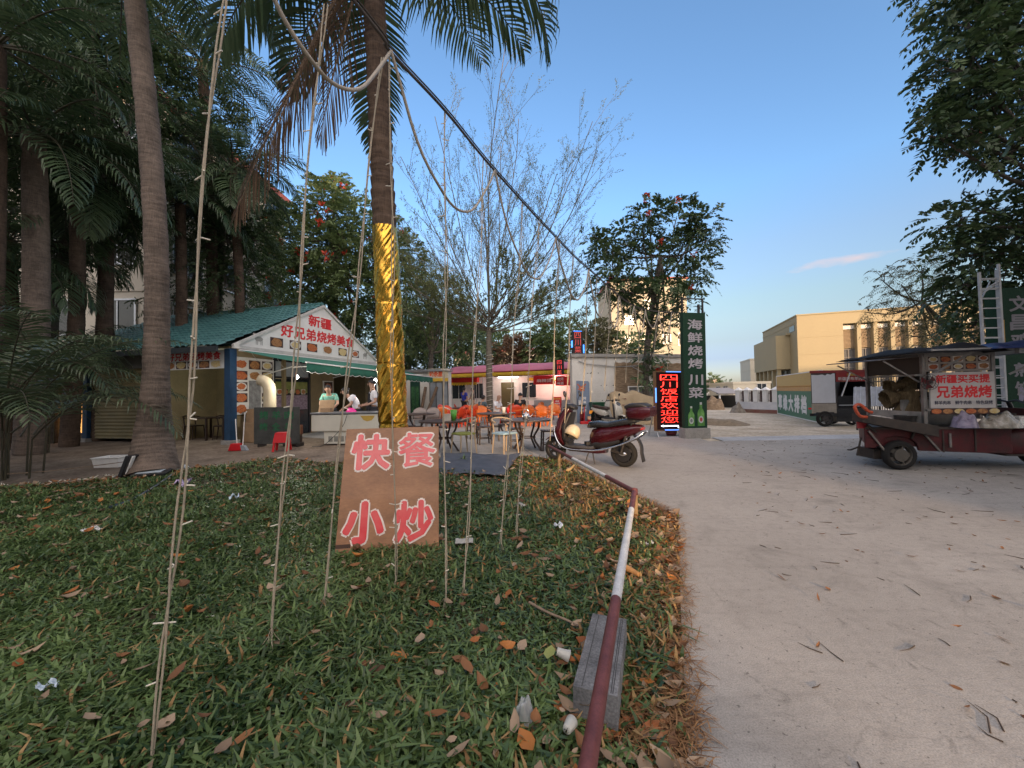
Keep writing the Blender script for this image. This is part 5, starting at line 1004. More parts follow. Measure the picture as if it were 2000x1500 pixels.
# ---------------------------------------------------------------- wall, billboard and fence on the far right
q0, q1 = D(1438, 803, 22.8), D(1519, 805, 20.6); PWL = math.hypot(q1.x - q0.x, q1.y - q0.y)
PW = thing('pillar_wall', 'low white wall with capped pillars, iron bars and a red footing', 'wall', (q0.x, q0.y, -0.03), math.atan2(q1.y - q0.y, q1.x - q0.x))
mb = MB(); mb.b2((0, 0, 0.2), (PWL, 0.2, 0.62)); mb.m = 1; mb.b2((-0.02, -0.03, 0), (PWL, 0.22, 0.2)); mb.build('wall', [mat('grubby_white', (0.55, 0.56, 0.58), 0.8, col2=(0.70, 0.70, 0.70), scale=3, fine=0.08), mat('red_footing', (0.22, 0.06, 0.05), 0.85, col2=(0.24, 0.16, 0.12), scale=2)], PW)
for i in range(5):
    x = 0.12 + (PWL - 0.25) * i / 4; mb = MB(); mb.b2((x - 0.12, -0.04, 0.62), (x + 0.12, 0.24, 1.28)); mb.add([(x - 0.19, -0.1, 1.28), (x + 0.19, -0.1, 1.28), (x + 0.19, 0.3, 1.28), (x - 0.19, 0.3, 1.28), (x, 0.1, 1.46)], [(0, 1, 4), (1, 2, 4), (2, 3, 4), (3, 0, 4), (3, 2, 1, 0)]); mb.build('pillar', white, PW)
    if i < 4:
        mb = MB(); xa, xb = x + 0.12, x + (PWL - 0.25) / 4 - 0.12
        for z in (0.72, 1.08, 1.18): mb.bar((xa, 0.1, z), (xb, 0.1, z), 0.025)
        for k in range(5): xx = xa + (xb - xa) * (k + 0.5) / 5; mb.bar((xx, 0.1, 0.62), (xx, 0.1, 1.2), 0.02)
        mb.b2(((xa + xb) / 2 - 0.03, 0.06, 0.62), ((xa + xb) / 2 + 0.03, 0.12, 1.26)); mb.build('railing', mat('rusty_iron', (0.07, 0.045, 0.04), 0.7), PW)
q2, q3 = D(1519, 805, 20.5), D(1604, 800, 14.4); BL = math.hypot(q3.x - q2.x, q3.y - q2.y)
BB = thing('billboard', 'green and ochre billboard with white brush lettering along the wall', 'billboard', (q2.x, q2.y, -0.03), math.atan2(q3.y - q2.y, q3.x - q2.x))
sg = MB(); sg.b2((0, 0, 0.06), (BL, 0.06, 1.25)); sg.m = 1; sg.b2((0, 0, 1.25), (BL, 0.06, 1.98)); sg.m = 2
for k, ch in enumerate('草缘大排档'): sg.text(ch, 0.18 + 0.98 * k, 0.25, 0.98 + 0.98 * k, 1.06, -0.004, 0.05, 0.06)
sg.m = 3; sg.b2((0, -0.006, 1.23), (BL, -0.002, 1.38))
for k in range(40): sg.b2((0.05 + 0.16 * k, -0.02, 1.40), (0.11 + 0.16 * k, -0.003, 1.46))
sg.build('panel', [mat('billboard_green', (0.055, 0.17, 0.10), 0.6, var=0.1, scale=1), mat('billboard_ochre', (0.47, 0.30, 0.09), 0.6, col2=(0.55, 0.37, 0.13), scale=3, stretch=(1, 1, 8)), white, mat('billboard_orange', (0.5, 0.27, 0.09), 0.6)], BB)
mb = MB(); mb.b2((-0.04, -0.02, 0.0), (0, 0.08, 2.02)); mb.b2((BL, -0.02, 0.0), (BL + 0.05, 0.08, 2.02)); mb.b2((0, -0.012, 1.98), (BL, 0.07, 2.02)); mb.b2((0, -0.012, 0.02), (BL, 0.07, 0.06)); mb.build('frame', white, BB)
FN = thing('iron_fence', 'black iron bar fence behind the food carts', 'fence', (q3.x + 2.0, 15.6, -0.03), -0.02)
mb = MB(); n_ = 78
for i in range(n_): mb.b2((0.1 * i, 0, 0.1), (0.1 * i + 0.022, 0.022, 1.75))
for z in (0.2, 0.95, 1.55): mb.b2((0, -0.004, z), (0.1 * n_, 0.026, z + 0.04))
mb.build('railing', darksteel, FN)
for k in range(1, 4): mb = MB(); mb.b2((2.6 * k - 0.06, -0.08, 0), (2.6 * k + 0.06, 0.1, 1.9)); mb.build('post', darksteel, FN)
# open shed and rubble in the distance
SH = thing('lean_to_shed', 'open lean-to shed with dark interior at the end of the dirt road', 'shed', (D(1403, 800, 27).x, 27, -0.03), -0.1)
mb = MB(); mb.add([(0, -0.2, 1.05), (1.6, -0.2, 1.05), (1.6, 2.0, 1.45), (0, 2.0, 1.45)], [(0, 1, 2, 3)]); mb.build('roof', mat('shed_tin', (0.30, 0.27, 0.25), 0.7), SH, solid=0.05)
mb = MB(); mb.add([(1.3, -0.15, 1.06), (2.5, -0.15, 0.72), (2.5, 1.5, 0.95), (1.3, 1.5, 1.3)], [(0, 1, 2, 3)]); mb.build('teal_roof', mat('teal_tin', (0.06, 0.20, 0.20), 0.6), SH, solid=0.04)
mb = MB(); mb.b2((0, 1.9, 0), (2.4, 2.0, 0.9)); mb.build('wall', mat('shed_dark', (0.03, 0.028, 0.025), 0.9), SH)
for x in (0.05, 1.2, 1.75): mb = MB(); mb.b2((x, -0.1, 0), (x + 0.09, -0.02, 1.05)); mb.build('post', white, SH)
def heap(name, label, cat, c, rx, ry, h, m, seed, POW=1.6):
    g = random.Random(seed); mb_ = MB(); n_ = 22; rows = []
    for i in range(n_ + 1):
        row = []
        for j in range(n_ + 1):
            x, y = -1 + 2 * i / n_, -1 + 2 * j / n_; r_ = min(1, math.hypot(x, y)); row.append((x * rx, y * ry, h * (1 - r_ ** POW) * (1 + 0.35 * math.sin(5 * x + seed) * math.cos(6 * y)) + g.uniform(-.1, .1) * h * (1 - r_)))
        rows.append(row)
    mb_.sheet(rows); o = mb_.build(name, m); o.location = c; return tag(o, label, cat)
heap('straw_heap', 'square brown straw heap left of the lean-to shed', 'heap', (D(1394, 800, 26).x, 26, -0.05), 0.7, 0.6, 0.72, reed, 2, 4)
heap('straw_heap', 'low spread of dry straw right of the tall green sign', 'heap', (D(1405, 820, 15.5).x, 15.5, -0.06), 1.1, 1.5, 0.2, mat('dry_straw_ground', (0.22, 0.17, 0.11), 0.95, scale=9, var=0.35, bump=0.5), 5)
heap('rubble_heap', 'grey rubble at the left end of the white pillar wall', 'heap', (D(1441, 800, 22.2).x, 22.2, -0.05), 0.45, 0.4, 0.5, mat('rubble', (0.2, 0.18, 0.15), 0.95, var=0.4, scale=5), 7)
# ---------------------------------------------------------------- foreground: leaning plywood board
ply = mat('plywood', (0.17, 0.075, 0.03), 0.45, scale=2.2, col2=(0.36, 0.18, 0.085), fine=0.12, stretch=(1, 1, 2.2), bump=0.1, coat=0.1)
bl, br, tl, tr = G(652, 1103, 0.0), G(857, 1086, 0.0), D(674, 831, 3.56), D(857, 840, 3.62)
bu = (br - bl); bw = bu.length; bu.normalize(); bv = ((tl + tr) / 2 - (bl + br) / 2); bh = bv.length; bv = (bv - bu * bv.dot(bu)).normalized(); bn = bv.cross(bu)
SB = thing('plywood_sign', 'leaning plywood board with four big red white-edged characters', 'sign'); SB.matrix_world = Matrix((( bu.x, bn.x, bv.x, bl.x), (bu.y, bn.y, bv.y, bl.y), (bu.z, bn.z, bv.z, bl.z - 0.0), (0, 0, 0, 1)))
if bn.y < 0: SB.matrix_world = SB.matrix_world @ Matrix.Diagonal((1, -1, 1, 1))
bd = mb = MB(); mb.b2((0, 0, -0.02), (bw, 0.015, bh)); mb.m = 1; mb.b2((0.0, -0.0012, 0.115), (0.14 * bw, 0.0, 0.145)); mb = MB(); mb.bar((bw * 0.5, 0.01, bh * 0.75), (bw * 0.52, 0.42, 0.16), 0.035); mb.build('prop', ply, SB)
gloss_red = mat('glossy_red_film', (0.60, 0.035, 0.045), 0.22, scale=7, col2=(0.66, 0.10, 0.09), coat=0.5); film_white = mat('white_film', (0.72, 0.63, 0.56), 0.25, var=0.05, coat=0.4)
W1 = R1 = bd
for ch, x0, x1, z0, z1 in (('快', .055, .50, .645, .965), ('餐', .545, .985, .655, .965), ('小', .03, .475, .105, .44), ('炒', .535, .965, .095, .425)):
    a, b, c, d_ = x0 * bw, x1 * bw, z0 * bh, z1 * bh; fat = {'餐': 0.016, '小': 0.05}.get(ch, 0.036); k = 0.016; bd.m = 2; W1.text(ch, a, c, b, d_, -0.002, fat + 0.036); bd.m = 3; R1.text(ch, a + k, c + k, b - k, d_ - k, -0.0062, fat)
bd.build('board', [ply, mat('board_scar', (0.06, 0.03, 0.018), 0.7), film_white, gloss_red], SB)

# ---------------------------------------------------------------- pipe rail, posts, kerb stone
pipe_w = mat('worn_white_pipe', (0.42, 0.43, 0.43), 0.5, scale=9, col2=(0.62, 0.63, 0.62), fine=0.15, bump=0.1); pipe_r = mat('worn_maroon_pipe', (0.085, 0.024, 0.024), 0.55, scale=9, col2=(0.17, 0.055, 0.052), fine=0.15, bump=0.1)
PR = thing('barrier_rail', 'low bent pipe rail painted maroon and white along the grass edge', 'rail', G(1239, 958, 0.0) * 1.0); o_ = PR.location.copy()
PA, PBn, PE = G(1072, 871, 0.32), G(1239, 960, 0.33), G(1145, 1512, 0.345)
PE2 = PE + (PE - PBn).normalized() * 1.2
def on(a, b, x, z):  # point of the rail segment a-b nearest to the sight line through column x
    best = min((abs((CM.transposed() @ (a.lerp(b, t / 400) - CAM)).x / -(CM.transposed() @ (a.lerp(b, t / 400) - CAM)).z * F + 1000 - x), t) for t in range(401)); return a.lerp(b, best[1] / 400)
segs = [(PA, on(PA, PBn, 1119, 0), 1), (on(PA, PBn, 1119, 0), on(PA, PBn, 1184, 0), 0), (on(PA, PBn, 1184, 0), PBn, 1), (PBn, on(PBn, PE, 1233, 0), 1), (on(PBn, PE, 1233, 0), on(PBn, PE, 1203, 0), 0), (on(PBn, PE, 1203, 0), PE2, 1)]
mb = MB()
for a, b, m_ in segs: mb.m = m_; mb.tube([a - o_, a.lerp(b, 0.5) - o_, b - o_], 0.025, 14)
mb.m = 1; mb.lathe([(0, -0.04), (0.033, -0.03), (0.033, 0.03), (0, 0.04)], PBn - o_, 12); mb.build('rail', [pipe_w, pipe_r], PR)
for q in (G(1092, 918), G(1241, 1020), None):
    mb = MB()
    if q is None: q = PE2 + (PBn - PE2).normalized() * 0.1
    pz = q - o_; mb.tube([(pz.x, pz.y, -0.05), (pz.x + 0.004, pz.y, 0.30)], 0.028, 10); mb.build('post', mat('ochre_post', (0.20, 0.14, 0.075), 0.8, var=0.4, scale=14, bump=0.3), PR)
kA, kB = G(1190, 1203, 0.155), G(1157, 1372, 0.155); kd = (kB - kA); KL = kd.length * 0.9
KB = thing('kerb_stone', 'loose grey concrete kerb stone lying under the maroon pipe', 'kerb stone', (kA.x, kA.y, -0.01), math.atan2(kd.y, kd.x)); mb = MB()
mb.prism([(0, 0.02), (KL, 0.02), (KL, 0.165), (0, 0.165)], -0.088, 0.088); mb.m = 1
for y in (-0.055, 0.06, 0.068): mb.b2((0.01, y, 0.163), (KL - 0.01, y + 0.004, 0.1665))
mb.build('block', [mat('kerb_grey', (0.10, 0.103, 0.106), 0.9, scale=7, col2=(0.24, 0.243, 0.246), fine=0.3, bump=0.5), mat('kerb_groove', (0.07, 0.07, 0.07), 0.9)], KB, 0.006)

# ---------------------------------------------------------------- cable, rope light, hanging strings
cab = [G(*p, 3.55) for p in ((690, 0), (762, 100), (870, 217), (965, 332), (1085, 463), (1150, 526), (1245, 601))] + [D(1336, 612, 11.0)]
cab = [cab[0] + (cab[0] - cab[2]).normalized() * k for k in (5.0, 2.5)] + cab
cpts = spline(cab, 12)
def proj(p):
    q = CM.transposed() @ (Vector(p) - CAM); return 1000 + F * q.x / -q.z, 750 - F * q.y / -q.z
def on_cable(x): return min((p for p in cpts if p.y > 0.3), key=lambda p: abs(proj(p)[0] - x))
mb = MB(); mb.tube(cpts, 0.011, 6); mb.tube([p + Vector((0.012, 0.0, 0.016)) for p in cpts], 0.006, 5)
tag(mb.build('overhead_cable', mat('cable_grey', (0.075, 0.065, 0.06), 0.7, var=0.3)), 'dark overhead cable running from the palms to the tall green sign', 'cable')
rope_m = mat('rope_light', (0.36, 0.32, 0.26), 0.5, var=0.15, scale=20); RG = 'rope light swags on the cable'
c0 = cab[1].lerp(cab[2], 0.72)
atts = [c0] + [on_cable(x) for x in (763, 965, 1088, 1152, 1185, 1212, 1238, 1262, 1284, 1310)]
lows = ((628, 150), (905, 404), (1035, 541), (1120, 584), (1166, 617), (1198, 640), (1226, 632), (1249, 655), (1272, 640), (1296, 655))
labs = ('beige rope light swag left of the gold trunk', 'long rope light loop between the trunk and the bare tree', 'rope light loop in front of the bare tree crown', 'rope light loop right of the bare tree', 'small rope light loop below the dark tree, first of a row')
for i in range(len(atts) - 1):
    a, b = atts[i], atts[i + 1]; m_ = a.lerp(b, 0.5); low = D(lows[i][0], lows[i][1], m_.y); sag = max(0.15, m_.z - low.z); mb = MB()
    pts = catenary(a, b, sag, 22); pts = [p + Vector((0.006 * math.sin(k * 0.9 + i), 0, 0.006 * math.sin(k * 0.7 + i))) for k, p in enumerate(pts)]
    mb.tube(pts, 0.0105 if i < 3 else 0.014, 7)
    if i < len(labs) - 1: tag(mb.build('rope_light', rope_m), labs[i], 'rope light', RG)
    else: tag(mb.build('rope_light', rope_m), 'small rope light loop in the far row below the dark tree', 'rope light', RG)
tw = mat('jute_wire', (0.36, 0.31, 0.23), 0.8, var=0.2, scale=30); ledm = mat('led_stick', (0.68, 0.63, 0.52), 0.4, var=0.05); SG = 'light strings hanging from the cable'
def light_string(label, top, bot, seed, r=0.0042, fray=True):
    g = random.Random(seed); top, bot = Vector(top), Vector(bot); L = (top - bot).length; n = int(L / 0.05); mb_ = MB()
    mid = [top.lerp(bot, i / n) for i in range(n + 1)]; w1, w2 = [], []
    for i, p in enumerate(mid):
        t = i / n; a = 5.0 * t * L + g.uniform(-.2, .2); rr = 0.006 + 0.004 * math.sin(9 * t + seed); j = Vector((0.010 * math.sin(3.1 * t * L + seed), 0.010 * math.cos(2.3 * t * L), 0))
        w1.append(p + j + Vector((rr * math.cos(a), rr * math.sin(a), 0))); w2.append(p + j - Vector((rr * math.cos(a), rr * math.sin(a), 0)))
    mb_.tube(w1, r, 5); mb_.tube(w2, r, 5); mb_.m = 1; i = 2
    while i < n - 1:
        for q in range(g.choice((1, 1, 2))):
            a = g.uniform(0, 6.28); d = Vector((math.cos(a), 0.5 * math.sin(a), g.uniform(-0.35, 0.35))).normalized(); mb_.tube([w1[i], w1[i] + d * g.uniform(0.02, 0.05)], 0.0032, 5)
        i += g.randint(3, 5)
    mb_.m = 0
    if fray:
        for q in range(7): d = Vector((g.uniform(-.035, .035), g.uniform(-.03, .03), -g.uniform(0.05, 0.13))); mb_.tube([bot, bot + d * 0.5 + Vector((g.uniform(-.01, .01), 0, 0)), bot + d], 0.0014, 3)
    return tag(mb_.build('light_string', [tw, ledm]), label, 'string light', SG)
def string_px(label, px_top, px_bot, seed, zb=0.14, zt=3.55, r=0.0042):
    b = G(px_bot[0], px_bot[1], zb); a = D(px_top[0], px_top[1], b.y + 0.12); a2 = b + (a - b) * ((zt - b.z) / (a.z - b.z)); return light_string(label, a2, b, seed, r)
string_px('thick string of unlit bulbs nearest the lower left corner', (437, 0), (302, 1475), 1, 0.06)
string_px('frayed light string between the leaning palm and the plywood board', (612, 245), (531, 1225), 2, 0.20)
string_px('light string just left of the plywood board', (722, 330), (632, 1165), 3, 0.17)
light_string('light string crossing the gold trunk and the plywood board', on_cable(764), G(771, 1135, 0.12), 4, 0.0036)
for i, (x, bx, by, zb, lab) in enumerate(((870, 868, 1168, 0.12, 'light string first to the right of the plywood board'), (945, 906, 1148, 0.12, 'light string hanging over the white paper card'),
        (1020, 980, 1062, 0.12, 'light string right of the dark ground sheet edge'), (1055, 1010, 1040, 0.12, 'light string ending at the grey card in the grass'))):
    b = G(bx, by, zb); light_string(lab, on_cable(x), b, 10 + i, 0.0036)
for i, (x, ln) in enumerate(((1090, 2.9), (1118, 2.7), (1148, 2.6), (1170, 2.4), (1190, 2.2), (1212, 2.5), (1234, 2.0), (1256, 2.3), (1290, 1.3), (1312, 1.6))):
    a = on_cable(x); light_string('light string in the far row of strings by the red neon sign', a, a + Vector((-0.18, 0, -ln)), 20 + i, 0.006, False)

# ---------------------------------------------------------------- bits lying about on the lawn
def gz(p): return float(lawn_z(np.array([[p.x, p.y]]))[0])
def scrap(name, label, cat, x, y, sx, sy, m, rz=0.0, lift=0.03, crumple=0.015, seed=1, n=8):
    g = random.Random(seed); p = G(x, y); p.z = gz(p) + lift if inside_lawn(np.array([[p.x, p.y]]))[0] else lift * 0.3; mb_ = MB()
    rows = [[((-0.5 + i / n) * sx, (-0.5 + j / n) * sy, g.uniform(-1, 1) * crumple + crumple * 1.2 * math.sin(3 * i / n * 3 + seed)) for j in range(n + 1)] for i in range(n + 1)]
    mb_.sheet(rows, crumple > 0.01); o = mb_.build(name, m, solid=0.001); o.location = p; o.rotation_euler = (0, 0, rz); return tag(o, label, cat)
paper = mat('scrap_paper', (0.62, 0.62, 0.60), 0.7, var=0.08, scale=9); greycard = mat('grey_card', (0.36, 0.35, 0.31), 0.7, var=0.15, scale=12)
scrap('paper_card', 'flat pale paper card on the grass right of the plywood board', 'card', 907, 1078, 0.15, 0.11, greycard, 0.1, 0.075, 0.002, 1)
scrap('paper_card', 'crumpled grey card at the foot of the rightmost near string', 'card', 1018, 1006, 0.11, 0.13, greycard, 0.4, 0.06, 0.012, 2)
scrap('paper_scrap', 'torn white paper strip in the grass left of the thick string', 'paper', 180, 1052, 0.16, 0.05, paper, 0.2, 0.07, 0.012, 3)
scrap('paper_scrap', 'small pale blue scrap in the grass below the hut', 'paper', 457, 991, 0.10, 0.08, mat('pale_blue', (0.5, 0.62, 0.7), 0.6, var=0.1), 0.7, 0.08, 0.02, 4)
scrap('plastic_wrapper', 'purple plastic wrapper beside the leaning palm', 'wrapper', 356, 952, 0.20, 0.14, mat('purple_film', (0.30, 0.22, 0.52), 0.35, col2=(0.62, 0.5, 0.62), scale=14), 0.3, 0.05, 0.035, 5)
scrap('paper_scrap', 'round white scrap in the grass near the bend of the rail', 'paper', 1091, 1046, 0.075, 0.07, mat('white_tissue', (0.66, 0.70, 0.74), 0.6), 0.3, 0.06, 0.012, 6)
scrap('paper_scrap', 'white scrap among dead leaves right of the pipe', 'paper', 1268, 1070, 0.09, 0.05, paper, 0.5, 0.03, 0.015, 7)
scrap('plastic_scrap', 'blue white plastic sliver at the lower left', 'plastic', 92, 1388, 0.06, 0.035, mat('blue_white', (0.5, 0.6, 0.68), 0.3), 0.6, 0.07, 0.01, 8)
scrap('plastic_scrap', 'grey plastic scrap beneath the white pipe near the scooter', 'plastic', 1093, 940, 0.14, 0.09, mat('lilac_grey', (0.30, 0.27, 0.32), 0.5, var=0.3, scale=12), -0.5, 0.03, 0.02, 9)
scrap('plastic_bag', 'pale plastic bag on the grass beside the leaning palm root', 'bag', 362, 916, 0.22, 0.16, mat('clear_film', (0.5, 0.56, 0.6), 0.25, var=0.15), 0.2, 0.06, 0.04, 10)
scrap('paper_scrap', 'white paper scrap on the grass beside the floodlight', 'paper', 216, 932, 0.20, 0.05, paper, 0.2, 0.06, 0.02, 11)
def cup(label, x, y, s, m, rx, rz, seed):
    p = G(x, y); g = random.Random(seed); mb_ = MB(); prof = [(0.0, 0), (0.026, 0), (0.028, 0.004), (0.034, 0.05), (0.038, 0.085), (0.040, 0.088)]; mb_.lathe([(r * s * g.uniform(0.9, 1.08), z * s) for r, z in prof], (0, 0, -0.03), 16)
    o = mb_.build('plastic_cup', m, solid=0.001); o.location = (p.x, p.y, gz(p) + 0.075); o.rotation_euler = (rx, 0, rz); return tag(o, label, 'cup')
cupm = mat('clear_cup', (0.55, 0.58, 0.6), 0.15, var=0.05, alpha=0.42)
cup('milky plastic cup with a leaf beside the kerb stone', 1100, 1310, 0.7, mat('milky_cup', (0.50, 0.50, 0.45), 0.3, var=0.08), 1.9, 1.4, 2); cup('small milky cup near the bottom left of the pipe', 1114, 1462, 0.6, MATS['milky_cup'], 1.7, 2.6, 3)
p = G(1078, 1302); V, Q = dead_leaves(np.array([[p.x, p.y]]), np.array([0.075]), np.array([0.06]), np.array([gz(p) + 0.09]), np.array([0.2])); tag(np_obj('yellow_leaf', V, Q, [leafmat('yellow_leaf', (0.33, 0.36, 0.10), (0.36, 0.40, 0.14), 0.3)], smooth=True), 'yellow green leaf resting against the milky cup', 'leaf')
def stick(label, pts, r, m, name='stick', cat='stick'):
    P = [G(x, y) for x, y in pts]; P = [Vector((p.x, p.y, gz(p) + 0.05)) for p in P]; o = P[0].copy(); mb_ = MB(); q = spline([p - o for p in P], 6); mb_.tube(q, list(np.linspace(r, r * 0.6, len(q))), 6); ob = mb_.build(name, m); ob.location = o; return tag(ob, label, cat)
wood = mat('bare_wood', (0.22, 0.16, 0.11), 0.85, var=0.3, scale=18); dwood = mat('dark_wood', (0.07, 0.05, 0.04), 0.8, var=0.3, scale=10)
stick('thin bare branch in the grass left of the kerb stone', ((1034, 1195), (1070, 1215), (1110, 1232), (1126, 1242)), 0.009, wood)
stick('long dry palm stalk across the grass below the floodlight', ((90, 985), (170, 965), (240, 955)), 0.014, wood); stick('long pale cane lying along the edge of the lawn', ((0, 938), (90, 930), (200, 918), (260, 908)), 0.012, wood)
stick('dark blue flat strip trailing towards the leaning palm', ((215, 1003), (260, 985), (300, 962), (335, 938)), 0.022, mat('dark_blue_hose', (0.03, 0.045, 0.07), 0.35), 'hose', 'hose')
stick('brown block of broken wood beside the pipe and dry leaves', ((1215, 1122), (1232, 1130), (1248, 1138)), 0.028, mat('orange_wood', (0.40, 0.21, 0.08), 0.8, var=0.3, scale=14), 'wood_block', 'wood')
stick('small pale wood chip under the white pipe by the scooter', ((1108, 928), (1116, 920), (1121, 914)), 0.028, mat('pale_wood', (0.52, 0.36, 0.16), 0.8, var=0.2), 'wood_block', 'wood')
mb = MB(); pp = [G(x, y, 0.05) for x, y in ((-30, 952), (40, 947), (90, 945), (150, 938), (240, 925), (300, 912))]; o_ = pp[0].copy(); q = spline([a - o_ for a in pp], 8); mb.tube(q, 0.006, 5); mb.m = 1
g = random.Random(8)
for i in range(34): k = g.randrange(len(q)); a = g.uniform(0, 6.28); mb.tube([q[k], q[k] + Vector((0.05 * math.cos(a), 0.05 * math.sin(a), g.uniform(0, 0.05)))], 0.006, 5)
o = tag(mb.build('light_string', [tw, ledm]), 'string of white bulbs lying on the ground below the areca palms', 'string light'); o.location = o_
# floodlight leaning at the palm foot, white tub
p = G(288, 936); FL = thing('floodlight', 'pair of black floodlight panels lying at the foot of the leaning palm', 'floodlight', (p.x, p.y, gz(p) + 0.03), 0.3); mb = MB(); mb.box((0.06, 0, 0.05), (0.46, 0.30, 0.045), 0.05, 0.10); mb.build('housing', black, FL, 0.01); mb = MB(); mb.box((0.05, 0.0, 0.078), (0.34, 0.22, 0.004), 0.05, 0.10); mb.build('lens', mat('flood_lens', (0.45, 0.52, 0.55), 0.25), FL)
mb = MB(); mb.box((-0.27, 0.06, 0.19), (0.06, 0.26, 0.36), -0.2, 0, 0.35); mb.build('bracket', black, FL, 0.01); mb = MB(); mb.box((-0.232, 0.0, 0.2), (0.02, 0.05, 0.31), -0.2, 0, 0.35); mb.build('tube_lens', white, FL)
p = G(222, 909); TB = thing('plastic_tub', 'white rectangular plastic tub on bare ground left of the leaning palm', 'tub', (p.x, p.y, -0.02), 0.05); mb = MB()
prof = [(0.16, 0.0), (0.185, 0.18), (0.205, 0.2), (0.195, 0.21), (0.175, 0.19), (0.15, 0.02), (0.0, 0.02)]
def rect_ring(mb_, prof, ex, sm=False):
    V = []; 
    for r, z in prof:
        for a, b in ((-1, -1), (1, -1), (1, 1), (-1, 1)): V.append((a * (r + ex if r > 0 else 0), b * r, z))
    k = len(prof); mb_.add(V, [(i * 4 + j, i * 4 + (j + 1) % 4, (i + 1) * 4 + (j + 1) % 4, (i + 1) * 4 + j) for i in range(k - 1) for j in range(4)], sm)
rect_ring(mb, prof, 0.075); mb.build('tub', white, TB, 0.008)
# dark ground sheet
gp = [G(*q, 0.075) for q in ((852, 923), (985, 928), (1016, 888), (862, 884))]; mb = MB(); n = 14; rows = []
g = random.Random(2)
for i in range(n + 1): rows.append([gp[0].lerp(gp[1], j / n).lerp(gp[3].lerp(gp[2], j / n), i / n) + Vector((0, 0, 0.012 * math.sin(j * 1.3 + i) + 0.01 * math.sin(i * 2.1 - j * 0.6) + (0.02 if j > n - 2 else 0))) for j in range(n + 1)])
mb.sheet(rows); tag(mb.build('ground_sheet', mat('slate_tarp', (0.075, 0.085, 0.105), 0.7, var=0.25, scale=4, fine=0.08), solid=0.004), 'slate grey tarpaulin spread on the ground before the dining tables', 'tarpaulin')
p = G(1026, 1432); p.z = gz(p) + .03
heap('plastic_bag', 'crumpled clear plastic bag near the bottom edge left of the pipe', 'bag', p, .045, .04, .075, cupm, 6, 2.2)
# broad weeds in the lawn
for i, (x, y, s, lab) in enumerate(((430, 960, 0.24, 'small broad leaved weed in the lawn below the hut'), (372, 1085, 0.2, 'weed tuft right of the thick string'), (905, 905, 0.26, 'dark weed at the corner of the tarpaulin'), (60, 1110, 0.3, 'long bladed weed at the left edge'))):
    p = G(x, y); n_ = 9; V, Q = blades(np.zeros((n_, 3)), rng.uniform(0.6, 1.1, n_) * s, np.full(n_, 0.028), rng.uniform(0.4, 1.1, n_)); o = np_obj('weed', V, Q, [grass_m]); o.location = (p.x, p.y, gz(p)); tag(o, lab, 'weed')
# ---------------------------------------------------------------- people
def skin_mesh(pts, edges, radii, levels=2, root=0):
    me = bpy.data.meshes.new('t'); me.from_pydata([tuple(p) for p in pts], edges, []); o = bpy.data.objects.new('t', me); COL.objects.link(o)
    o.modifiers.new('s', 'SKIN').use_smooth_shade = True
    for i, r in enumerate(radii): me.skin_vertices[0].data[i].radius = r if isinstance(r, tuple) else (r, r)
    me.skin_vertices[0].data[root].use_root = True
    sd = o.modifiers.new('d', 'SUBSURF'); sd.levels = levels
    dg = bpy.context.evaluated_depsgraph_get(); m2 = bpy.data.meshes.new_from_object(o.evaluated_get(dg))
    V = [tuple(v.co) for v in m2.vertices]; Fc = [tuple(p.vertices) for p in m2.polygons]
    bpy.data.objects.remove(o); bpy.data.meshes.remove(me); bpy.data.meshes.remove(m2); return V, Fc
skin_m = mat('skin', (0.40, 0.24, 0.165), 0.55, var=0.06); hair_m = mat('black_hair', (0.012, 0.010, 0.010), 0.45, var=0.3, scale=40)
def cloth_m(name, c): return mat(name, c, 0.8, scale=14, var=0.12, bump=0.15)
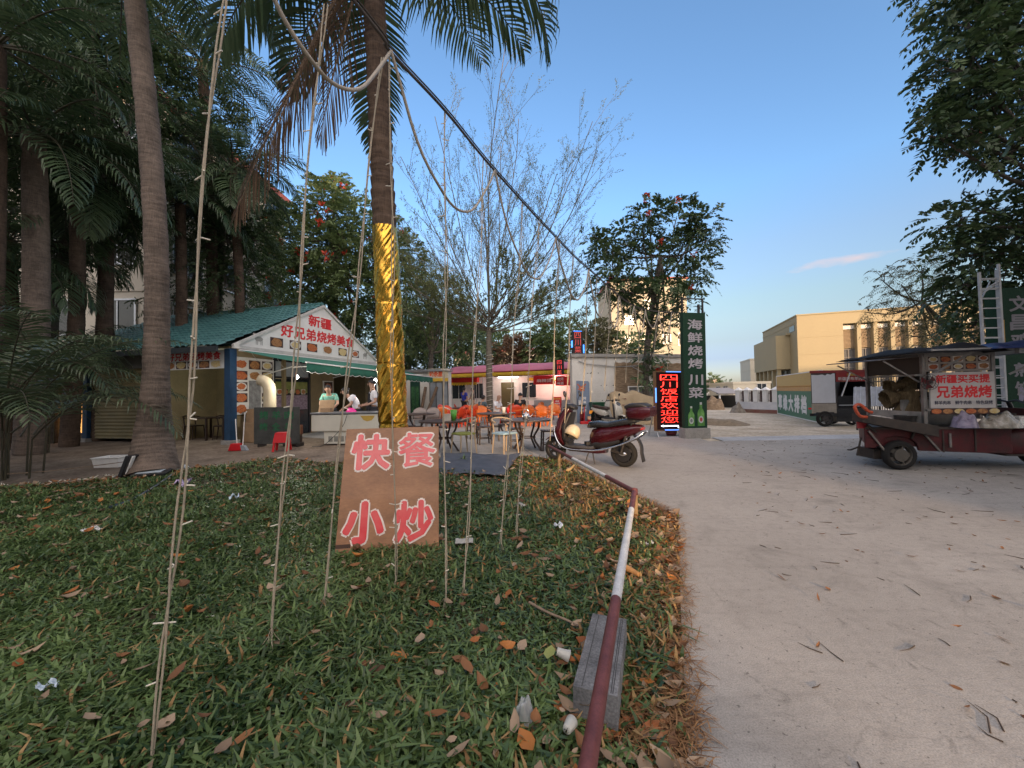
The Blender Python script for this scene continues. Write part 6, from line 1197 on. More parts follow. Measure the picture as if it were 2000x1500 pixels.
def person(label, loc, rz, J, shirt, trousers, hair='short', H=1.0, group=None, long_shirt=False, apron=None, skirt=None):
    """faces -y; J overrides joints of the standing pose"""
    j = dict(pelvis=(0, 0, .93), waist=(0, 0, 1.08), chest=(0, .01, 1.27), neck=(0, .005, 1.43), head0=(0, -.01, 1.52), head1=(0, -.025, 1.60), head2=(0, -.01, 1.67))
    for s, k in ((-1, 'l'), (1, 'r')):
        j.update({'sh' + k: (.17 * s, .01, 1.37), 'el' + k: (.23 * s, .03, 1.10), 'wr' + k: (.24 * s, -.04, .86), 'ha' + k: (.24 * s, -.06, .80), 'hi' + k: (.095 * s, 0, .88), 'kn' + k: (.10 * s, -.01, .48), 'an' + k: (.10 * s, .02, .08), 'to' + k: (.11 * s, -.13, .03)})
    j.update(J); t = thing('person', label, 'person', loc, rz, group); t.scale = (H, H, H)
    P, E, Rr, ix = [], [], [], {}
    def add(n, r, par=None, p=None):
        ix[n] = len(P); P.append(Vector(p if p is not None else j[n])); Rr.append(r)
        if par is not None: E.append((ix[par], ix[n]))
    add('pelvis', (.135, .10)); add('waist', (.12, .09), 'pelvis'); add('chest', (.145, .10), 'waist'); add('neck', .052, 'chest'); add('head0', .07, 'neck'); add('head1', (.082, .095), 'head0'); add('head2', (.065, .075), 'head1')
    for k in 'lr':
        add('sh' + k, .055, 'chest'); add('el' + k, .042, 'sh' + k); add('wr' + k, .028, 'el' + k); add('ha' + k, (.036, .018), 'wr' + k)
        d = (Vector(j['ha' + k]) - Vector(j['wr' + k])).normalized(); s = d.cross(Vector((0, 1, 0.2))).normalized()
        for q, (o_, l, a) in enumerate(((-.026, .062, 0), (-.009, .075, 0), (.009, .07, 0), (.025, .055, 0))):
            b = Vector(j['ha' + k]) + s * o_ + d * 0.035; add('f%s%d' % (k, q), .0095, 'ha' + k, b); add('g%s%d' % (k, q), .007, 'f%s%d' % (k, q), b + d * l * 0.9 + Vector((0, 0.012, 0)))
        b = Vector(j['wr' + k]) + d * 0.03 - s * 0.03; add('t' + k, .010, 'wr' + k, b); add('u' + k, .008, 't' + k, b + (d - s * 0.7).normalized() * .05)
        add('hi' + k, .085, 'pelvis'); add('kn' + k, .058, 'hi' + k); add('an' + k, .042, 'kn' + k); add('to' + k, (.04, .025), 'an' + k)
    V, Fc = skin_mesh(P, E, Rr); mb_ = MB(); mb_.add(V, Fc, True)
    h1 = Vector(j['head1']); fd = (h1 - Vector(j['head0'])); 
    mb_.lathe([(0.0, -.03), (.011, -.024), (.014, -.006), (.008, .012), (0, .03)], h1 + Vector((0, -.098, -.012)), 8)
    for s in (-1, 1): mb_.lathe([(0, -.03), (.012, -.02), (.014, .01), (0, .028)], h1 + Vector((.083 * s, .012, -.01)), 8)
    mb_.m = 1
    for s in (-1, 1): mb_.lathe([(0, -.006), (.010, -.003), (.010, .003), (0, .006)], h1 + Vector((.030 * s, -.086, .012)), 8, 'Y')
    mb_.box(h1 + Vector((0, -.09, -.052)), (.04, .006, .006)); mb_.build('body', [skin_m, hair_m], t)
    def suit(names, edges, rad, name, m):
        i2 = {n: k for k, n in enumerate(names)}; V, Fc = skin_mesh([j[n] if isinstance(n, str) and n in j else n for n in names], [(i2[a], i2[b]) for a, b in edges], rad, 2); q = MB(); q.add(V, Fc, True); return q.build(name, m, t)
    j['slL'] = tuple(Vector(j['shl']).lerp(Vector(j['ell']), .72)); j['slR'] = tuple(Vector(j['shr']).lerp(Vector(j['elr']), .72)); j['hem'] = tuple(Vector(j['pelvis']) + (Vector(j['pelvis']) - Vector(j['waist'])) * (0.75 if long_shirt else 0.15)); j['col'] = tuple(Vector(j['chest']).lerp(Vector(j['neck']), .72))
    suit(['chest', 'waist', 'hem', 'col', 'shl', 'slL', 'shr', 'slR'], [('chest', 'waist'), ('waist', 'hem'), ('chest', 'col'), ('chest', 'shl'), ('shl', 'slL'), ('chest', 'shr'), ('shr', 'slR')], [(.165, .122), (.145, .112), (.158, .125), .07, .072, .064, .072, .064], 'shirt', shirt)
    if skirt:
        j['sk'] = tuple(Vector(j['pelvis']) + Vector((0, 0, -.42))); suit(['pelvis', 'sk'], [('pelvis', 'sk')], [(.155, .12), (.17, .14)], 'skirt', skirt)
    else:
        j['kl'] = tuple(Vector(j['knl']).lerp(Vector(j['anl']), .85)); j['kr'] = tuple(Vector(j['knr']).lerp(Vector(j['anr']), .85))
        suit(['pelvis', 'hil', 'knl', 'kl', 'hir', 'knr', 'kr'], [('pelvis', 'hil'), ('hil', 'knl'), ('knl', 'kl'), ('pelvis', 'hir'), ('hir', 'knr'), ('knr', 'kr')], [(.15, .115), .10, .075, .06, .10, .075, .06], 'trousers', trousers)
    if apron:
        q = MB(); c = Vector(j['chest']); w_ = Vector(j['waist']); pv = Vector(j['pelvis']); q.sheet([[p + Vector((x * wd, -dy + 0.35 * abs(x) ** 2 * .2, 0)) for x in (-1, -.5, 0, .5, 1)] for p, wd, dy in ((c + Vector((0, 0, .05)), .09, .13), (w_, .15, .135), (pv, .16, .15), (pv + Vector((0, 0, -.3)), .15, .15))])
        for s in (-1, 1): q.tube([c + Vector((.09 * s, -.125, .05)), c + Vector((.10 * s, -.03, .17)), c + Vector((.08 * s, .10, .10)), w_ + Vector((.02 * s, .13, 0))], .009, 5)
        q.build('apron', apron, t, solid=0.004)
    if hair != 'bald':
        q = MB(); hc = h1 + Vector((0, .014, .028)); V = []; n_, m_ = 14, 8; lowz = -0.085 if hair == 'bun' else -0.03
        prof = [(0.099 * math.cos(a), 0.092 * math.sin(a)) for a in [math.pi / 2 * k / 6 for k in range(7)]]
        rows = []
        for rr, zz in prof: rows.append([(rr * math.cos(b) * .94, rr * math.sin(b) * 1.08 + (-.0 if math.sin(b) < 0 else .01), zz + (0.012 if math.sin(b) < -.5 else 0)) for b in [6.2832 * k / n_ for k in range(n_ + 1)]])
        rows.insert(0, [(0.094 * math.cos(b) * .96, 0.094 * math.sin(b) * 1.08, (0.012 if math.sin(b) < -.3 else lowz)) for b in [6.2832 * k / n_ for k in range(n_ + 1)]])
        q.sheet([[hc + Vector(p) for p in r_] for r_ in rows])
        if hair == 'bun': q.lathe([(0, -.035), (.03, -.025), (.038, 0), (.03, .025), (0, .035)], hc + Vector((0, .09, .06)), 10)
        q.build('hair', hair_m, t)
    return t
teal_s, white_s, blue_s, grey_s = cloth_m('mint_cotton', (0.16, 0.38, 0.30)), cloth_m('white_cotton', (0.66, 0.66, 0.68)), cloth_m('royal_blue_cotton', (0.03, 0.04, 0.32)), cloth_m('taupe_cotton', (0.20, 0.15, 0.13))
dark_t, blk_c = cloth_m('dark_trouser', (0.03, 0.03, 0.035)), cloth_m('black_cotton', (0.015, 0.015, 0.017))
bend = dict(chest=(0, -.10, 1.24), neck=(0, -.17, 1.39), head0=(0, -.21, 1.47), head1=(0, -.25, 1.54), head2=(0, -.24, 1.61), shl=(-.17, -.10, 1.35), shr=(.17, -.10, 1.35), ell=(-.24, -.16, 1.10), elr=(.24, -.16, 1.10), wrl=(-.15, -.36, .98), wrr=(.15, -.36, .98), hal=(-.12, -.42, .94), har=(.12, -.42, .94))
def spot(x, y, Z): p = D(x, y, Z); return Vector((p.x, p.y, -0.006))
person('man in a mint green tee with short dark hair working behind the freezer counter', spot(645, 800, 11.75), 0.25, dict(bend, head1=(-.02, -.24, 1.54)), teal_s, dark_t, 'short', 1.02)
person('woman in a white tee with tied hair bending over the counter from the side', spot(697, 800, 11.45), -1.15, dict(bend, chest=(0, -.14, 1.22), neck=(0, -.24, 1.34), head0=(0, -.29, 1.41), head1=(0, -.335, 1.47), head2=(0, -.34, 1.54)), white_s, dark_t, 'bun', 1.0, long_shirt=True)
person('tall man in a white tee with a black apron strap beside the gold trunk', spot(728, 800, 11.5), -1.0, dict(wrl=(-.14, -.24, 1.0), hal=(-.1, -.31, 1.0), wrr=(.14, -.24, 1.0), har=(.1, -.31, 1.0)), white_s, dark_t, 'short', 1.06, apron=blk_c)
person('woman in a royal blue top with hair up standing by the white prefab wall', spot(907, 800, 22.5), 2.6, dict(elr=(.24, -.1, 1.12), wrr=(.2, -.3, 1.1), har=(.18, -.37, 1.12)), blue_s, dark_t, 'bun', 1.0, long_shirt=True)
person('woman in a taupe top and black skirt reaching to a red stand', spot(924, 800, 22.0), -1.2, dict(elr=(.24, -.1, 1.14), wrr=(.2, -.33, 1.02), har=(.19, -.40, .98), ell=(-.22, -.1, 1.12), wrl=(-.18, -.32, 1.0), hal=(-.17, -.4, .97)), grey_s, dark_t, 'short', 0.98, skirt=blk_c)
sit = dict(pelvis=(0, 0, .50), waist=(0, .0, .66), chest=(0, -.03, .86), neck=(0, -.06, 1.02), head0=(0, -.09, 1.10), head1=(0, -.12, 1.18), head2=(0, -.11, 1.25), hil=(-.1, -.04, .47), hir=(.1, -.04, .47), knl=(-.13, -.42, .48), knr=(.13, -.42, .48), anl=(-.12, -.42, .08), anr=(.12, -.42, .08), tol=(-.12, -.56, .03), tor=(.12, -.56, .03),
           shl=(-.18, -.03, .96), shr=(.18, -.03, .96), ell=(-.25, -.12, .72), elr=(.25, -.12, .72), wrl=(-.16, -.34, .74), wrr=(.16, -.34, .74), hal=(-.12, -.41, .75), har=(.12, -.41, .75))
person('bald man in a white shirt seated right of the palm striped trunk', spot(970, 800, 15.6), 1.1, sit, white_s, dark_t, 'bald', 1.02)
person('dark haired person in black seated with their back among the orange chairs', spot(1016, 800, 17.0), 3.0, sit, blk_c, dark_t, 'short', 1.04)
person('person in a slate top seated left of the bare tree trunk', spot(941, 800, 17.2), 2.4, sit, cloth_m('slate_cotton', (0.08, 0.12, 0.14)), dark_t, 'bun', 0.98)

# ---------------------------------------------------------------- things at the barbecue hut
fz = D(608, 868, 10.7); FZ = thing('chest_freezer', 'long white chest freezer used as a counter under the green awning', 'freezer', (fz.x, fz.y, -0.006), -0.05)
frz = mat('freezer_white', (0.56, 0.55, 0.47), 0.4, scale=2, var=0.08); mb = MB(); mb.b2((0, 0, 0.38), (2.35, 0.75, 0.84)); mb.build('cabinet', frz, FZ, 0.015); mb = MB(); mb.b2((0.34, 0.05, 0.03), (2.3, 0.72, 0.38)); mb.m = 1
for k in range(6): mb.b2((0.46 + 0.16 * k, 0.045, 0.09), (0.58 + 0.16 * k, 0.05, 0.24))
bs = mb.build('base', [frz, mat('vent_grey', (0.22, 0.22, 0.19), 0.5)], FZ, 0.006); mb = MB(); mb.b2((-0.02, -0.02, 0.86), (2.37, 0.77, 0.9)); mb.m = 1; mb.b2((0, -0.005, 0.84), (2.35, 0.74, 0.86)); mb.build('lid', [steel, black], FZ)
mb = MB(); mb.add([(1.38 + x, -0.003, 0.80 - z) for x, z in ((0, 0), (.42, 0), (.40, .05), (.33, .13), (.2, .16), (.1, .12), (.04, .04))], [tuple(range(7))]); mb.build('stain', mat('yellow_stain', (0.45, 0.30, 0.06), 0.6), FZ)
def local(par, x, y, z): return Matrix.Translation(par.location) @ Matrix.Rotation(par.rotation_euler.z, 4, 'Z') @ Vector((x, y, z))
card = mat('cardboard', (0.28, 0.185, 0.105), 0.85, var=0.15, scale=5, fine=0.06); 
def boxthing(name, label, cat, loc, d, m, rz=0, flap=False, tilt=0):
    t = thing(name, label, cat, loc, rz); mb_ = MB(); mb_.b2((-d[0] / 2, -d[1] / 2, 0), (d[0] / 2, d[1] / 2, d[2])); mb_.m = 1; mb_.b2((-d[0] / 2 - .001, -0.03, d[2] * 0.0 + .002), (d[0] / 2 + .001, 0.03, d[2] + .002)); mb_.b2((-d[0] / 2 - 0.0015, -d[1] / 2 - .0015, d[2] - .03), (d[0] / 2 + .0015, d[1] / 2 + .0015, d[2] - .026)); mb_.build('carton', [m, mat('packing_tape', (0.36, 0.27, 0.15), 0.4)], t, 0.004)
    return t
boxthing('cardboard_box', 'upper cardboard box stacked beneath the food photo board', 'box', hut(0.25, 0.85, 0.62), (0.42, 0.75, 0.40), card, -0.236); boxthing('cardboard_box', 'lower left cardboard box beneath the food photo board', 'box', hut(0.25, 0.62, 0.02), (0.42, 0.5, 0.6), card, -0.236); boxthing('cardboard_box', 'lower right cardboard box beneath the food photo board', 'box', hut(0.25, 1.15, 0.02), (0.42, 0.5, 0.6), card, -0.236)
t = thing('carton_lid', 'open brown carton standing on the left end of the freezer', 'box', local(FZ, 0.22, 0.32, 0.9), -0.05); mb = MB(); mb.box((0, 0.1, 0.17), (0.44, 0.02, 0.36), 0, -0.3); mb.box((0.08, -0.06, 0.06), (0.26, 0.2, 0.12), 0.1); mb.build('carton', card, t, 0.004)
o = heap('plastic_bag', 'bright pink plastic bag lying on the freezer lid', 'bag', local(FZ, 1.02, 0.25, 0.895), 0.16, 0.12, 0.12, mat('pink_bag', (0.75, 0.03, 0.28), 0.3, var=0.15), 4)
GS = thing('steel_screen', 'dark steel screen painted with green characters beside the freezer', 'screen', spot(496, 860, 10.55) + Vector((0, 0, -0.0)), -0.08); mb = MB(); mb.b2((0, 0, 0.08), (1.3, 0.03, 1.08)); mb.m = 1
for k, ch in enumerate('烤羊肉'): mb.text(ch, 0.16 + 0.36 * k, 0.75, 0.42 + 0.36 * k, 0.98, -0.004, 0.025)
for k, ch in enumerate('烤全羊'): mb.text(ch, 0.16 + 0.36 * k, 0.45, 0.40 + 0.36 * k, 0.66, -0.004, 0.02)
mb.build('panel', [mat('sooty_steel', (0.045, 0.048, 0.045), 0.5, 0.4, scale=3, col2=(0.10, 0.105, 0.098)), mat('green_brush', (0.015, 0.12, 0.05), 0.6, var=0.3, scale=12)], GS); mb = MB()
for x in (0.1, 1.2): mb.b2((x, 0, 0), (x + 0.04, 0.3, 0.1))
mb.build('foot', darksteel, GS)
DU = thing('exhaust_duct', 'fat cream exhaust elbow pipe rising behind the steel screen', 'duct', spot(523, 830, 10.95), 0); mb = MB(); pts = [(0.06, 0, 0.6), (0.06, 0, 1.2), (0.06, 0, 1.55)] + [(0.06 - 0.30 + 0.30 * math.cos(a), 0, 1.55 + 0.30 * math.sin(a)) for a in (0.4, 0.8, 1.2, 1.5)]
mb.tube(pts, 0.155, 16, caps=False); mb.build('pipe', mat('cream_duct', (0.50, 0.43, 0.29), 0.5, var=0.1, scale=3), DU, solid=0.01); mb = MB(); q = Vector(pts[-1]); mb.lathe([(0, 0), (0.148, 0)], (q.x + 0.02, q.y, q.z), 16, 'X'); mb.build('opening', mat('duct_dark', (0.015, 0.008, 0.007), 0.9), DU)  # near-black disc closes the pipe mouth and draws it as open
redpl = mat('red_plastic', (0.50, 0.012, 0.018), 0.35, var=0.08)
def stool_stack(label, loc, n=3):
    t = thing('plastic_stool', label, 'stool', loc, 0.3); mb_ = MB()
    for k in range(4):
        a = math.pi / 4 + k * math.pi / 2; x, y = math.cos(a), math.sin(a); q = MB(); q.bar((x * .145, y * .145, .44), (x * .23, y * .23, 0), .05, .04); q.build('leg', redpl, t)
    mb_.box((0, 0, .45), (.26, .26, .03)); mb_.build('seat', redpl, t, .012); mb_ = MB()
    for s in (0, 1, 2, 3):
        a = s * math.pi / 2; M_ = Matrix.Rotation(a, 3, 'Z'); mb_.add([M_ @ Vector(p) for p in ((-.125, -.128, .44), (.125, -.128, .44), (.165, -.17, .20), (.10, -.165, .22), (-.10, -.165, .22), (-.165, -.17, .20))], [(0, 1, 2, 3, 4, 5)])
    mb_.build('apron', redpl, t, solid=.008); return t
stool_stack('red plastic stool before the steel screen', spot(551, 883, 9.75))
BR = thing('dustpan', 'red long handled dustpan leaning by the blue hut post', 'dustpan', spot(459, 884, 9.9), 0.2); mb = MB(); mb.prism([(-0.16, 0), (0.16, 0), (0.10, 0.18), (-0.10, 0.18)], -0.02, 0.16); mb.build('pan', redpl, BR, 0.01); mb = MB(); mb.tube([(0, 0.1, 0.16), (-0.06, 0.16, 0.8)], 0.012, 6); mb.build('handle', white, BR)
BR = thing('broom', 'grey broom with a white handle beside the red dustpan', 'broom', spot(474, 884, 9.95), -0.1); mb = MB(); mb.prism([(-0.15, 0), (0.15, 0), (0.06, 0.13), (-0.06, 0.13)], -0.04, 0.04); mb.build('head', mat('grey_bristle', (0.28, 0.31, 0.34), 0.8), BR); mb = MB(); mb.tube([(0, 0, 0.12), (0.0, 0.08, 0.95), (0.05, 0.08, 0.99)], 0.013, 6); mb.build('handle', white, BR)
boxthing('wood_crate', 'reddish wooden crate between the screen and the freezer', 'crate', spot(572, 872, 10.75) + Vector((0, 0.0, 0.3)), (0.4, 0.3, 0.26), mat('red_wood', (0.20, 0.07, 0.035), 0.6, var=0.3, scale=9), -0.05); boxthing('wood_crate', 'dark low crate under the reddish crate by the freezer', 'crate', spot(572, 872, 10.75), (0.36, 0.3, 0.3), dwood, -0.05)
# lamps of the hut: two bare bulbs and a tube
bulb_e = mat('bulb_glow', (1.0, 0.97, 0.92), 0.5, emit=22.0)
for lab, q, wts in (('bare lit bulb hanging under the left of the green awning', D(580, 736, 10.95), 22), ('bare lit bulb hanging beside the gold trunk', D(733, 743, 11.6), 16)):
    t = thing('light_bulb', lab, 'light bulb', q); mb = MB(); mb.lathe([(0, -0.055), (0.028, -0.05), (0.042, -0.02), (0.036, 0.015), (0.016, 0.05)], (0, 0, 0), 12); mb.build('bulb', bulb_e, t); mb = MB(); mb.lathe([(0.016, 0.05), (0.02, 0.05), (0.02, 0.11), (0, 0.115)], (0, 0, 0), 10); mb.tube([(0, 0, 0.1), (0.0, 0, 0.42)], 0.004, 5); mb.build('socket', black, t); lamp((0, 0, -0.12), wts, (1, 0.93, 0.82), 0.06, t)
t = thing('tube_light', 'lit fluorescent tube beneath the porch sign of the hut', 'light', hut(-1.4, 0.25, 2.3), -0.236); mb = MB(); mb.tube([(-0.55, 0, 0), (0.75, 0, 0)], 0.022, 8); mb.build('tube', mat('tube_glow', (0.95, 1.0, 0.95), 0.5, emit=5.0), t); mb = MB(); mb.b2((-0.6, -0.02, 0.02), (0.8, 0.03, 0.06)); mb.build('holder', white, t); lamp((0.1, 0.3, -0.08), 7, (0.9, 1, 0.9), 0.3, t)
# wires on the plaza: extension lead over the freezer front
mb = MB(); q = spline([local(FZ, 1.05, -0.05, 0.86), local(FZ, 0.92, -0.08, 0.5), local(FZ, 0.55, -0.1, 0.12), local(FZ, 0.42, -0.25, 0.01), local(FZ, 0.2, -0.3, 0.01)], 6); o_ = q[0].copy(); mb.tube([a - o_ for a in q], 0.008, 5); o = tag(mb.build('power_cord', black), 'black power cord hanging down the freezer front', 'cord'); o.location = o_

# ---------------------------------------------------------------- tables and seats in the yard
walnut = mat('dark_walnut', (0.035, 0.021, 0.016), 0.45, var=0.3, scale=8); browntop = mat('brown_table_top', (0.06, 0.036, 0.027), 0.45, var=0.2, scale=4); oak = mat('pale_oak', (0.38, 0.29, 0.19), 0.55, var=0.12, scale=9, stretch=(1, 1, .2))
def round_table(label, loc, r, top=browntop, legm=walnut, h=0.73, rz=0.0):
    t = thing('round_table', label, 'table', loc, rz, 'round tables in the dining yard'); mb_ = MB(); mb_.lathe([(0, h - 0.035), (r - .01, h - 0.035), (r, h - 0.025), (r, h - 0.005), (r - .008, h), (0, h)], (0, 0, 0), 36, smooth=False); mb_.build('tabletop', top, t)
    for k in range(4):
        a = math.pi / 4 + k * math.pi / 2; q = MB(); q.tube(spline([(r * .55 * math.cos(a), r * .55 * math.sin(a), h - .04), (r * .50 * math.cos(a), r * .50 * math.sin(a), h * .72), (r * .30 * math.cos(a), r * .30 * math.sin(a), h * .42), (r * .52 * math.cos(a), r * .52 * math.sin(a), h * .12), (r * .62 * math.cos(a), r * .62 * math.sin(a), 0)], 4), 0.024, 7); q.build('leg', legm, t)
    q = MB(); q.tube([(r * .31 * math.cos(a), r * .31 * math.sin(a), h * .42) for a in [6.2832 * k / 20 for k in range(21)]], .014, 6); q.build('stretcher', legm, t); return t
round_table('dark round table with a kettle nearest the red scooter', spot(1030, 880, 9.1), 0.62, rz=0.2)
round_table('dark round table with a green pot right of the gold trunk', spot(868, 880, 9.2), 0.60, rz=0.5)
round_table('dark round table in front of the bare tree trunk', spot(970, 840, 12.2), 0.62, rz=0.1)
round_table('brown round table at the left behind the gold trunk', spot(815, 840, 12.6), 0.60, rz=0.3)
round_table('round table under the canopy among the orange chairs at the left', spot(905, 830, 17.5), 0.55, rz=0.3); round_table('round table under the canopy among the orange chairs at the right', spot(1035, 830, 18.5), 0.55, rz=0.1)
def dining_chair(label, loc, rz, seat_m, fr=oak):
    t = thing('dining_chair', label, 'chair', loc, rz); q = MB(); q.loft([(-.21, 0, .45, .20, .018, 5), (-.15, 0, .455, .215, .026, 5), (.15, 0, .455, .215, .026, 5), (.20, 0, .45, .19, .018, 5)], 20); q.build('seat', seat_m, t)
    for x, y, tx, ty, h in ((-.18, -.18, -.21, -.21, .44), (.18, -.18, .21, -.21, .44), (-.18, .17, -.20, .22, .78), (.18, .17, .20, .22, .78)):
        q = MB(); q.tube([(tx, ty, 0), (x, y, .44)] + ([(x * 1.02, y + .05, h)] if h > .5 else []), [.014, .02] + ([.014] if h > .5 else []), 7); q.build('leg', fr, t)
    q = MB(); q.tube(spline([(-.26, .02, .70), (-.22, .2, .765), (0, .27, .79), (.22, .2, .765), (.26, .02, .70)], 5), .018, 7); q.build('backrest', fr, t); return t
dining_chair('pale oak chair with an olive green seat facing left', spot(906, 880, 8.75), -0.9, mat('olive_seat', (0.20, 0.22, 0.05), 0.7, var=0.1)); dining_chair('pale oak chair with a light blue seat between the two near tables', spot(987, 880, 8.7), 0.7, mat('light_blue_seat', (0.28, 0.42, 0.50), 0.7, var=0.1))
def stool(label, loc, rz=0, m=walnut):
    t = thing('stool', label, 'stool', loc, rz, 'dark stools at the round tables'); q = MB(); q.b2((-.17, -.15, .44), (.17, .15, .475)); q.build('seat', m, t, .006)
    for x, y in ((-.14, -.12), (.14, -.12), (.14, .12), (-.14, .12)): q = MB(); q.bar((x * 1.15, y * 1.15, 0), (x, y, .44), .032); q.build('leg', m, t)
    q = MB(); q.bar((-.15, -.13, .16), (.15, -.13, .16), .02); q.bar((-.15, .13, .16), (.15, .13, .16), .02); q.bar((-.15, -.13, .26), (-.15, .13, .26), .02); q.bar((.15, -.13, .26), (.15, .13, .26), .02); q.build('stretcher', m, t); return t
for lab, x, y, Z, a in (('dark stool beside the front wheel of the red scooter', 1072, 880, 9.0, 0.1), ('dark stool under the table with the kettle', 1008, 870, 9.7, 0.2), ('dark stool left of the oak chair with the blue seat', 946, 860, 10.3, 0.3), ('dark stool behind the table with the green pot', 862, 860, 10.6, 0.2),
                        ('dark stool with a pale seat right of the gold trunk', 800, 860, 11.0, 0.2), ('dark stool at the far right of the dining yard', 1102, 850, 11.6, 0.2), ('dark stool behind the oak chair with the blue seat', 985, 850, 11.0, 0.1), ('dark stool before the bare tree trunk', 925, 850, 11.6, 0.5)):
    stool(lab, spot(x, y, Z), a)
orange_p = mat('orange_plastic', (0.60, 0.14, 0.02), 0.35, var=0.15, scale=3); redor = mat('red_orange_plastic', (0.58, 0.06, 0.02), 0.35, var=0.15, scale=3); greyp = mat('grey_brown_plastic', (0.20, 0.165, 0.15), 0.4, var=0.12)
def arm_chair(label, loc, rz, m, group, first=[None]):
    key = m.name
    t = thing('plastic_chair', label, 'chair', loc, rz, group); q = MB(); rows = [[(-.21 + .42 * j / 6, -.22 + .44 * i / 6, .43 - .02 * math.sin(math.pi * i / 6)) for j in range(7)] for i in range(7)]; q.sheet(rows); q.build('seat', m, t, solid=.012)
    q = MB(); rows = [[(.25 * math.sin(a), .20 + .07 * math.cos(a) - .04 + .08 * u, .44 + u * (.42 - .12 * abs(math.sin(a)) ** 2)) for a in [-1.25 + 2.5 * k / 12 for k in range(13)]] for u in (0, .33, .66, 1)]; q.sheet(rows); q.build('backrest', m, t, solid=.012)
    for s in (-1, 1): q = MB(); q.tube([(.26 * s, -.2, .43), (.27 * s, -.2, .63), (.27 * s, .02, .66), (.25 * s, .2, .68)], .02, 6); q.build('arm', m, t)
    for x, y in ((-.2, -.2), (.2, -.2), (.2, .2), (-.2, .2)): q = MB(); q.bar((x * 1.22, y * 1.2, 0), (x, y, .43), .04, .03); q.build('leg', m, t)
    return t
G1 = 'orange plastic chairs under the pink canopy'; pro = arm_chair('orange plastic armchair in the crowd of chairs under the pink canopy', spot(1062, 830, 15.2), 0.3, orange_p, G1); pr2 = arm_chair('red orange plastic armchair in the crowd of chairs under the pink canopy', spot(872, 830, 16.2), 0.2, redor, G1)
g = random.Random(12)
for k, (x, Z, dk) in enumerate(((1082, 16.2, 0), (1047, 15.6, 0), (1035, 16.8, 0), (1020, 15.4, 0), (1006, 16.2, 1), (992, 17.0, 1), (1000, 19.0, 1), (1030, 19.6, 1), (1066, 18.2, 0), (1012, 18.0, 1), (944, 15.6, 0), (932, 16.6, 0), (918, 15.8, 1), (905, 16.8, 1), (893, 15.7, 1), (884, 17.2, 1), (859, 15.6, 0), (900, 19.0, 1), (928, 19.0, 0), (870, 18.6, 1), (1050, 20.2, 0))):
    c = copy_tree(pr2 if dk else pro); c.location = spot(x, 830, Z); c.rotation_euler = (0, 0, g.uniform(-3, 3))
for lab, x in (('grey brown plastic armchair behind the brown table, first from the gold trunk', 820), ('grey brown plastic armchair behind the brown table beside the orange chairs', 846)): arm_chair(lab, spot(x, 830, 14.4), 0.2, greyp, None)
# crockery and pots on the tables
def tab(x, Z, z): p = D(x, 800, Z); return Vector((p.x, p.y, z - 0.006))
mb = MB(); mb.lathe([(0, 0), (.075, 0), (.095, .05), (.085, .11), (.04, .15), (.015, .17), (0, .185)], (0, 0, 0), 18); mb.tube(spline([(.08, 0, .05), (.14, 0, .09), (.17, 0, .14)], 4), .014, 7); mb.tube(spline([(-.07, 0, .12), (-.05, 0, .22), (.05, 0, .22), (.07, 0, .12)], 5), .008, 6); o = tag(mb.build('kettle', chrome), 'small chrome kettle on the table nearest the scooter', 'kettle'); o.location = tab(1027, 9.0, .73)
mb = MB(); mb.lathe([(0, 0), (.05, 0), (.085, .25), (.08, .25), (.045, .01)], (0, 0, 0), 16); o = tag(mb.build('plastic_jug', mat('green_jug', (0.10, 0.36, 0.05), 0.35)), 'bright green plastic jug on the table right of the gold trunk', 'jug'); o.location = tab(886, 9.1, .73)
boxthing('tissue_box', 'pale tissue box beside the green jug', 'box', tab(873, 9.05, .73), (0.17, 0.14, 0.16), mat('pale_box', (0.45, 0.42, 0.36), 0.7, var=0.15), 0.2)
mb = MB(); mb.lathe([(0, 0), (.05, 0), (.06, .17), (.055, .18), (.05, .02)], (0, 0, 0), 14); o = tag(mb.build('paper_cup_stack', white), 'white cup stack on the table before the bare tree', 'cup'); o.location = tab(984, 12.1, .73)
mb = MB(); mb.lathe([(0, 0), (.035, 0), (.04, .12), (.02, .17), (0, .19)], (0, 0, 0), 12); o = tag(mb.build('sauce_bottle', redpl), 'small red sauce bottle on the table before the bare tree', 'bottle'); o.location = tab(992, 12.0, .73)
# dark tables and chairs in the hut porch
for k, (x, y) in enumerate(((-0.9, 1.2), (-2.2, 1.1))):
    p = hut(x, y, 0.0); t = thing('porch_table', ('dark square table in the hut porch beside the blue post', 'dark square table deeper in the hut porch')[k], 'table', p, -0.236); mb = MB(); mb.b2((-.4, -.4, .70), (.4, .4, .74)); mb.build('tabletop', walnut, t)
    for sx, sy in ((-1, -1), (1, -1), (1, 1), (-1, 1)): mb = MB(); mb.b2((sx * .36 - .025, sy * .36 - .025, 0), (sx * .36 + .025, sy * .36 + .025, .7)); mb.build('leg', walnut, t)
    for dx in (-.62, .62):
        c = dining_chair(('dark porch chair left of its square table', 'dark porch chair right of its square table')[dx > 0] + (' beside the blue post', ' deeper in the porch')[k], hut(x + dx, y, 0.0), -0.236 + (math.pi / 2 if dx < 0 else -math.pi / 2), walnut, walnut)
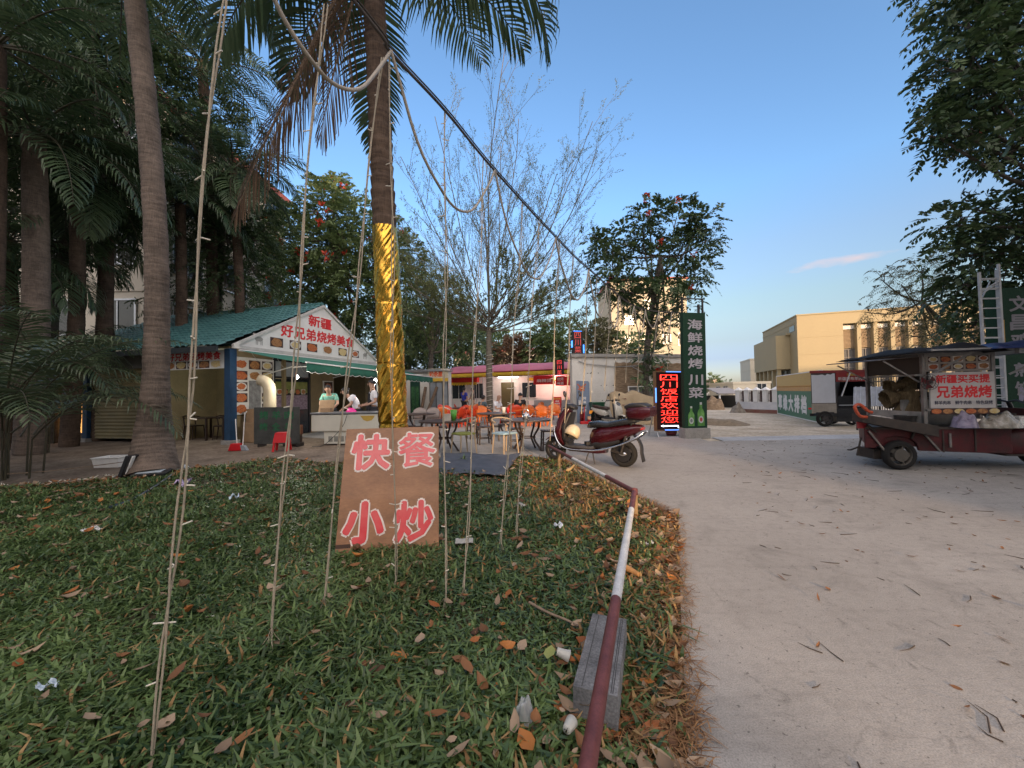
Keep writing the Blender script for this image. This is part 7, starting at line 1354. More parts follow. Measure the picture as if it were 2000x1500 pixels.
# ---------------------------------------------------------------- red neon sign, tall green sign
neon = mat('neon_red', (1.0, 0.03, 0.02), 0.5, emit=2.2); neon_w = mat('neon_white', (0.80, 0.86, 1.0), 0.5, emit=2.2); bronze_f = mat('bronze_frame', (0.30, 0.17, 0.09), 0.35, 0.6, var=0.2)
def stroke_text(mb_, s, x0, z0, x1, z1, y): mb_.text(s, x0, z0, x1, z1, y, -0.012)
na, nb = spot(1281, 850, 11.2), spot(1336, 850, 11.35); NW = math.hypot(nb.x - na.x, nb.y - na.y)
NS = thing('neon_sign', 'dark standing light box with glowing red vertical characters and a white arrow', 'neon sign', na, math.atan2(nb.y - na.y, nb.x - na.x)); NS.rotation_euler = (R(-1.5), R(1.2), NS.rotation_euler.z)
mb = MB(); mb.b2((0.03, 0, 0.19), (NW - 0.03, 0.08, 1.90)); mb.m = 1
for k, ch in enumerate('四川饭店欢迎您'): stroke_text(mb, ch, 0.17, 1.645 - 0.205 * k, NW - 0.17, 1.812 - 0.205 * k, -0.004)
mb.m = 2; mb.add([(0.16, -0.005, 0.315), (0.25, -0.005, 0.345), (0.25, -0.005, 0.285)], [(0, 1, 2)]); mb.b2((0.25, -0.006, 0.30), (NW - 0.17, -0.003, 0.33)); mb.b2((NW - 0.19, -0.006, 0.255), (NW - 0.165, -0.003, 0.30))
mb.build('panel', [mat('neon_backing', (0.030, 0.010, 0.010), 0.35, var=0.2), neon, neon_w], NS)
mb = MB(); mb.b2((0, -0.02, 0.17), (0.035, 0.1, 1.92)); mb.b2((NW - 0.035, -0.02, 0.17), (NW, 0.1, 1.92)); mb.b2((0.035, -0.02, 1.885), (NW - 0.035, 0.1, 1.92)); mb.b2((0.035, -0.02, 0.17), (NW - 0.035, 0.1, 0.205)); mb.build('frame', bronze_f, NS)
mb = MB(); mb.b2((-0.006, -0.03, 1.0), (0.03, -0.021, 1.42)); mb.b2((NW - 0.03, -0.03, 0.8), (NW + 0.004, -0.021, 1.15)); mb.b2((0.35, -0.03, 1.89), (NW - 0.05, -0.021, 1.912)); mb.b2((0.28, -0.03, 0.19), (NW - 0.15, -0.021, 0.212)); mb.build('blue_strip', mat('blue_led_strip', (0.10, 0.28, 1.0), 0.5, emit=0.9), NS)
for x in (0.02, NW - 0.02): mb = MB(); mb.tube([(x, 0.04, 0.9), (x, 0.03, 0.2), (x, -0.12, 0.0)], 0.016, 6); mb.tube([(x, 0.06, 0.9), (x, 0.45, 0.0)], 0.016, 6); mb.build('leg', steel, NS)
for lab, nm, x, r_, h_, m_ in (('dark red round basin under the red neon sign', 'basin', 1311, .17, .13, mat('maroon_plastic', (0.10, 0.012, 0.02), 0.4)), ('small red bucket beside the foot of the neon sign', 'bucket', 1331, .09, .17, redpl)):
    mb = MB(); mb.lathe([(0, 0), (r_ * .75, 0), (r_, h_), (r_ * .95, h_), (r_ * .7, 0.01)], (0, 0, 0), 20); o = tag(mb.build(nm, m_), lab, nm); o.location = spot(x, 850, 11.5)
ga, gb = spot(1338, 857, 10.75), spot(1382, 857, 10.85); GW = math.hypot(gb.x - ga.x, gb.y - ga.y)
GT = thing('pylon_sign', 'tall dark green pylon sign with grey vertical characters and two beer bottles', 'sign', ga, math.atan2(gb.y - ga.y, gb.x - ga.x)); GT.rotation_euler = (0, R(0.6), GT.rotation_euler.z)
turf = mat('green_turf_panel', (0.006, 0.030, 0.016), 0.9, scale=26, col2=(0.014, 0.056, 0.030), bump=0.4); letter_g = mat('grey_block_letter', (0.42, 0.40, 0.43), 0.5, var=0.1)
mb = MB(); mb.b2((0, 0, 0.28), (GW, 0.14, 3.52)); mb.m = 1
for k, ch in enumerate('海鲜烧烤'): mb.text(ch, 0.13, 3.04 - 0.365 * k, GW - 0.1, 3.33 - 0.365 * k, -0.006, 0.022)
for k, ch in enumerate('川菜'): mb.text(ch, 0.13, 1.48 - 0.36 * k, GW - 0.1, 1.78 - 0.36 * k, -0.006, 0.022)
mb.build('body', [turf, letter_g], GT, 0.004)
def bottle2d(mb_, cx, z0, h, w, y):
    P = [(-1, 0), (-1, .55), (-.75, .66), (-.38, .74), (-.34, .95), (.34, .95), (.38, .74), (.75, .66), (1, .55), (1, 0)]; mb_.m = 0; mb_.add([(cx + x * w, y, z0 + z * h) for x, z in P], [tuple(range(10))])
    mb_.m = 1; mb_.b2((cx - w * .3, y - .003, z0 + h * .9), (cx + w * .3, y - .001, z0 + h)); mb_.add([(cx + w * .72 * math.cos(a), y - .002, z0 + h * .27 + w * .95 * math.sin(a)) for a in [6.283 * k / 16 for k in range(16)]], [tuple(range(16))]); mb_.m = 2 if cx > GW / 2 else 3; mb_.add([(cx + w * .4 * math.cos(a), y - .003, z0 + h * .27 + w * .55 * math.sin(a)) for a in [6.283 * k / 12 for k in range(12)]], [tuple(range(12))])
mb = MB(); bottle2d(mb, 0.2, 0.34, 0.55, 0.095, -0.004); bottle2d(mb, GW - 0.19, 0.34, 0.66, 0.105, -0.006); mb.build('bottle_picture', [mat('bottle_green', (0.07, 0.20, 0.05), 0.25, col2=(0.16, 0.36, 0.10), scale=4), mat('bottle_label', (0.42, 0.44, 0.44), 0.5), mat('bottle_badge', (0.35, 0.05, 0.05), 0.5), mat('bottle_badge_grey', (0.14, 0.17, 0.17), 0.5)], GT)
mb = MB(); mb.b2((-0.03, -0.06, -0.02), (GW + 0.06, 0.25, 0.28)); mb.build('plinth', MATS['plaza_concrete'], GT, 0.01); mb = MB(); mb.bar((0.03, 0.07, 3.5), (0.03, 0.07, 3.95), .04); mb.bar((GW - 0.03, 0.07, 3.5), (GW - 0.03, 0.07, 3.95), .04); mb.bar((0.03, 0.07, 3.93), (GW - 0.03, 0.07, 3.93), .03); mb.bar((GW - 0.14, 0.09, 3.5), (GW - 0.14, 0.09, 3.78), .05); mb.build('frame', darksteel, GT)

# ---------------------------------------------------------------- scooters (front towards -x)
def wheel(par, x, r, w_, hub, rim_m, y=0):
    t = MB(); n = 10; prof = [(r - .075, -w_ * .42), (r - .04, -w_ * .5), (r - .012, -w_ * .36), (r, -w_ * .1), (r, w_ * .1), (r - .012, w_ * .36), (r - .04, w_ * .5), (r - .075, w_ * .42), (r - .075, -w_ * .42)]; t.lathe(prof, (x, y, r), 28, 'Y'); wh = t.build('wheel', rubber, par)
    q = MB(); q.lathe([(r - .072, -w_ * .4), (r - .085, -w_ * .3), (r - .085, w_ * .3), (r - .072, w_ * .4)], (x, y, r), 24, 'Y'); q.lathe([(0, -w_ * .45), (hub, -w_ * .45), (hub, w_ * .45), (0, w_ * .45)], (x, y, r), 20, 'Y', False)
    for k in range(5): a = 6.2832 * k / 5; q.bar((x + hub * .8 * math.cos(a), y, r + hub * .8 * math.sin(a)), (x + (r - .08) * math.cos(a), y, r + (r - .08) * math.sin(a)), .03, w_ * .5)
    q.build('rim', rim_m, wh); return wh
VZ = Matrix(((0, 0, 1, 0), (0, 1, 0, 0), (1, 0, 0, 0), (0, 0, 0, 1)))     # lets loft() run upwards: (height, y, x)
def scooter(label, loc, rz, paint, seat_m, top_box=True, trim=True, sc=1.0, plate_m=None):
    t = thing('motor_scooter', label, 'scooter', loc, rz); t.scale = (sc, sc, sc)
    wheel(t, -.66, .215, .10, .06, black); wr = wheel(t, .64, .225, .125, .135, black)
    q = MB(); q.lathe([(0, -.078), (.05, -.078), (.055, -.07), (0, -.07)], (.64, 0, .225), 16, 'Y', sx=1.2, sy=.65); q.build('hub_badge', chrome, wr)
    q = MB(); q.X = VZ; q.loft([(.30, 0, -.44, .09, .05, 2.8), (.40, 0, -.49, .17, .075, 3), (.55, 0, -.52, .205, .085, 3), (.72, 0, -.485, .175, .09, 2.8), (.86, 0, -.425, .14, .09, 2.6), (.95, 0, -.37, .115, .075, 2.6), (1.0, 0, -.34, .08, .05, 2.4)], 20); q.build('front_fairing', paint, t)
    q = MB(); q.X = VZ; q.loft([(.30, 0, -.36, .13, .04, 3), (.45, 0, -.40, .18, .05, 3), (.65, 0, -.40, .185, .06, 3), (.82, 0, -.335, .15, .05, 3), (.9, 0, -.30, .11, .04, 3)], 18); q.build('leg_shield', black, t)
    q = MB(); rows = []
    for i in range(9):
        a = math.pi * (.12 + .62 * i / 8); rows.append([(-.66 + .245 * math.cos(a), y, .215 + .245 * math.sin(a) - .012 * (y / .075) ** 2 * 2) for y in (-.075, -.04, 0, .04, .075)])
    q.sheet(rows); q.build('front_fender', paint, t, solid=.012)
    q = MB(); q.X = VZ; q.loft([(.80, 0, -.535, .05, .015, 2.4), (.85, 0, -.515, .11, .03, 2.6), (.90, 0, -.475, .10, .03, 2.6), (.94, 0, -.435, .05, .02, 2.4)], 16); q.build('headlight', mat('headlight_glass', (0.06, 0.062, 0.066), 0.08, var=0.1, coat=0.8), t)
    q = MB(); q.loft([(-.42, 0, .99, .03, .02, 2.4), (-.36, 0, 1.01, .12, .045, 2.6), (-.28, 0, 1.0, .13, .05, 2.6), (-.22, 0, .97, .08, .03, 2.4)], 16); q.build('dash_cowl', black, t)
    q = MB(); q.tube(spline([(-.22, -.35, 1.005), (-.28, -.2, 1.01), (-.30, 0, .99), (-.28, .2, 1.01), (-.22, .35, 1.005)], 5), .014, 7); q.build('handlebar', black, t)
    for s in (-1, 1):
        q = MB(); q.tube([(-.245, .25 * s, 1.007), (-.215, .37 * s, 1.003)], .021, 9); q.tube([(-.30, .2 * s, 1.005), (-.30, .34 * s, .995)], .007, 5); q.build('grip', rubber, t)
        q = MB(); q.tube([(-.29, .2 * s, 1.01), (-.30, .24 * s, 1.13), (-.29, .29 * s, 1.20)], .007, 5); mr = q.build('mirror', black, t); q = MB(); q.X = Matrix.Translation((-.285, .30 * s, 1.23)) @ Matrix.Rotation(-.25, 4, 'Y'); q.lathe([(0, -.012), (.055, -.012), (.062, 0), (.055, .010), (0, .012)], (0, 0, 0), 16, 'X', sx=.75, sy=1.0); q.build('mirror_glass', mat('mirror_back', (0.03, 0.03, 0.035), 0.2), mr)
    q = MB(); q.loft([(-.40, 0, .31, .13, .025, 5), (-.30, 0, .295, .165, .03, 5), (.10, 0, .295, .165, .03, 5), (.16, 0, .31, .15, .03, 5)], 20); q.build('floorboard', mat('floor_mat', (0.05, 0.05, 0.055), 0.6, var=0.3, scale=40), t)
    q = MB(); q.loft([(-.42, 0, .27, .06, .02, 3), (-.32, 0, .24, .13, .035, 3.5), (.20, 0, .235, .13, .04, 3.5), (.34, 0, .25, .08, .04, 3)], 18); q.build('underbody', paint, t)
    q = MB(); q.loft([(.06, 0, .42, .07, .10, 3), (.12, 0, .46, .13, .16, 3), (.30, 0, .50, .165, .165, 2.8), (.52, 0, .545, .165, .14, 2.6), (.72, 0, .60, .14, .11, 2.5), (.88, 0, .645, .10, .075, 2.4), (.97, 0, .665, .05, .04, 2.2)], 22); q.build('tail_body', paint, t)
    q = MB(); q.loft([(.05, 0, .36, .09, .06, 3), (.2, 0, .36, .15, .075, 3), (.42, 0, .38, .15, .06, 3), (.6, 0, .44, .12, .04, 3)], 18); q.build('side_panel', black, t)
    q = MB(); q.loft([(.02, 0, .655, .07, .03, 2.6), (.07, 0, .685, .13, .06, 2.8), (.22, 0, .70, .155, .062, 2.8), (.40, 0, .695, .15, .05, 2.8), (.50, 0, .715, .155, .055, 2.8), (.70, 0, .755, .14, .055, 2.8), (.84, 0, .775, .11, .045, 2.6), (.90, 0, .775, .06, .02, 2.4)], 22); q.build('seat', seat_m, t)
    q = MB(); q.loft([(.90, 0, .64, .075, .035, 2.6), (.985, 0, .655, .055, .025, 2.4)], 14); q.build('tail_light', mat('tail_lens', (0.35, 0.02, 0.02), 0.12, coat=0.8), t)
    q = MB(); rows = [[(.64 + .30 * math.cos(a), y, .30 + .30 * math.sin(a)) for y in (-.07, 0, .07)] for a in [-.15 + 1.35 * k / 8 for k in range(9)]]; rows.insert(0, [(x + .03, y, z - .14) for x, y, z in rows[0]]); q.sheet(rows); q.build('rear_fender', mat('grey_fender', (0.02, 0.021, 0.024), 0.5), t, solid=.012)
    q = MB(); q.box((.62, 0, .27), (.34, .11, .06), 0, 0, -.1); q.bar((.45, -.09, .27), (.66, -.09, .23), .035); q.bar((.45, .09, .27), (.66, .09, .23), .035)
    for s in (-1, 1): q.tube([(.62, .10 * s, .24), (.72, .10 * s, .55)], .022, 8); q.tube([(-.60, .075 * s, .26), (-.50, .075 * s, .55)], .022, 8)
    q.build('suspension', darksteel, t)
    if trim:
        for s in (-1, 1): q = MB(); q.tube(spline([(-.60, .12 * s, .64), (-.56, .19 * s, .50), (-.46, .215 * s, .34), (-.30, .215 * s, .265), (.05, .215 * s, .26), (.30, .21 * s, .285), (.62, .20 * s, .38), (.88, .17 * s, .50), (1.0, .10 * s, .60)], 6), .013, 8); q.build('crash_bar', chrome, t)
    q = MB(); q.tube([(.06, -.1, .24), (.02, -.22, .0)], .012, 6); q.tube([(.10, -.05, .22), (.16, -.1, .02)], .011, 6); q.build('kickstand', darksteel, t)
    if top_box:
        q = MB(); q.loft([(.74, 0, .91, .16, .075, 5), (.80, 0, .905, .21, .10, 5), (1.02, 0, .91, .22, .11, 5), (1.14, 0, .93, .19, .075, 4)], 24); tb = q.build('top_box', paint, t); q = MB(); q.loft([(.72, 0, 1.0, .16, .03, 4), (.80, 0, 1.02, .19, .045, 4), (1.0, 0, 1.03, .19, .04, 4), (1.08, 0, 1.0, .15, .03, 4)], 20); q.build('lid', black, tb); q = MB(); q.loft([(.76, 0, .83, .15, .05, 4), (1.06, 0, .83, .15, .05, 4)], 18); q.build('tray', black, tb)
        q = MB(); q.bar((.80, -.08, .70), (.84, -.08, .80), .02); q.bar((.80, .08, .70), (.84, .08, .80), .02); q.bar((.72, -.08, .76), (1.0, -.08, .79), .015); q.bar((.72, .08, .76), (1.0, .08, .79), .015); q.build('rack', chrome, t)
    if plate_m: q = MB(); q.box((1.0, 0, .50), (.012, .2, .14), 0, 0, -.2); q.build('plate', plate_m, t)
    return t
maroon = mat('maroon_paint', (0.036, 0.003, 0.007), 0.24, var=0.15, scale=2, coat=0.6); seatb = mat('black_vinyl', (0.016, 0.018, 0.022), 0.28, var=0.2, coat=0.2)
fw, rw = G(1086, 898), G(1222, 913); sc_v = rw - fw; mid_ = fw.lerp(rw, 0.5)
S1 = scooter('maroon motor scooter with top box parked at the end of the pipe rail', (mid_.x, mid_.y, 0.0), math.atan2(sc_v.y, sc_v.x) * 0.93, maroon, seatb, sc=sc_v.length / 1.31 * 0.97)
HL = thing('helmet', 'cream open face helmet hanging behind the scooter front', 'helmet', S1.matrix_basis @ Vector((0, 0, 0)) if False else Vector((mid_.x, mid_.y, 0)) + Matrix.Rotation(S1.rotation_euler.z, 3, 'Z') @ Vector((-.245, -.11, .55)) * S1.scale.x, S1.rotation_euler.z)
mb = MB(); prof = [(.135, -.09), (.145, -.03), (.14, .03), (.115, .09), (.07, .13), (0, .145)]; mb.X = Matrix.Rotation(-.5, 4, 'X') @ Matrix.Rotation(.25, 4, 'Y'); mb.lathe(prof, (0, 0, 0), 20, sx=1.0, sy=.9); mb.build('shell', mat('cream_helmet', (0.55, 0.46, 0.31), 0.3, var=0.06, coat=0.5), HL, solid=.012)
mb = MB(); mb.X = Matrix.Rotation(-.5, 4, 'X') @ Matrix.Rotation(.25, 4, 'Y'); mb.tube([(.13, 0, -.09), (.08, -.02, -.2), (-.05, -.02, -.2), (-.12, 0, -.09)], .008, 5); mb.build('strap', black, HL)
o = tag(MB().box((0, 0, .04), (.17, .10, .07), .3).build('battery_charger', black, None, 0.01), 'small black charger case on the scooter floorboard', 'charger'); o.location = Vector((mid_.x, mid_.y, 0)) + Matrix.Rotation(S1.rotation_euler.z, 3, 'Z') @ Vector((.05, -.06, .33)) * S1.scale.x
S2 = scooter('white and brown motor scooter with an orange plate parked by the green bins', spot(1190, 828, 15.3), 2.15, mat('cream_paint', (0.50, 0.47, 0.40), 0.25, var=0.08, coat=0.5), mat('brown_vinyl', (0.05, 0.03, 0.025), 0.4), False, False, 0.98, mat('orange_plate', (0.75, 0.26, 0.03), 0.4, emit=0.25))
# ---------------------------------------------------------------- bins, covered heap and clutter by the white wall
binm = mat('bin_green', (0.02, 0.085, 0.045), 0.45, var=0.12)
def wheelie(label, loc, rz, m, txt=True):
    t = thing('wheelie_bin', label, 'bin', loc, rz); q = MB(); k = []
    for z, a in ((.06, .20), (.55, .235), (.84, .255)): k.append([(-a, -a, z), (a, -a, z), (a, a * 1.1, z), (-a, a * 1.1, z)])
    V = [p for r_ in k for p in r_]; q.add(V, [(i * 4 + j, i * 4 + (j + 1) % 4, i * 4 + 4 + (j + 1) % 4, i * 4 + 4 + j) for i in range(2) for j in range(4)] + [(3, 2, 1, 0)]); q.build('tub', m, t, .015)
    q = MB(); q.prism([(-.28, .84), (.28, .84), (.26, .90), (-.26, .90)], -.28, .3); q.build('lid', m, t, .012); q = MB(); q.tube([(-.2, .36, .80), (.2, .36, .80)], .018, 6); q.bar((-.2, .27, .8), (-.2, .36, .8), .03); q.bar((.2, .27, .8), (.2, .36, .8), .03); q.build('handle', m, t)
    for s in (-1, 1): q = MB(); q.lathe([(0, -.03), (.09, -.03), (.09, .03), (0, .03)], (.2 * s, .2, .09), 14, 'X'); q.build('wheel', black, t)
    if txt:
        q = MB(); y = -.242; tri = [(0, .57), (.05, .48), (-.05, .48)]
        for a in range(3): 
            c_, s_ = math.cos(2.094 * a), math.sin(2.094 * a); q.add([(x * c_ - z * s_, y, .52 + x * s_ + z * c_) for x, z in ((-.035, -.04), (.035, -.04), (.02, -.02), (-.02, -.02))], [(0, 1, 2, 3)])
        q.b2((-.06, y - .001, .38), (.06, y, .41)); q.build('emblem', white, t)
    return t
wheelie('green wheelie bin with a white emblem beside the painted pillar', spot(1167, 825, 16.3), 0.1, binm); wheelie('green bin behind the parked white scooter', spot(1222, 825, 16.2), -0.1, binm, False)
t = thing('broom', 'red handled broom in a red base in front of the painted pillar', 'broom', spot(1141, 828, 16.1)); mb = MB(); mb.tube([(0, 0, .12), (.04, 0.05, .75)], .02, 6); mb.build('handle', redpl, t); mb = MB(); mb.b2((-.17, -.1, 0), (.17, .1, .12)); mb.build('head', redpl, t, .02)
t = thing('fire_extinguisher', 'black and red extinguisher standing by the red broom', 'extinguisher', spot(1137, 828, 16.3)); mb = MB(); mb.lathe([(0, 0), (.09, 0), (.09, .42), (.06, .5), (.025, .53), (0, .53)], (0, 0, 0), 16); mb.build('cylinder', mat('dark_red_enamel', (0.12, 0.01, 0.012), 0.3), t); mb = MB(); mb.tube([(0, 0, .52), (0, 0, .58), (.1, 0, .6)], .015, 6); mb.build('valve', black, t)
t = thing('paint_bucket', 'pale bucket with a red band left of the green wheelie bin', 'bucket', spot(1153, 828, 16.2)); mb = MB(); mb.lathe([(0, 0), (.10, 0), (.125, .3), (.118, .3), (.1, .02)], (0, 0, 0), 18); mb.build('bucket', mat('peach_plastic', (0.60, 0.36, 0.20), 0.5), t); mb = MB(); mb.lathe([(.109, .1), (.117, .18)], (0, 0, 0), 18); mb.build('band', redpl, t)
CT = spot(1238, 826, 15.9); mb = MB(); rows = []; nx, nz_ = 40, 22
for i in range(nz_ + 1):
    u = i / nz_; row = []
    for j in range(nx + 1):
        s = j / nx; h = 1.36 * (0.62 + 0.42 * math.sin(math.pi * (0.18 + 0.75 * s)) - 0.15 * math.exp(-((s - 0.33) / 0.12) ** 2) + 0.06 * math.sin(7 * s)) * (1 if s > 0.04 else 0.85)
        d = 0.0; f = 0.07 * math.sin(14 * s + 5 * u + 2 * math.sin(6 * s)) * u + 0.04 * math.sin(31 * s - 4 * u) * u + 0.03 * math.sin(9 * u + 12 * s)
        if u < 0.35: y, z = 0.75 - 0.9 * u / 0.35, h * (0.92 + 0.08 * math.sin(math.pi * u / 0.35)) + 0.03 * math.sin(11 * s + 9 * u)
        else: y, z = -0.15 - 0.42 * ((u - 0.35) / 0.65) ** 0.8 - f, h * (1 - ((u - 0.35) / 0.65)) ** 1.1
        row.append((-1.0 + 2.05 * s + 0.04 * math.sin(9 * u + s), y, max(0.0, z)))
    rows.append(row)
mb.sheet(rows); o = tag(mb.build('tarpaulin_cover', mat('beige_canvas', (0.36, 0.28, 0.175), 0.8, scale=3, var=0.14, fine=0.06)), 'beige canvas cover draped over a heap by the white wall', 'cover'); o.location = CT
t = thing('window_grille', 'white metal window grille leaning behind the beige cover', 'grille', spot(1255, 826, 16.9)); mb = MB()
for x in (-.55, -.12, .28, .6): mb.bar((x, 0, .9), (x, .12, 1.55), .04)
for z in (.95, 1.53): mb.bar((-.57, .06 * (z - .9), z), (.62, .06 * (z - .9), z), .04)
mb.build('frame', white, t); mb = MB(); mb.add([(-.55, .03, .92), (.6, .03, .92), (.6, .12, 1.53), (-.55, .12, 1.53)], [(0, 1, 2, 3)]); mb.build('mesh_panel', mat('grey_mesh', (0.14, 0.14, 0.14), 0.7), t)
fl_b = spot(1213, 826, 15.7); t = thing('potted_flower', 'pot of dusky pink flowers beside the beige cover', 'plant', fl_b); mb = MB(); mb.lathe([(0, 0), (.11, 0), (.14, .3), (0, .28)], (0, 0, 0), 14); mb.tube([(0, 0, .28), (.02, 0, .8)], .02, 5); mb.build('pot', dwood, t)
V, Q = blob_sprays([((0.03, 0, .85), .22)], 900, (.1, 2, .07, .05, .2), 77); np_obj('blossom', V, Q, [leafmat('dusky_flower', (0.16, 0.02, 0.03), (0.42, 0.10, 0.12), 0.3)], t)

def plan(mb_, q, z0, z1):
    n_ = len(q); return mb_.add([(x, y, z0) for x, y in q] + [(x, y, z1) for x, y in q], [tuple(range(n_))[::-1], tuple(range(n_, 2 * n_))] + [(i, (i + 1) % n_, (i + 1) % n_ + n_, i + n_) for i in range(n_)])
# ---------------------------------------------------------------- food cart at the right (trike with glass case)
CW_ = G(1762, 918); CT_ = thing('food_cart', 'dark red cargo trike food cart with white menu sign and tarpaulin roof', 'food cart', (CW_.x, CW_.y + 0.06, 0.0), -0.17)
cred = mat('cart_red', (0.035, 0.012, 0.012), 0.6, scale=4, col2=(0.075, 0.009, 0.012), fine=0.25, thresh=(0.36, 0.55)); crail = mat('cart_steel', (0.22, 0.21, 0.20), 0.45, 0.7, var=0.3, scale=8); csoot = mat('sooty_iron', (0.03, 0.028, 0.027), 0.6, 0.3, scale=7, col2=(0.075, 0.06, 0.05))
mb = MB(); mb.prism([(-.45, .34), (-.30, .34), (-.27, .42), (-.18, .50), (0, .53), (.18, .50), (.27, .42), (.30, .30), (1.55, .26), (1.55, .66), (-.45, .66)], 0.0, 0.04); plan(mb, [(-.40, .04), (1.55, .04), (1.55, 1.15), (.18, 1.15)], .36, .66); mb.build('cargo_bed', cred, CT_, .012)
mb = MB(); mb.b2((.62, -.012, .28), (.64, 0, .63)); mb.b2((1.05, -.015, .30), (1.07, 0, .64)); plan(mb, [(-.46, -.02), (1.56, -.02), (1.56, 1.17), (.14, 1.17)], .645, .68); mb.build('bed_rim', csoot, CT_)
mb = MB()
for x0, x1 in ((-.42, -.20), (.32, .56)): mb.bar((x0, -.03, .62), (x1, -.03, .30), .025)
mb.b2((.70, -.025, .36), (.73, -.01, .58)); mb.build('brace', crail, CT_)
for x, y in ((0, -.02), (.55, 1.12)): wheel(CT_, x, .235, .13, .10, mat('dusty_rim', (0.085, 0.078, 0.066), 0.7, var=0.2), y)
wheel(CT_, 2.35, .235, .11, .07, darksteel, .55)
mb = MB(); mb.loft([(1.5, .55, .42, .55, .20, 6), (1.75, .55, .44, .55, .22, 6), (1.95, .55, .40, .5, .20, 6)], 20); mb.X = None; mb.build('battery_box', cred, CT_); mb = MB(); mb.X = VZ; mb.loft([(.22, .55, 2.15, .40, .10, 4), (.5, .55, 2.12, .42, .14, 4), (.8, .55, 2.08, .40, .12, 4), (.95, .55, 2.02, .3, .08, 3)], 18); mb.build('front_fairing', cred, CT_)
mb = MB(); mb.b2((1.5, .05, .22), (2.1, 1.05, .28)); mb.build('footboard', csoot, CT_); mb = MB(); mb.tube([(1.95, .2, 1.02), (2.0, .4, 1.08), (2.02, .55, 1.05), (2.0, .7, 1.08), (1.95, .9, 1.02)], .016, 7); mb.tube([(2.02, .55, 1.05), (2.3, .55, .3)], .03, 8); mb.build('handlebar', black, CT_)
mb = MB(); mb.tube([(2.0, .3, 1.06), (2.05, .28, 1.25)], .008, 5); mr = mb.build('mirror', black, CT_); mb = MB(); mb.lathe([(0, -.01), (.075, -.01), (.075, .01), (0, .01)], (2.05, .27, 1.32), 16, 'Y'); mb.build('mirror_glass', mat('mirror_green', (0.20, 0.27, 0.25), 0.1), mr)
mb = MB(); mb.bar((-.45, .1, .5), (-.52, .1, .2), .02); mb.tube([(-.5, .05, .36), (-.55, .2, .28), (-.5, .35, .26)], .014, 5); mb.b2((-.26, .12, .14), (-.14, .5, .30)); mb.build('tail_bracket', csoot, CT_)
mb = MB(); mb.b2((-.54, .02, .66), (-.40, .05, .80)); mb.build('tail_lamp', mat('cart_lamp', (0.33, 0.02, 0.03), 0.3), CT_)
# glass case: posts, sills, roof
mb = MB()
for x, y in ((.44, .06), (1.38, .06), (.30, 1.06), (1.38, 1.06)): mb.b2((x - .025, y - .025, .68), (x + .025, y + .025, 1.86))
mb.b2((.30, .035, 1.50), (1.40, .06, 1.53)); mb.bar((.44, .05, 1.52), (.30, 1.06, 1.52), .03); mb.bar((.44, .05, 1.84), (.30, 1.06, 1.84), .05); mb.bar((.44, .05, 1.84), (1.38, .05, 1.84), .05); mb.bar((.30, 1.06, 1.84), (1.38, 1.06, 1.84), .05); mb.bar((.44, .03, .95), (1.38, .03, .95), .03); mb.build('case_frame', crail, CT_)
mb = MB(); mb.add([(.44, .05, 1.54), (.30, 1.06, 1.54), (.30, 1.06, 1.82), (.44, .05, 1.82)], [(0, 1, 2, 3)]); mb.build('header_panel', mat('brown_board', (0.05, 0.036, 0.028), 0.6, var=0.2), CT_, solid=.01)
mb = MB(); mb.add([(.44, .06, .69), (.30, 1.06, .69), (.30, 1.06, .92), (.44, .06, .92)], [(0, 1, 2, 3)]); mb.b2((.46, .5, .68), (1.36, .55, 1.1)); mb.build('case_sill', mat('pale_tin', (0.36, 0.34, 0.31), 0.5, 0.4, scale=5, var=0.3), CT_, solid=.015)
sg = MB(); sg.b2((.49, .005, .98), (1.36, .03, 1.55)); sg.m = 1; sg.text('新疆买买提', .57, 1.375, 1.30, 1.515, .003, .035); sg.text('兄弟烧烤', .57, 1.14, 1.32, 1.34, .003, .035); sg.m = 2
for k, tx in enumerate(('鲜羊肉串', '鲜牛肉串', '特色烧烤')): sg.text(tx, .54 + .28 * k, 1.035, .76 + .28 * k, 1.10, .003, .02)
sg.build('menu_sign', [mat('cart_white_sign', (0.46, 0.44, 0.42), 0.5, var=0.06), redink, mat('blue_black_ink', (0.03, 0.03, 0.06), 0.5)], CT_)
sg = MB(); sg.b2((.50, .012, .88), (1.36, .03, .975)); sg.m = 1
for k in range(6): sg.m = 1 + k % 3; sg.add([(.57 + .155 * k + .07 * math.cos(a), .009, .93 + .04 * math.sin(a)) for a in [6.283 * q / 12 for q in range(12)]], [tuple(range(12))])
sg.build('photo_strip', [photo_dark] + food[:3], CT_)
sg = MB(); sg.b2((.48, .05, 1.57), (1.36, .065, 1.82))
for k in range(5): food_tile(sg, .51 + .17 * k, 1.60, .65 + .17 * k, 1.69, .047, k, 1); food_tile(sg, .51 + .17 * k, 1.72, .65 + .17 * k, 1.81, .047, k + 2, 1)
sg.build('menu_board', [mat('dim_board', (0.30, 0.27, 0.24), 0.6)] + FOOD, CT_)
mb = MB(); mb.b2((.25, -.35, 1.87), (2.35, 1.25, 1.90)); mb.b2((1.3, -.42, 1.80), (2.4, -.36, 1.88)); mb.build('roof', mat('roof_tin', (0.25, 0.25, 0.25), 0.5, 0.3, var=0.2), CT_)
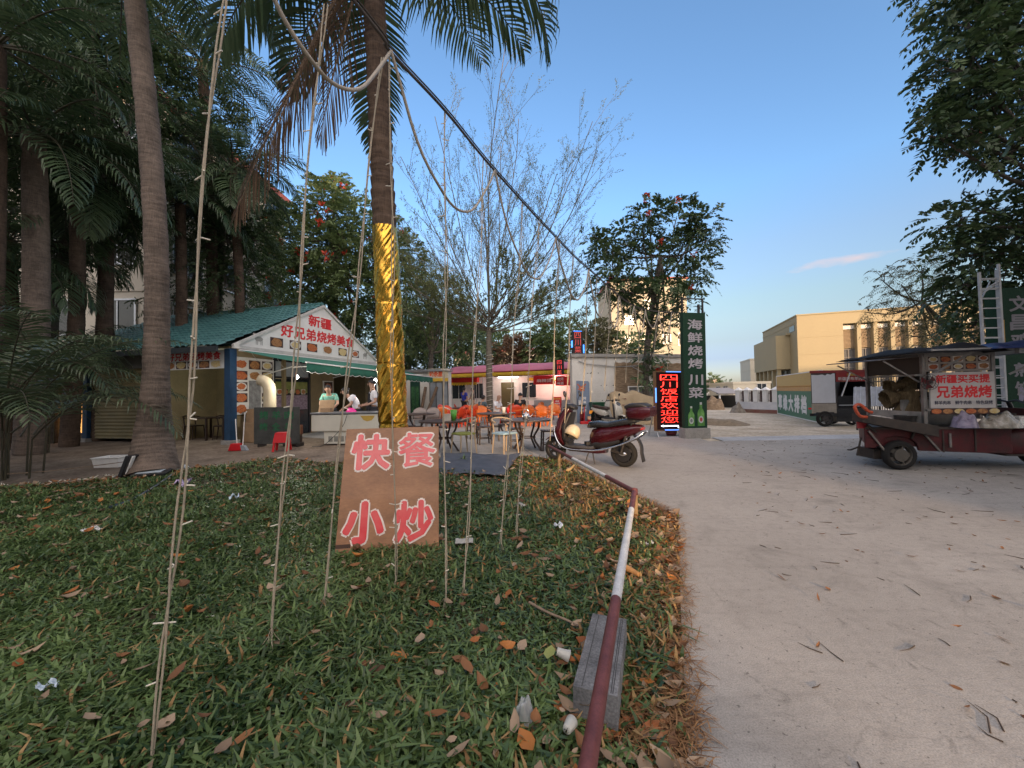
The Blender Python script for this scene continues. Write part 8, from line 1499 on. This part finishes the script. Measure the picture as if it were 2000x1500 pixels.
def crumple(x0, x1, y0, y1, z, h, seed, n=18, edge=.05):
    g = random.Random(seed); ph = [g.uniform(0, 6) for _ in range(6)]; rows = []
    for i in range(n + 1):
        row = []
        for j in range(n + 1):
            u, v = i / n, j / n; b = min(1, 5 * min(u, 1 - u, v, 1 - v)); row.append((x0 + (x1 - x0) * u, y0 + (y1 - y0) * v, z - edge * (1 - b) + h * b * (.55 + .25 * math.sin(7 * u + ph[0] + 3 * v) + .2 * math.sin(11 * v + ph[1] - 5 * u) + .15 * math.sin(17 * u + ph[2]))))
        rows.append(row)
    return rows
mb = MB(); mb.sheet(crumple(-.02, 1.25, -.42, 1.4, 1.915, .10, 3, 22, .07)); mb.build('black_tarp', mat('black_tarp', (0.009, 0.009, 0.010), 0.75, var=0.3, scale=5, spec=0.12), CT_, solid=.006); mb = MB(); mb.sheet(crumple(1.0, 2.5, -.5, 1.4, 1.92, .13, 8, 22, .05)); mb.build('blue_tarp', mat('navy_tarp', (0.010, 0.018, 0.075), 0.4, var=0.3, scale=5), CT_, solid=.006)
mb = MB(); mb.add([(.34, .0, 1.83), (.20, 1.1, 1.83), (-.36, 1.1, 1.78), (-.22, .0, 1.77)], [(0, 1, 2, 3)]); mb.build('awning_flap', mat('flap_grey', (0.07, 0.065, 0.065), 0.6, var=0.2), CT_, solid=.015)
mb = MB(); mb.bar((-.12, .05, 1.76), (.38, .05, 1.40), .02); mb.bar((.35, 1.0, 1.4), (-.2, 1.05, 1.75), .02); mb.bar((.55, -.02, 1.55), (.85, -.28, 1.85), .03); mb.bar((1.55, .0, 1.5), (1.9, -.3, 1.82), .03); mb.build('strut', crail, CT_)
mb = MB(); A_, B_ = Vector((-.58, -.16, .90)), Vector((.42, -.20, .72)); W_ = Vector((0, .24, 0)); H_ = Vector((0, 0, -.17))
mb.add([A_, B_, B_ + W_, A_ + W_, A_ + H_ * .7, B_ + H_, B_ + W_ + H_, A_ + W_ + H_ * .7], [(0, 1, 5, 4), (2, 3, 7, 6), (4, 5, 6, 7), (0, 4, 7, 3), (1, 2, 6, 5)]); mb.build('grill_trough', csoot, CT_, solid=.012); mb = MB(); mb.sheet(crumple(-.5, -.1, -.13, .04, .84, .05, 5, 8)); mb.build('ash', mat('grill_ash', (0.30, 0.28, 0.26), 0.9, var=0.4, scale=20), CT_)
mb = MB(); mb.tube(spline([(-.54, -.19, .86), (-.64, -.19, .88), (-.70, -.18, 1.02), (-.62, -.17, 1.06), (-.52, -.18, .96), (-.46, -.19, .93)], 4), .024, 8); mb.build('trough_handle', mat('orange_handle', (0.40, 0.07, 0.03), 0.4), CT_)
mb = MB(); mb.bar((-.45, -.05, .72), (-.30, .0, .60), .03); mb.bar((.2, -.05, .6), (.2, .0, .5), .03); mb.build('trough_bracket', csoot, CT_)
# what hangs on and stands in the cart
t = thing('pedestal_fan', 'small dark red caged fan clipped to the corner post of the food cart', 'fan', local(CT_, .42, -.06, 1.40), -0.17); mb = MB()
for r_ in (.045, .085, .125): mb.tube([(r_ * math.cos(a), -.02, r_ * math.sin(a)) for a in [6.2832 * k / 24 for k in range(25)]], .004, 5)
for k in range(18): a = 6.2832 * k / 18; mb.tube([(0, -.045, 0), (.08 * math.cos(a), -.035, .08 * math.sin(a)), (.127 * math.cos(a), 0, .127 * math.sin(a))], .0028, 4)
mb.build('cage', darksteel, t); mb = MB(); mb.lathe([(0, -.03), (.03, -.025), (.03, .05), (0, .06)], (0, 0, 0), 12, 'Y')
for k in range(3): a = 2.094 * k; mb.add([(.03 * math.cos(a), 0, .03 * math.sin(a)), (.11 * math.cos(a + .25), .015, .11 * math.sin(a + .25)), (.11 * math.cos(a + 1.1), -.015, .11 * math.sin(a + 1.1)), (.03 * math.cos(a + 1.0), 0, .03 * math.sin(a + 1.0))], [(0, 1, 2, 3)])
mb.build('blade', mat('fan_red', (0.17, 0.015, 0.02), 0.35), t)
strawm = mat('straw_bundle', (0.10, 0.065, 0.03), 0.95, scale=22, col2=(0.30, 0.21, 0.11), stretch=(3, 3, .4), bump=0.5)
for k, (x, y, z, rx, rz, h, lab) in enumerate(((.62, .62, .70, .22, 0, .55, 'upright straw bundle standing inside the food cart case'), (.52, .70, 1.16, .16, 1.3, .42, 'straw bundle laid across the top of the upright one'), (.60, .75, 1.36, .13, 1.4, .40, 'dark topmost straw bundle under the cart roof'))):
    mb = MB(); g = random.Random(k); n_ = 30; rr = [.75, 1.0, 1.05, .9, 1.1, .7]; rows = []
    for i in range(7): rows.append([((rx * (.75 + .3 * math.sin(i * 1.1 + k)) + g.uniform(-.02, .02)) * math.cos(6.2832 * j / n_), (rx * .8 + g.uniform(-.02, .02)) * math.sin(6.2832 * j / n_), h * (i / 6 - (.5 if rz else 0))) for j in range(n_)]); rows[-1].append(rows[-1][0])
    mb.X = Matrix.Rotation(rz, 4, 'Y'); mb.sheet(rows); o = tag(mb.build('straw_bundle', strawm), lab, 'straw'); o.location = local(CT_, x, y, z); o.rotation_euler.z = -0.17
clear_bag = mat('clear_bag', (0.13, 0.115, 0.085), 0.25, col2=(0.42, 0.39, 0.33), scale=11, spec=0.7, bump=0.6); lilac = mat('lilac_bag', (0.14, 0.12, 0.19), 0.3, col2=(0.36, 0.32, 0.40), scale=11, bump=0.6)
for x, y, rx, ry, h, m_, s, lab in ((.93, .0, .17, .14, .20, lilac, 2, 'lilac plastic bag on the cart deck under the menu sign'), (1.18, -.05, .14, .12, .12, clear_bag, 3, 'pale crumpled bag in the middle of the cart deck'), (1.42, .0, .26, .18, .19, clear_bag, 6, 'large clear plastic bag of goods at the right of the cart deck')):
    heap('plastic_bag', lab, 'bag', local(CT_, x, y, .675), rx, ry, h, m_, s, 3.5)
boxthing('foam_box', 'white foam box on the right end of the cart deck', 'box', local(CT_, 1.78, .1, .67), (.26, .22, .17), white, -0.17)
t = thing('gas_bottle', 'squat grey gas bottle standing inside the food cart behind the menu sign', 'gas bottle', local(CT_, .95, .75, .68)); mb = MB(); mb.lathe([(0, 0), (.14, 0), (.155, .05), (.155, .36), (.12, .45), (.05, .48), (0, .48)], (0, 0, 0), 18); mb.build('bottle', crail, t); mb = MB(); mb.lathe([(.09, .45), (.1, .55), (.09, .55), (.08, .46)], (0, 0, 0), 14); mb.build('collar', csoot, t)
for k, (x, z, r_) in enumerate(((.70, 1.44, .10), (.86, 1.40, .12), (1.05, 1.43, .10))): heap('plastic_bag', ('dark bag hanging first from the left under the cart roof', 'dark bag hanging second from the left under the cart roof', 'dark bag hanging third from the left under the cart roof')[k], 'bag', local(CT_, x, .80, z - .12), r_, r_, .30, mat('dark_bag', (0.03, 0.027, 0.027), 0.5, var=0.4, scale=9), k + 3, 2.5)
mb = MB(); mb.lathe([(0, 0), (.12, 0), (.14, .17), (.15, .175), (.13, .17), (.11, .02)], (0, 0, 0), 18); mb.tube([(.14, 0, .13), (.19, 0, .13), (.19, 0, .10)], .01, 5); o = tag(mb.build('cooking_pot', crail), 'dented steel pot on the cart deck in front of the straw', 'pot'); o.location = local(CT_, .30, .25, .68)
t = thing('folding_stool', 'dark folding stool tucked on the front of the cart', 'stool', local(CT_, 1.68, .35, .66), -0.17); mb = MB(); mb.box((0, 0, .2), (.3, .25, .03)); mb.build('seat', csoot, t); mb = MB(); mb.bar((-.13, -.1, 0), (.13, -.1, .2), .02); mb.bar((.13, -.1, 0), (-.13, -.1, .2), .02); mb.bar((-.13, .1, 0), (.13, .1, .2), .02); mb.bar((.13, .1, 0), (-.13, .1, .2), .02); mb.build('leg_frame', crail, t)
# second trike, farther off
T2 = G(1612, 832); TR = thing('cargo_trike', 'dark cargo trike with a white side panel and red lettered header', 'trike', (T2.x, T2.y, -0.02), -0.10); mb = MB(); plan(mb, [(-.42, 0), (.38, 0), (1.3, 1.1), (.85, 1.1)], .62, 1.9); mb.m = 1; plan(mb, [(-.46, -.012), (1.42, -.012), (1.6, 1.1), (.85, 1.1)], 1.86, 1.95); mb.build('box', [mat('dark_box', (0.05, 0.045, 0.045), 0.6), mat('dull_red', (0.20, 0.03, 0.03), 0.6)], TR)
mb = MB(); mb.add([(-.40, -.004, .82), (.36, -.004, .82), (.36, -.004, 1.84), (.30, -.004, 1.84), (.22, -.004, 1.80), (.12, -.004, 1.83), (.05, -.004, 1.77), (-.04, -.004, 1.81), (-.2, -.004, 1.79), (-.40, -.004, 1.80)], [tuple(range(10))]); mb.m = 1; mb.b2((-.42, -.006, .46), (.38, -.001, .80)); mb.build('side_panel', [mat('blue_white_panel', (0.50, 0.52, 0.56), 0.5, var=0.05), mat('worn_tin', (0.30, 0.27, 0.23), 0.55, 0.3, scale=4, var=0.25)], TR)
sg = MB(); sg.b2((.40, -.006, 1.55), (1.40, .03, 1.86)); sg.m = 1; sg.text('新疆阿布羊肉串', .46, 1.59, 1.36, 1.71, -.008, .02); sg.m = 2; sg.b2((.75, -.008, 1.75), (1.0, -.006, 1.83)); sg.build('header_sign', [mat('header_red', (0.22, 0.02, 0.02), 0.6), mat('dull_white', (0.45, 0.42, 0.40), 0.6), mat('mustard', (0.35, 0.22, 0.04), 0.6)], TR)
mb = MB(); mb.b2((.38, .95, .62), (1.40, 1.1, 1.56)); mb.b2((1.36, .0, .5), (1.42, 1.1, 1.56)); mb.b2((.40, .03, .45), (1.35, .95, .62)); mb.b2((.55, .3, .62), (1.15, .9, 1.05)); mb.build('stall_interior', black, TR); mb = MB(); mb.bar((.42, -.2, 1.05), (.85, -.02, 1.88), .03); mb.tube([(1.05, -.05, .95), (1.25, -.08, 1.0), (1.38, -.05, .8)], .015, 6); mb.b2((.45, -.03, .72), (1.0, .0, .75)); mb.build('strut', steel, TR)
mb = MB(); plan(mb, [(-.46, .05), (1.4, .05), (1.4, 1.05), (.85, 1.05)], .36, .46); mb.prism([(-.34, .40), (-.28, .5), (.28, .5), (.34, .40), (.24, .36), (-.24, .36)], -.02, .14); mb.b2((.45, .1, .15), (.95, .9, .36)); mb.build('chassis', black, TR)
for x, y in ((0, .02), (.9, 1.0)): wheel(TR, x, .27, .13, .10, darksteel, y)
wheel(TR, 1.22, .25, .11, .07, darksteel, .5)
mb = MB(); mb.b2((-.52, -.02, .60), (-.44, .02, .66)); mb.build('tail_lamp', redpl, TR)
t = thing('roof_panel_stack', 'white ribbed metal panel leaning between the two trikes', 'panel', Vector((D(1700, 780, 12.0).x, 12.0, -0.02)), -0.1); mb = MB(); mb.add([(-.5, 0, .75), (.5, 0, .75), (.75, .3, 1.35), (-.25, .3, 1.35)], [(0, 1, 2, 3)])
for k in range(7): x = -.45 + .15 * k; mb.bar((x, -.02, .76), (x + .25, .28, 1.36), .02, .03)
mb.build('panel', mat('pale_blue_tin', (0.42, 0.45, 0.50), 0.5), t, solid=.01); mb = MB(); mb.bar((-.3, .15, 0), (-.2, .2, 1.0), .04); mb.bar((.4, .15, 0), (.4, .2, 1.0), .04); mb.build('stand', darksteel, t)

# ---------------------------------------------------------------- green sign and lattice mast at the right edge
ra = spot(1966, 860, 8.6); RT = thing('pylon_sign', 'green pylon sign at the right edge behind the food cart with pale characters', 'sign', (ra.x, ra.y, -0.02), -0.05); mb = MB(); mb.b2((0, 0, 0), (1.0, .3, 3.52)); mb.m = 1
for k, ch in enumerate('文昌鸡'): mb.text(ch, .18, 2.98 - .42 * k, .60, 3.34 - .42 * k, -.004, .03)
for k, ch in enumerate('煎饼'): mb.text(ch, .22, 1.52 - .42 * k, .62, 1.84 - .42 * k, -.004, .03)
mb.m = 2; mb.b2((.03, -.01, 2.2), (.06, -.001, 2.8)); mb.m = 3; mb.b2((.3, -.003, .98), (.8, -.001, 1.3)); mb.build('body', [turf, mat('dim_letter', (0.22, 0.21, 0.23), 0.6), mat('yellow_strip', (0.5, 0.3, 0.04), 0.5), mat('lilac_notice', (0.25, 0.23, 0.32), 0.6)], RT)
LM = thing('lattice_mast', 'pale steel ladder-like lattice mast beside the green sign at the right', 'mast', spot(1930, 860, 8.3), -0.05); lat = mat('galvanised', (0.45, 0.46, 0.47), 0.5, 0.3, var=0.15); mb = MB()
for x, y, h in ((0, 0, 3.78), (.40, 0, 3.95), (.70, .3, 3.9), (.33, .3, 3.7)): mb.bar((x, y, 0), (x - .03, y, h), .04)
mb.build('leg', lat, LM); mb = MB()
for k in range(17): mb.bar((0, 0, .2 + .215 * k), (.39, 0, .2 + .215 * k), .022); mb.bar((.33, .3, .25 + .215 * k), (.70, .3, .25 + .215 * k), .018)
mb.bar((-.02, 0, 3.3), (.38, 0, 3.55), .02); mb.bar((-.02, -.01, 3.35), (.38, -.01, 3.6), .02); mb.bar((.05, 0.1, 3.1), (.3, .1, 3.6), .018); mb.build('lattice', lat, LM)
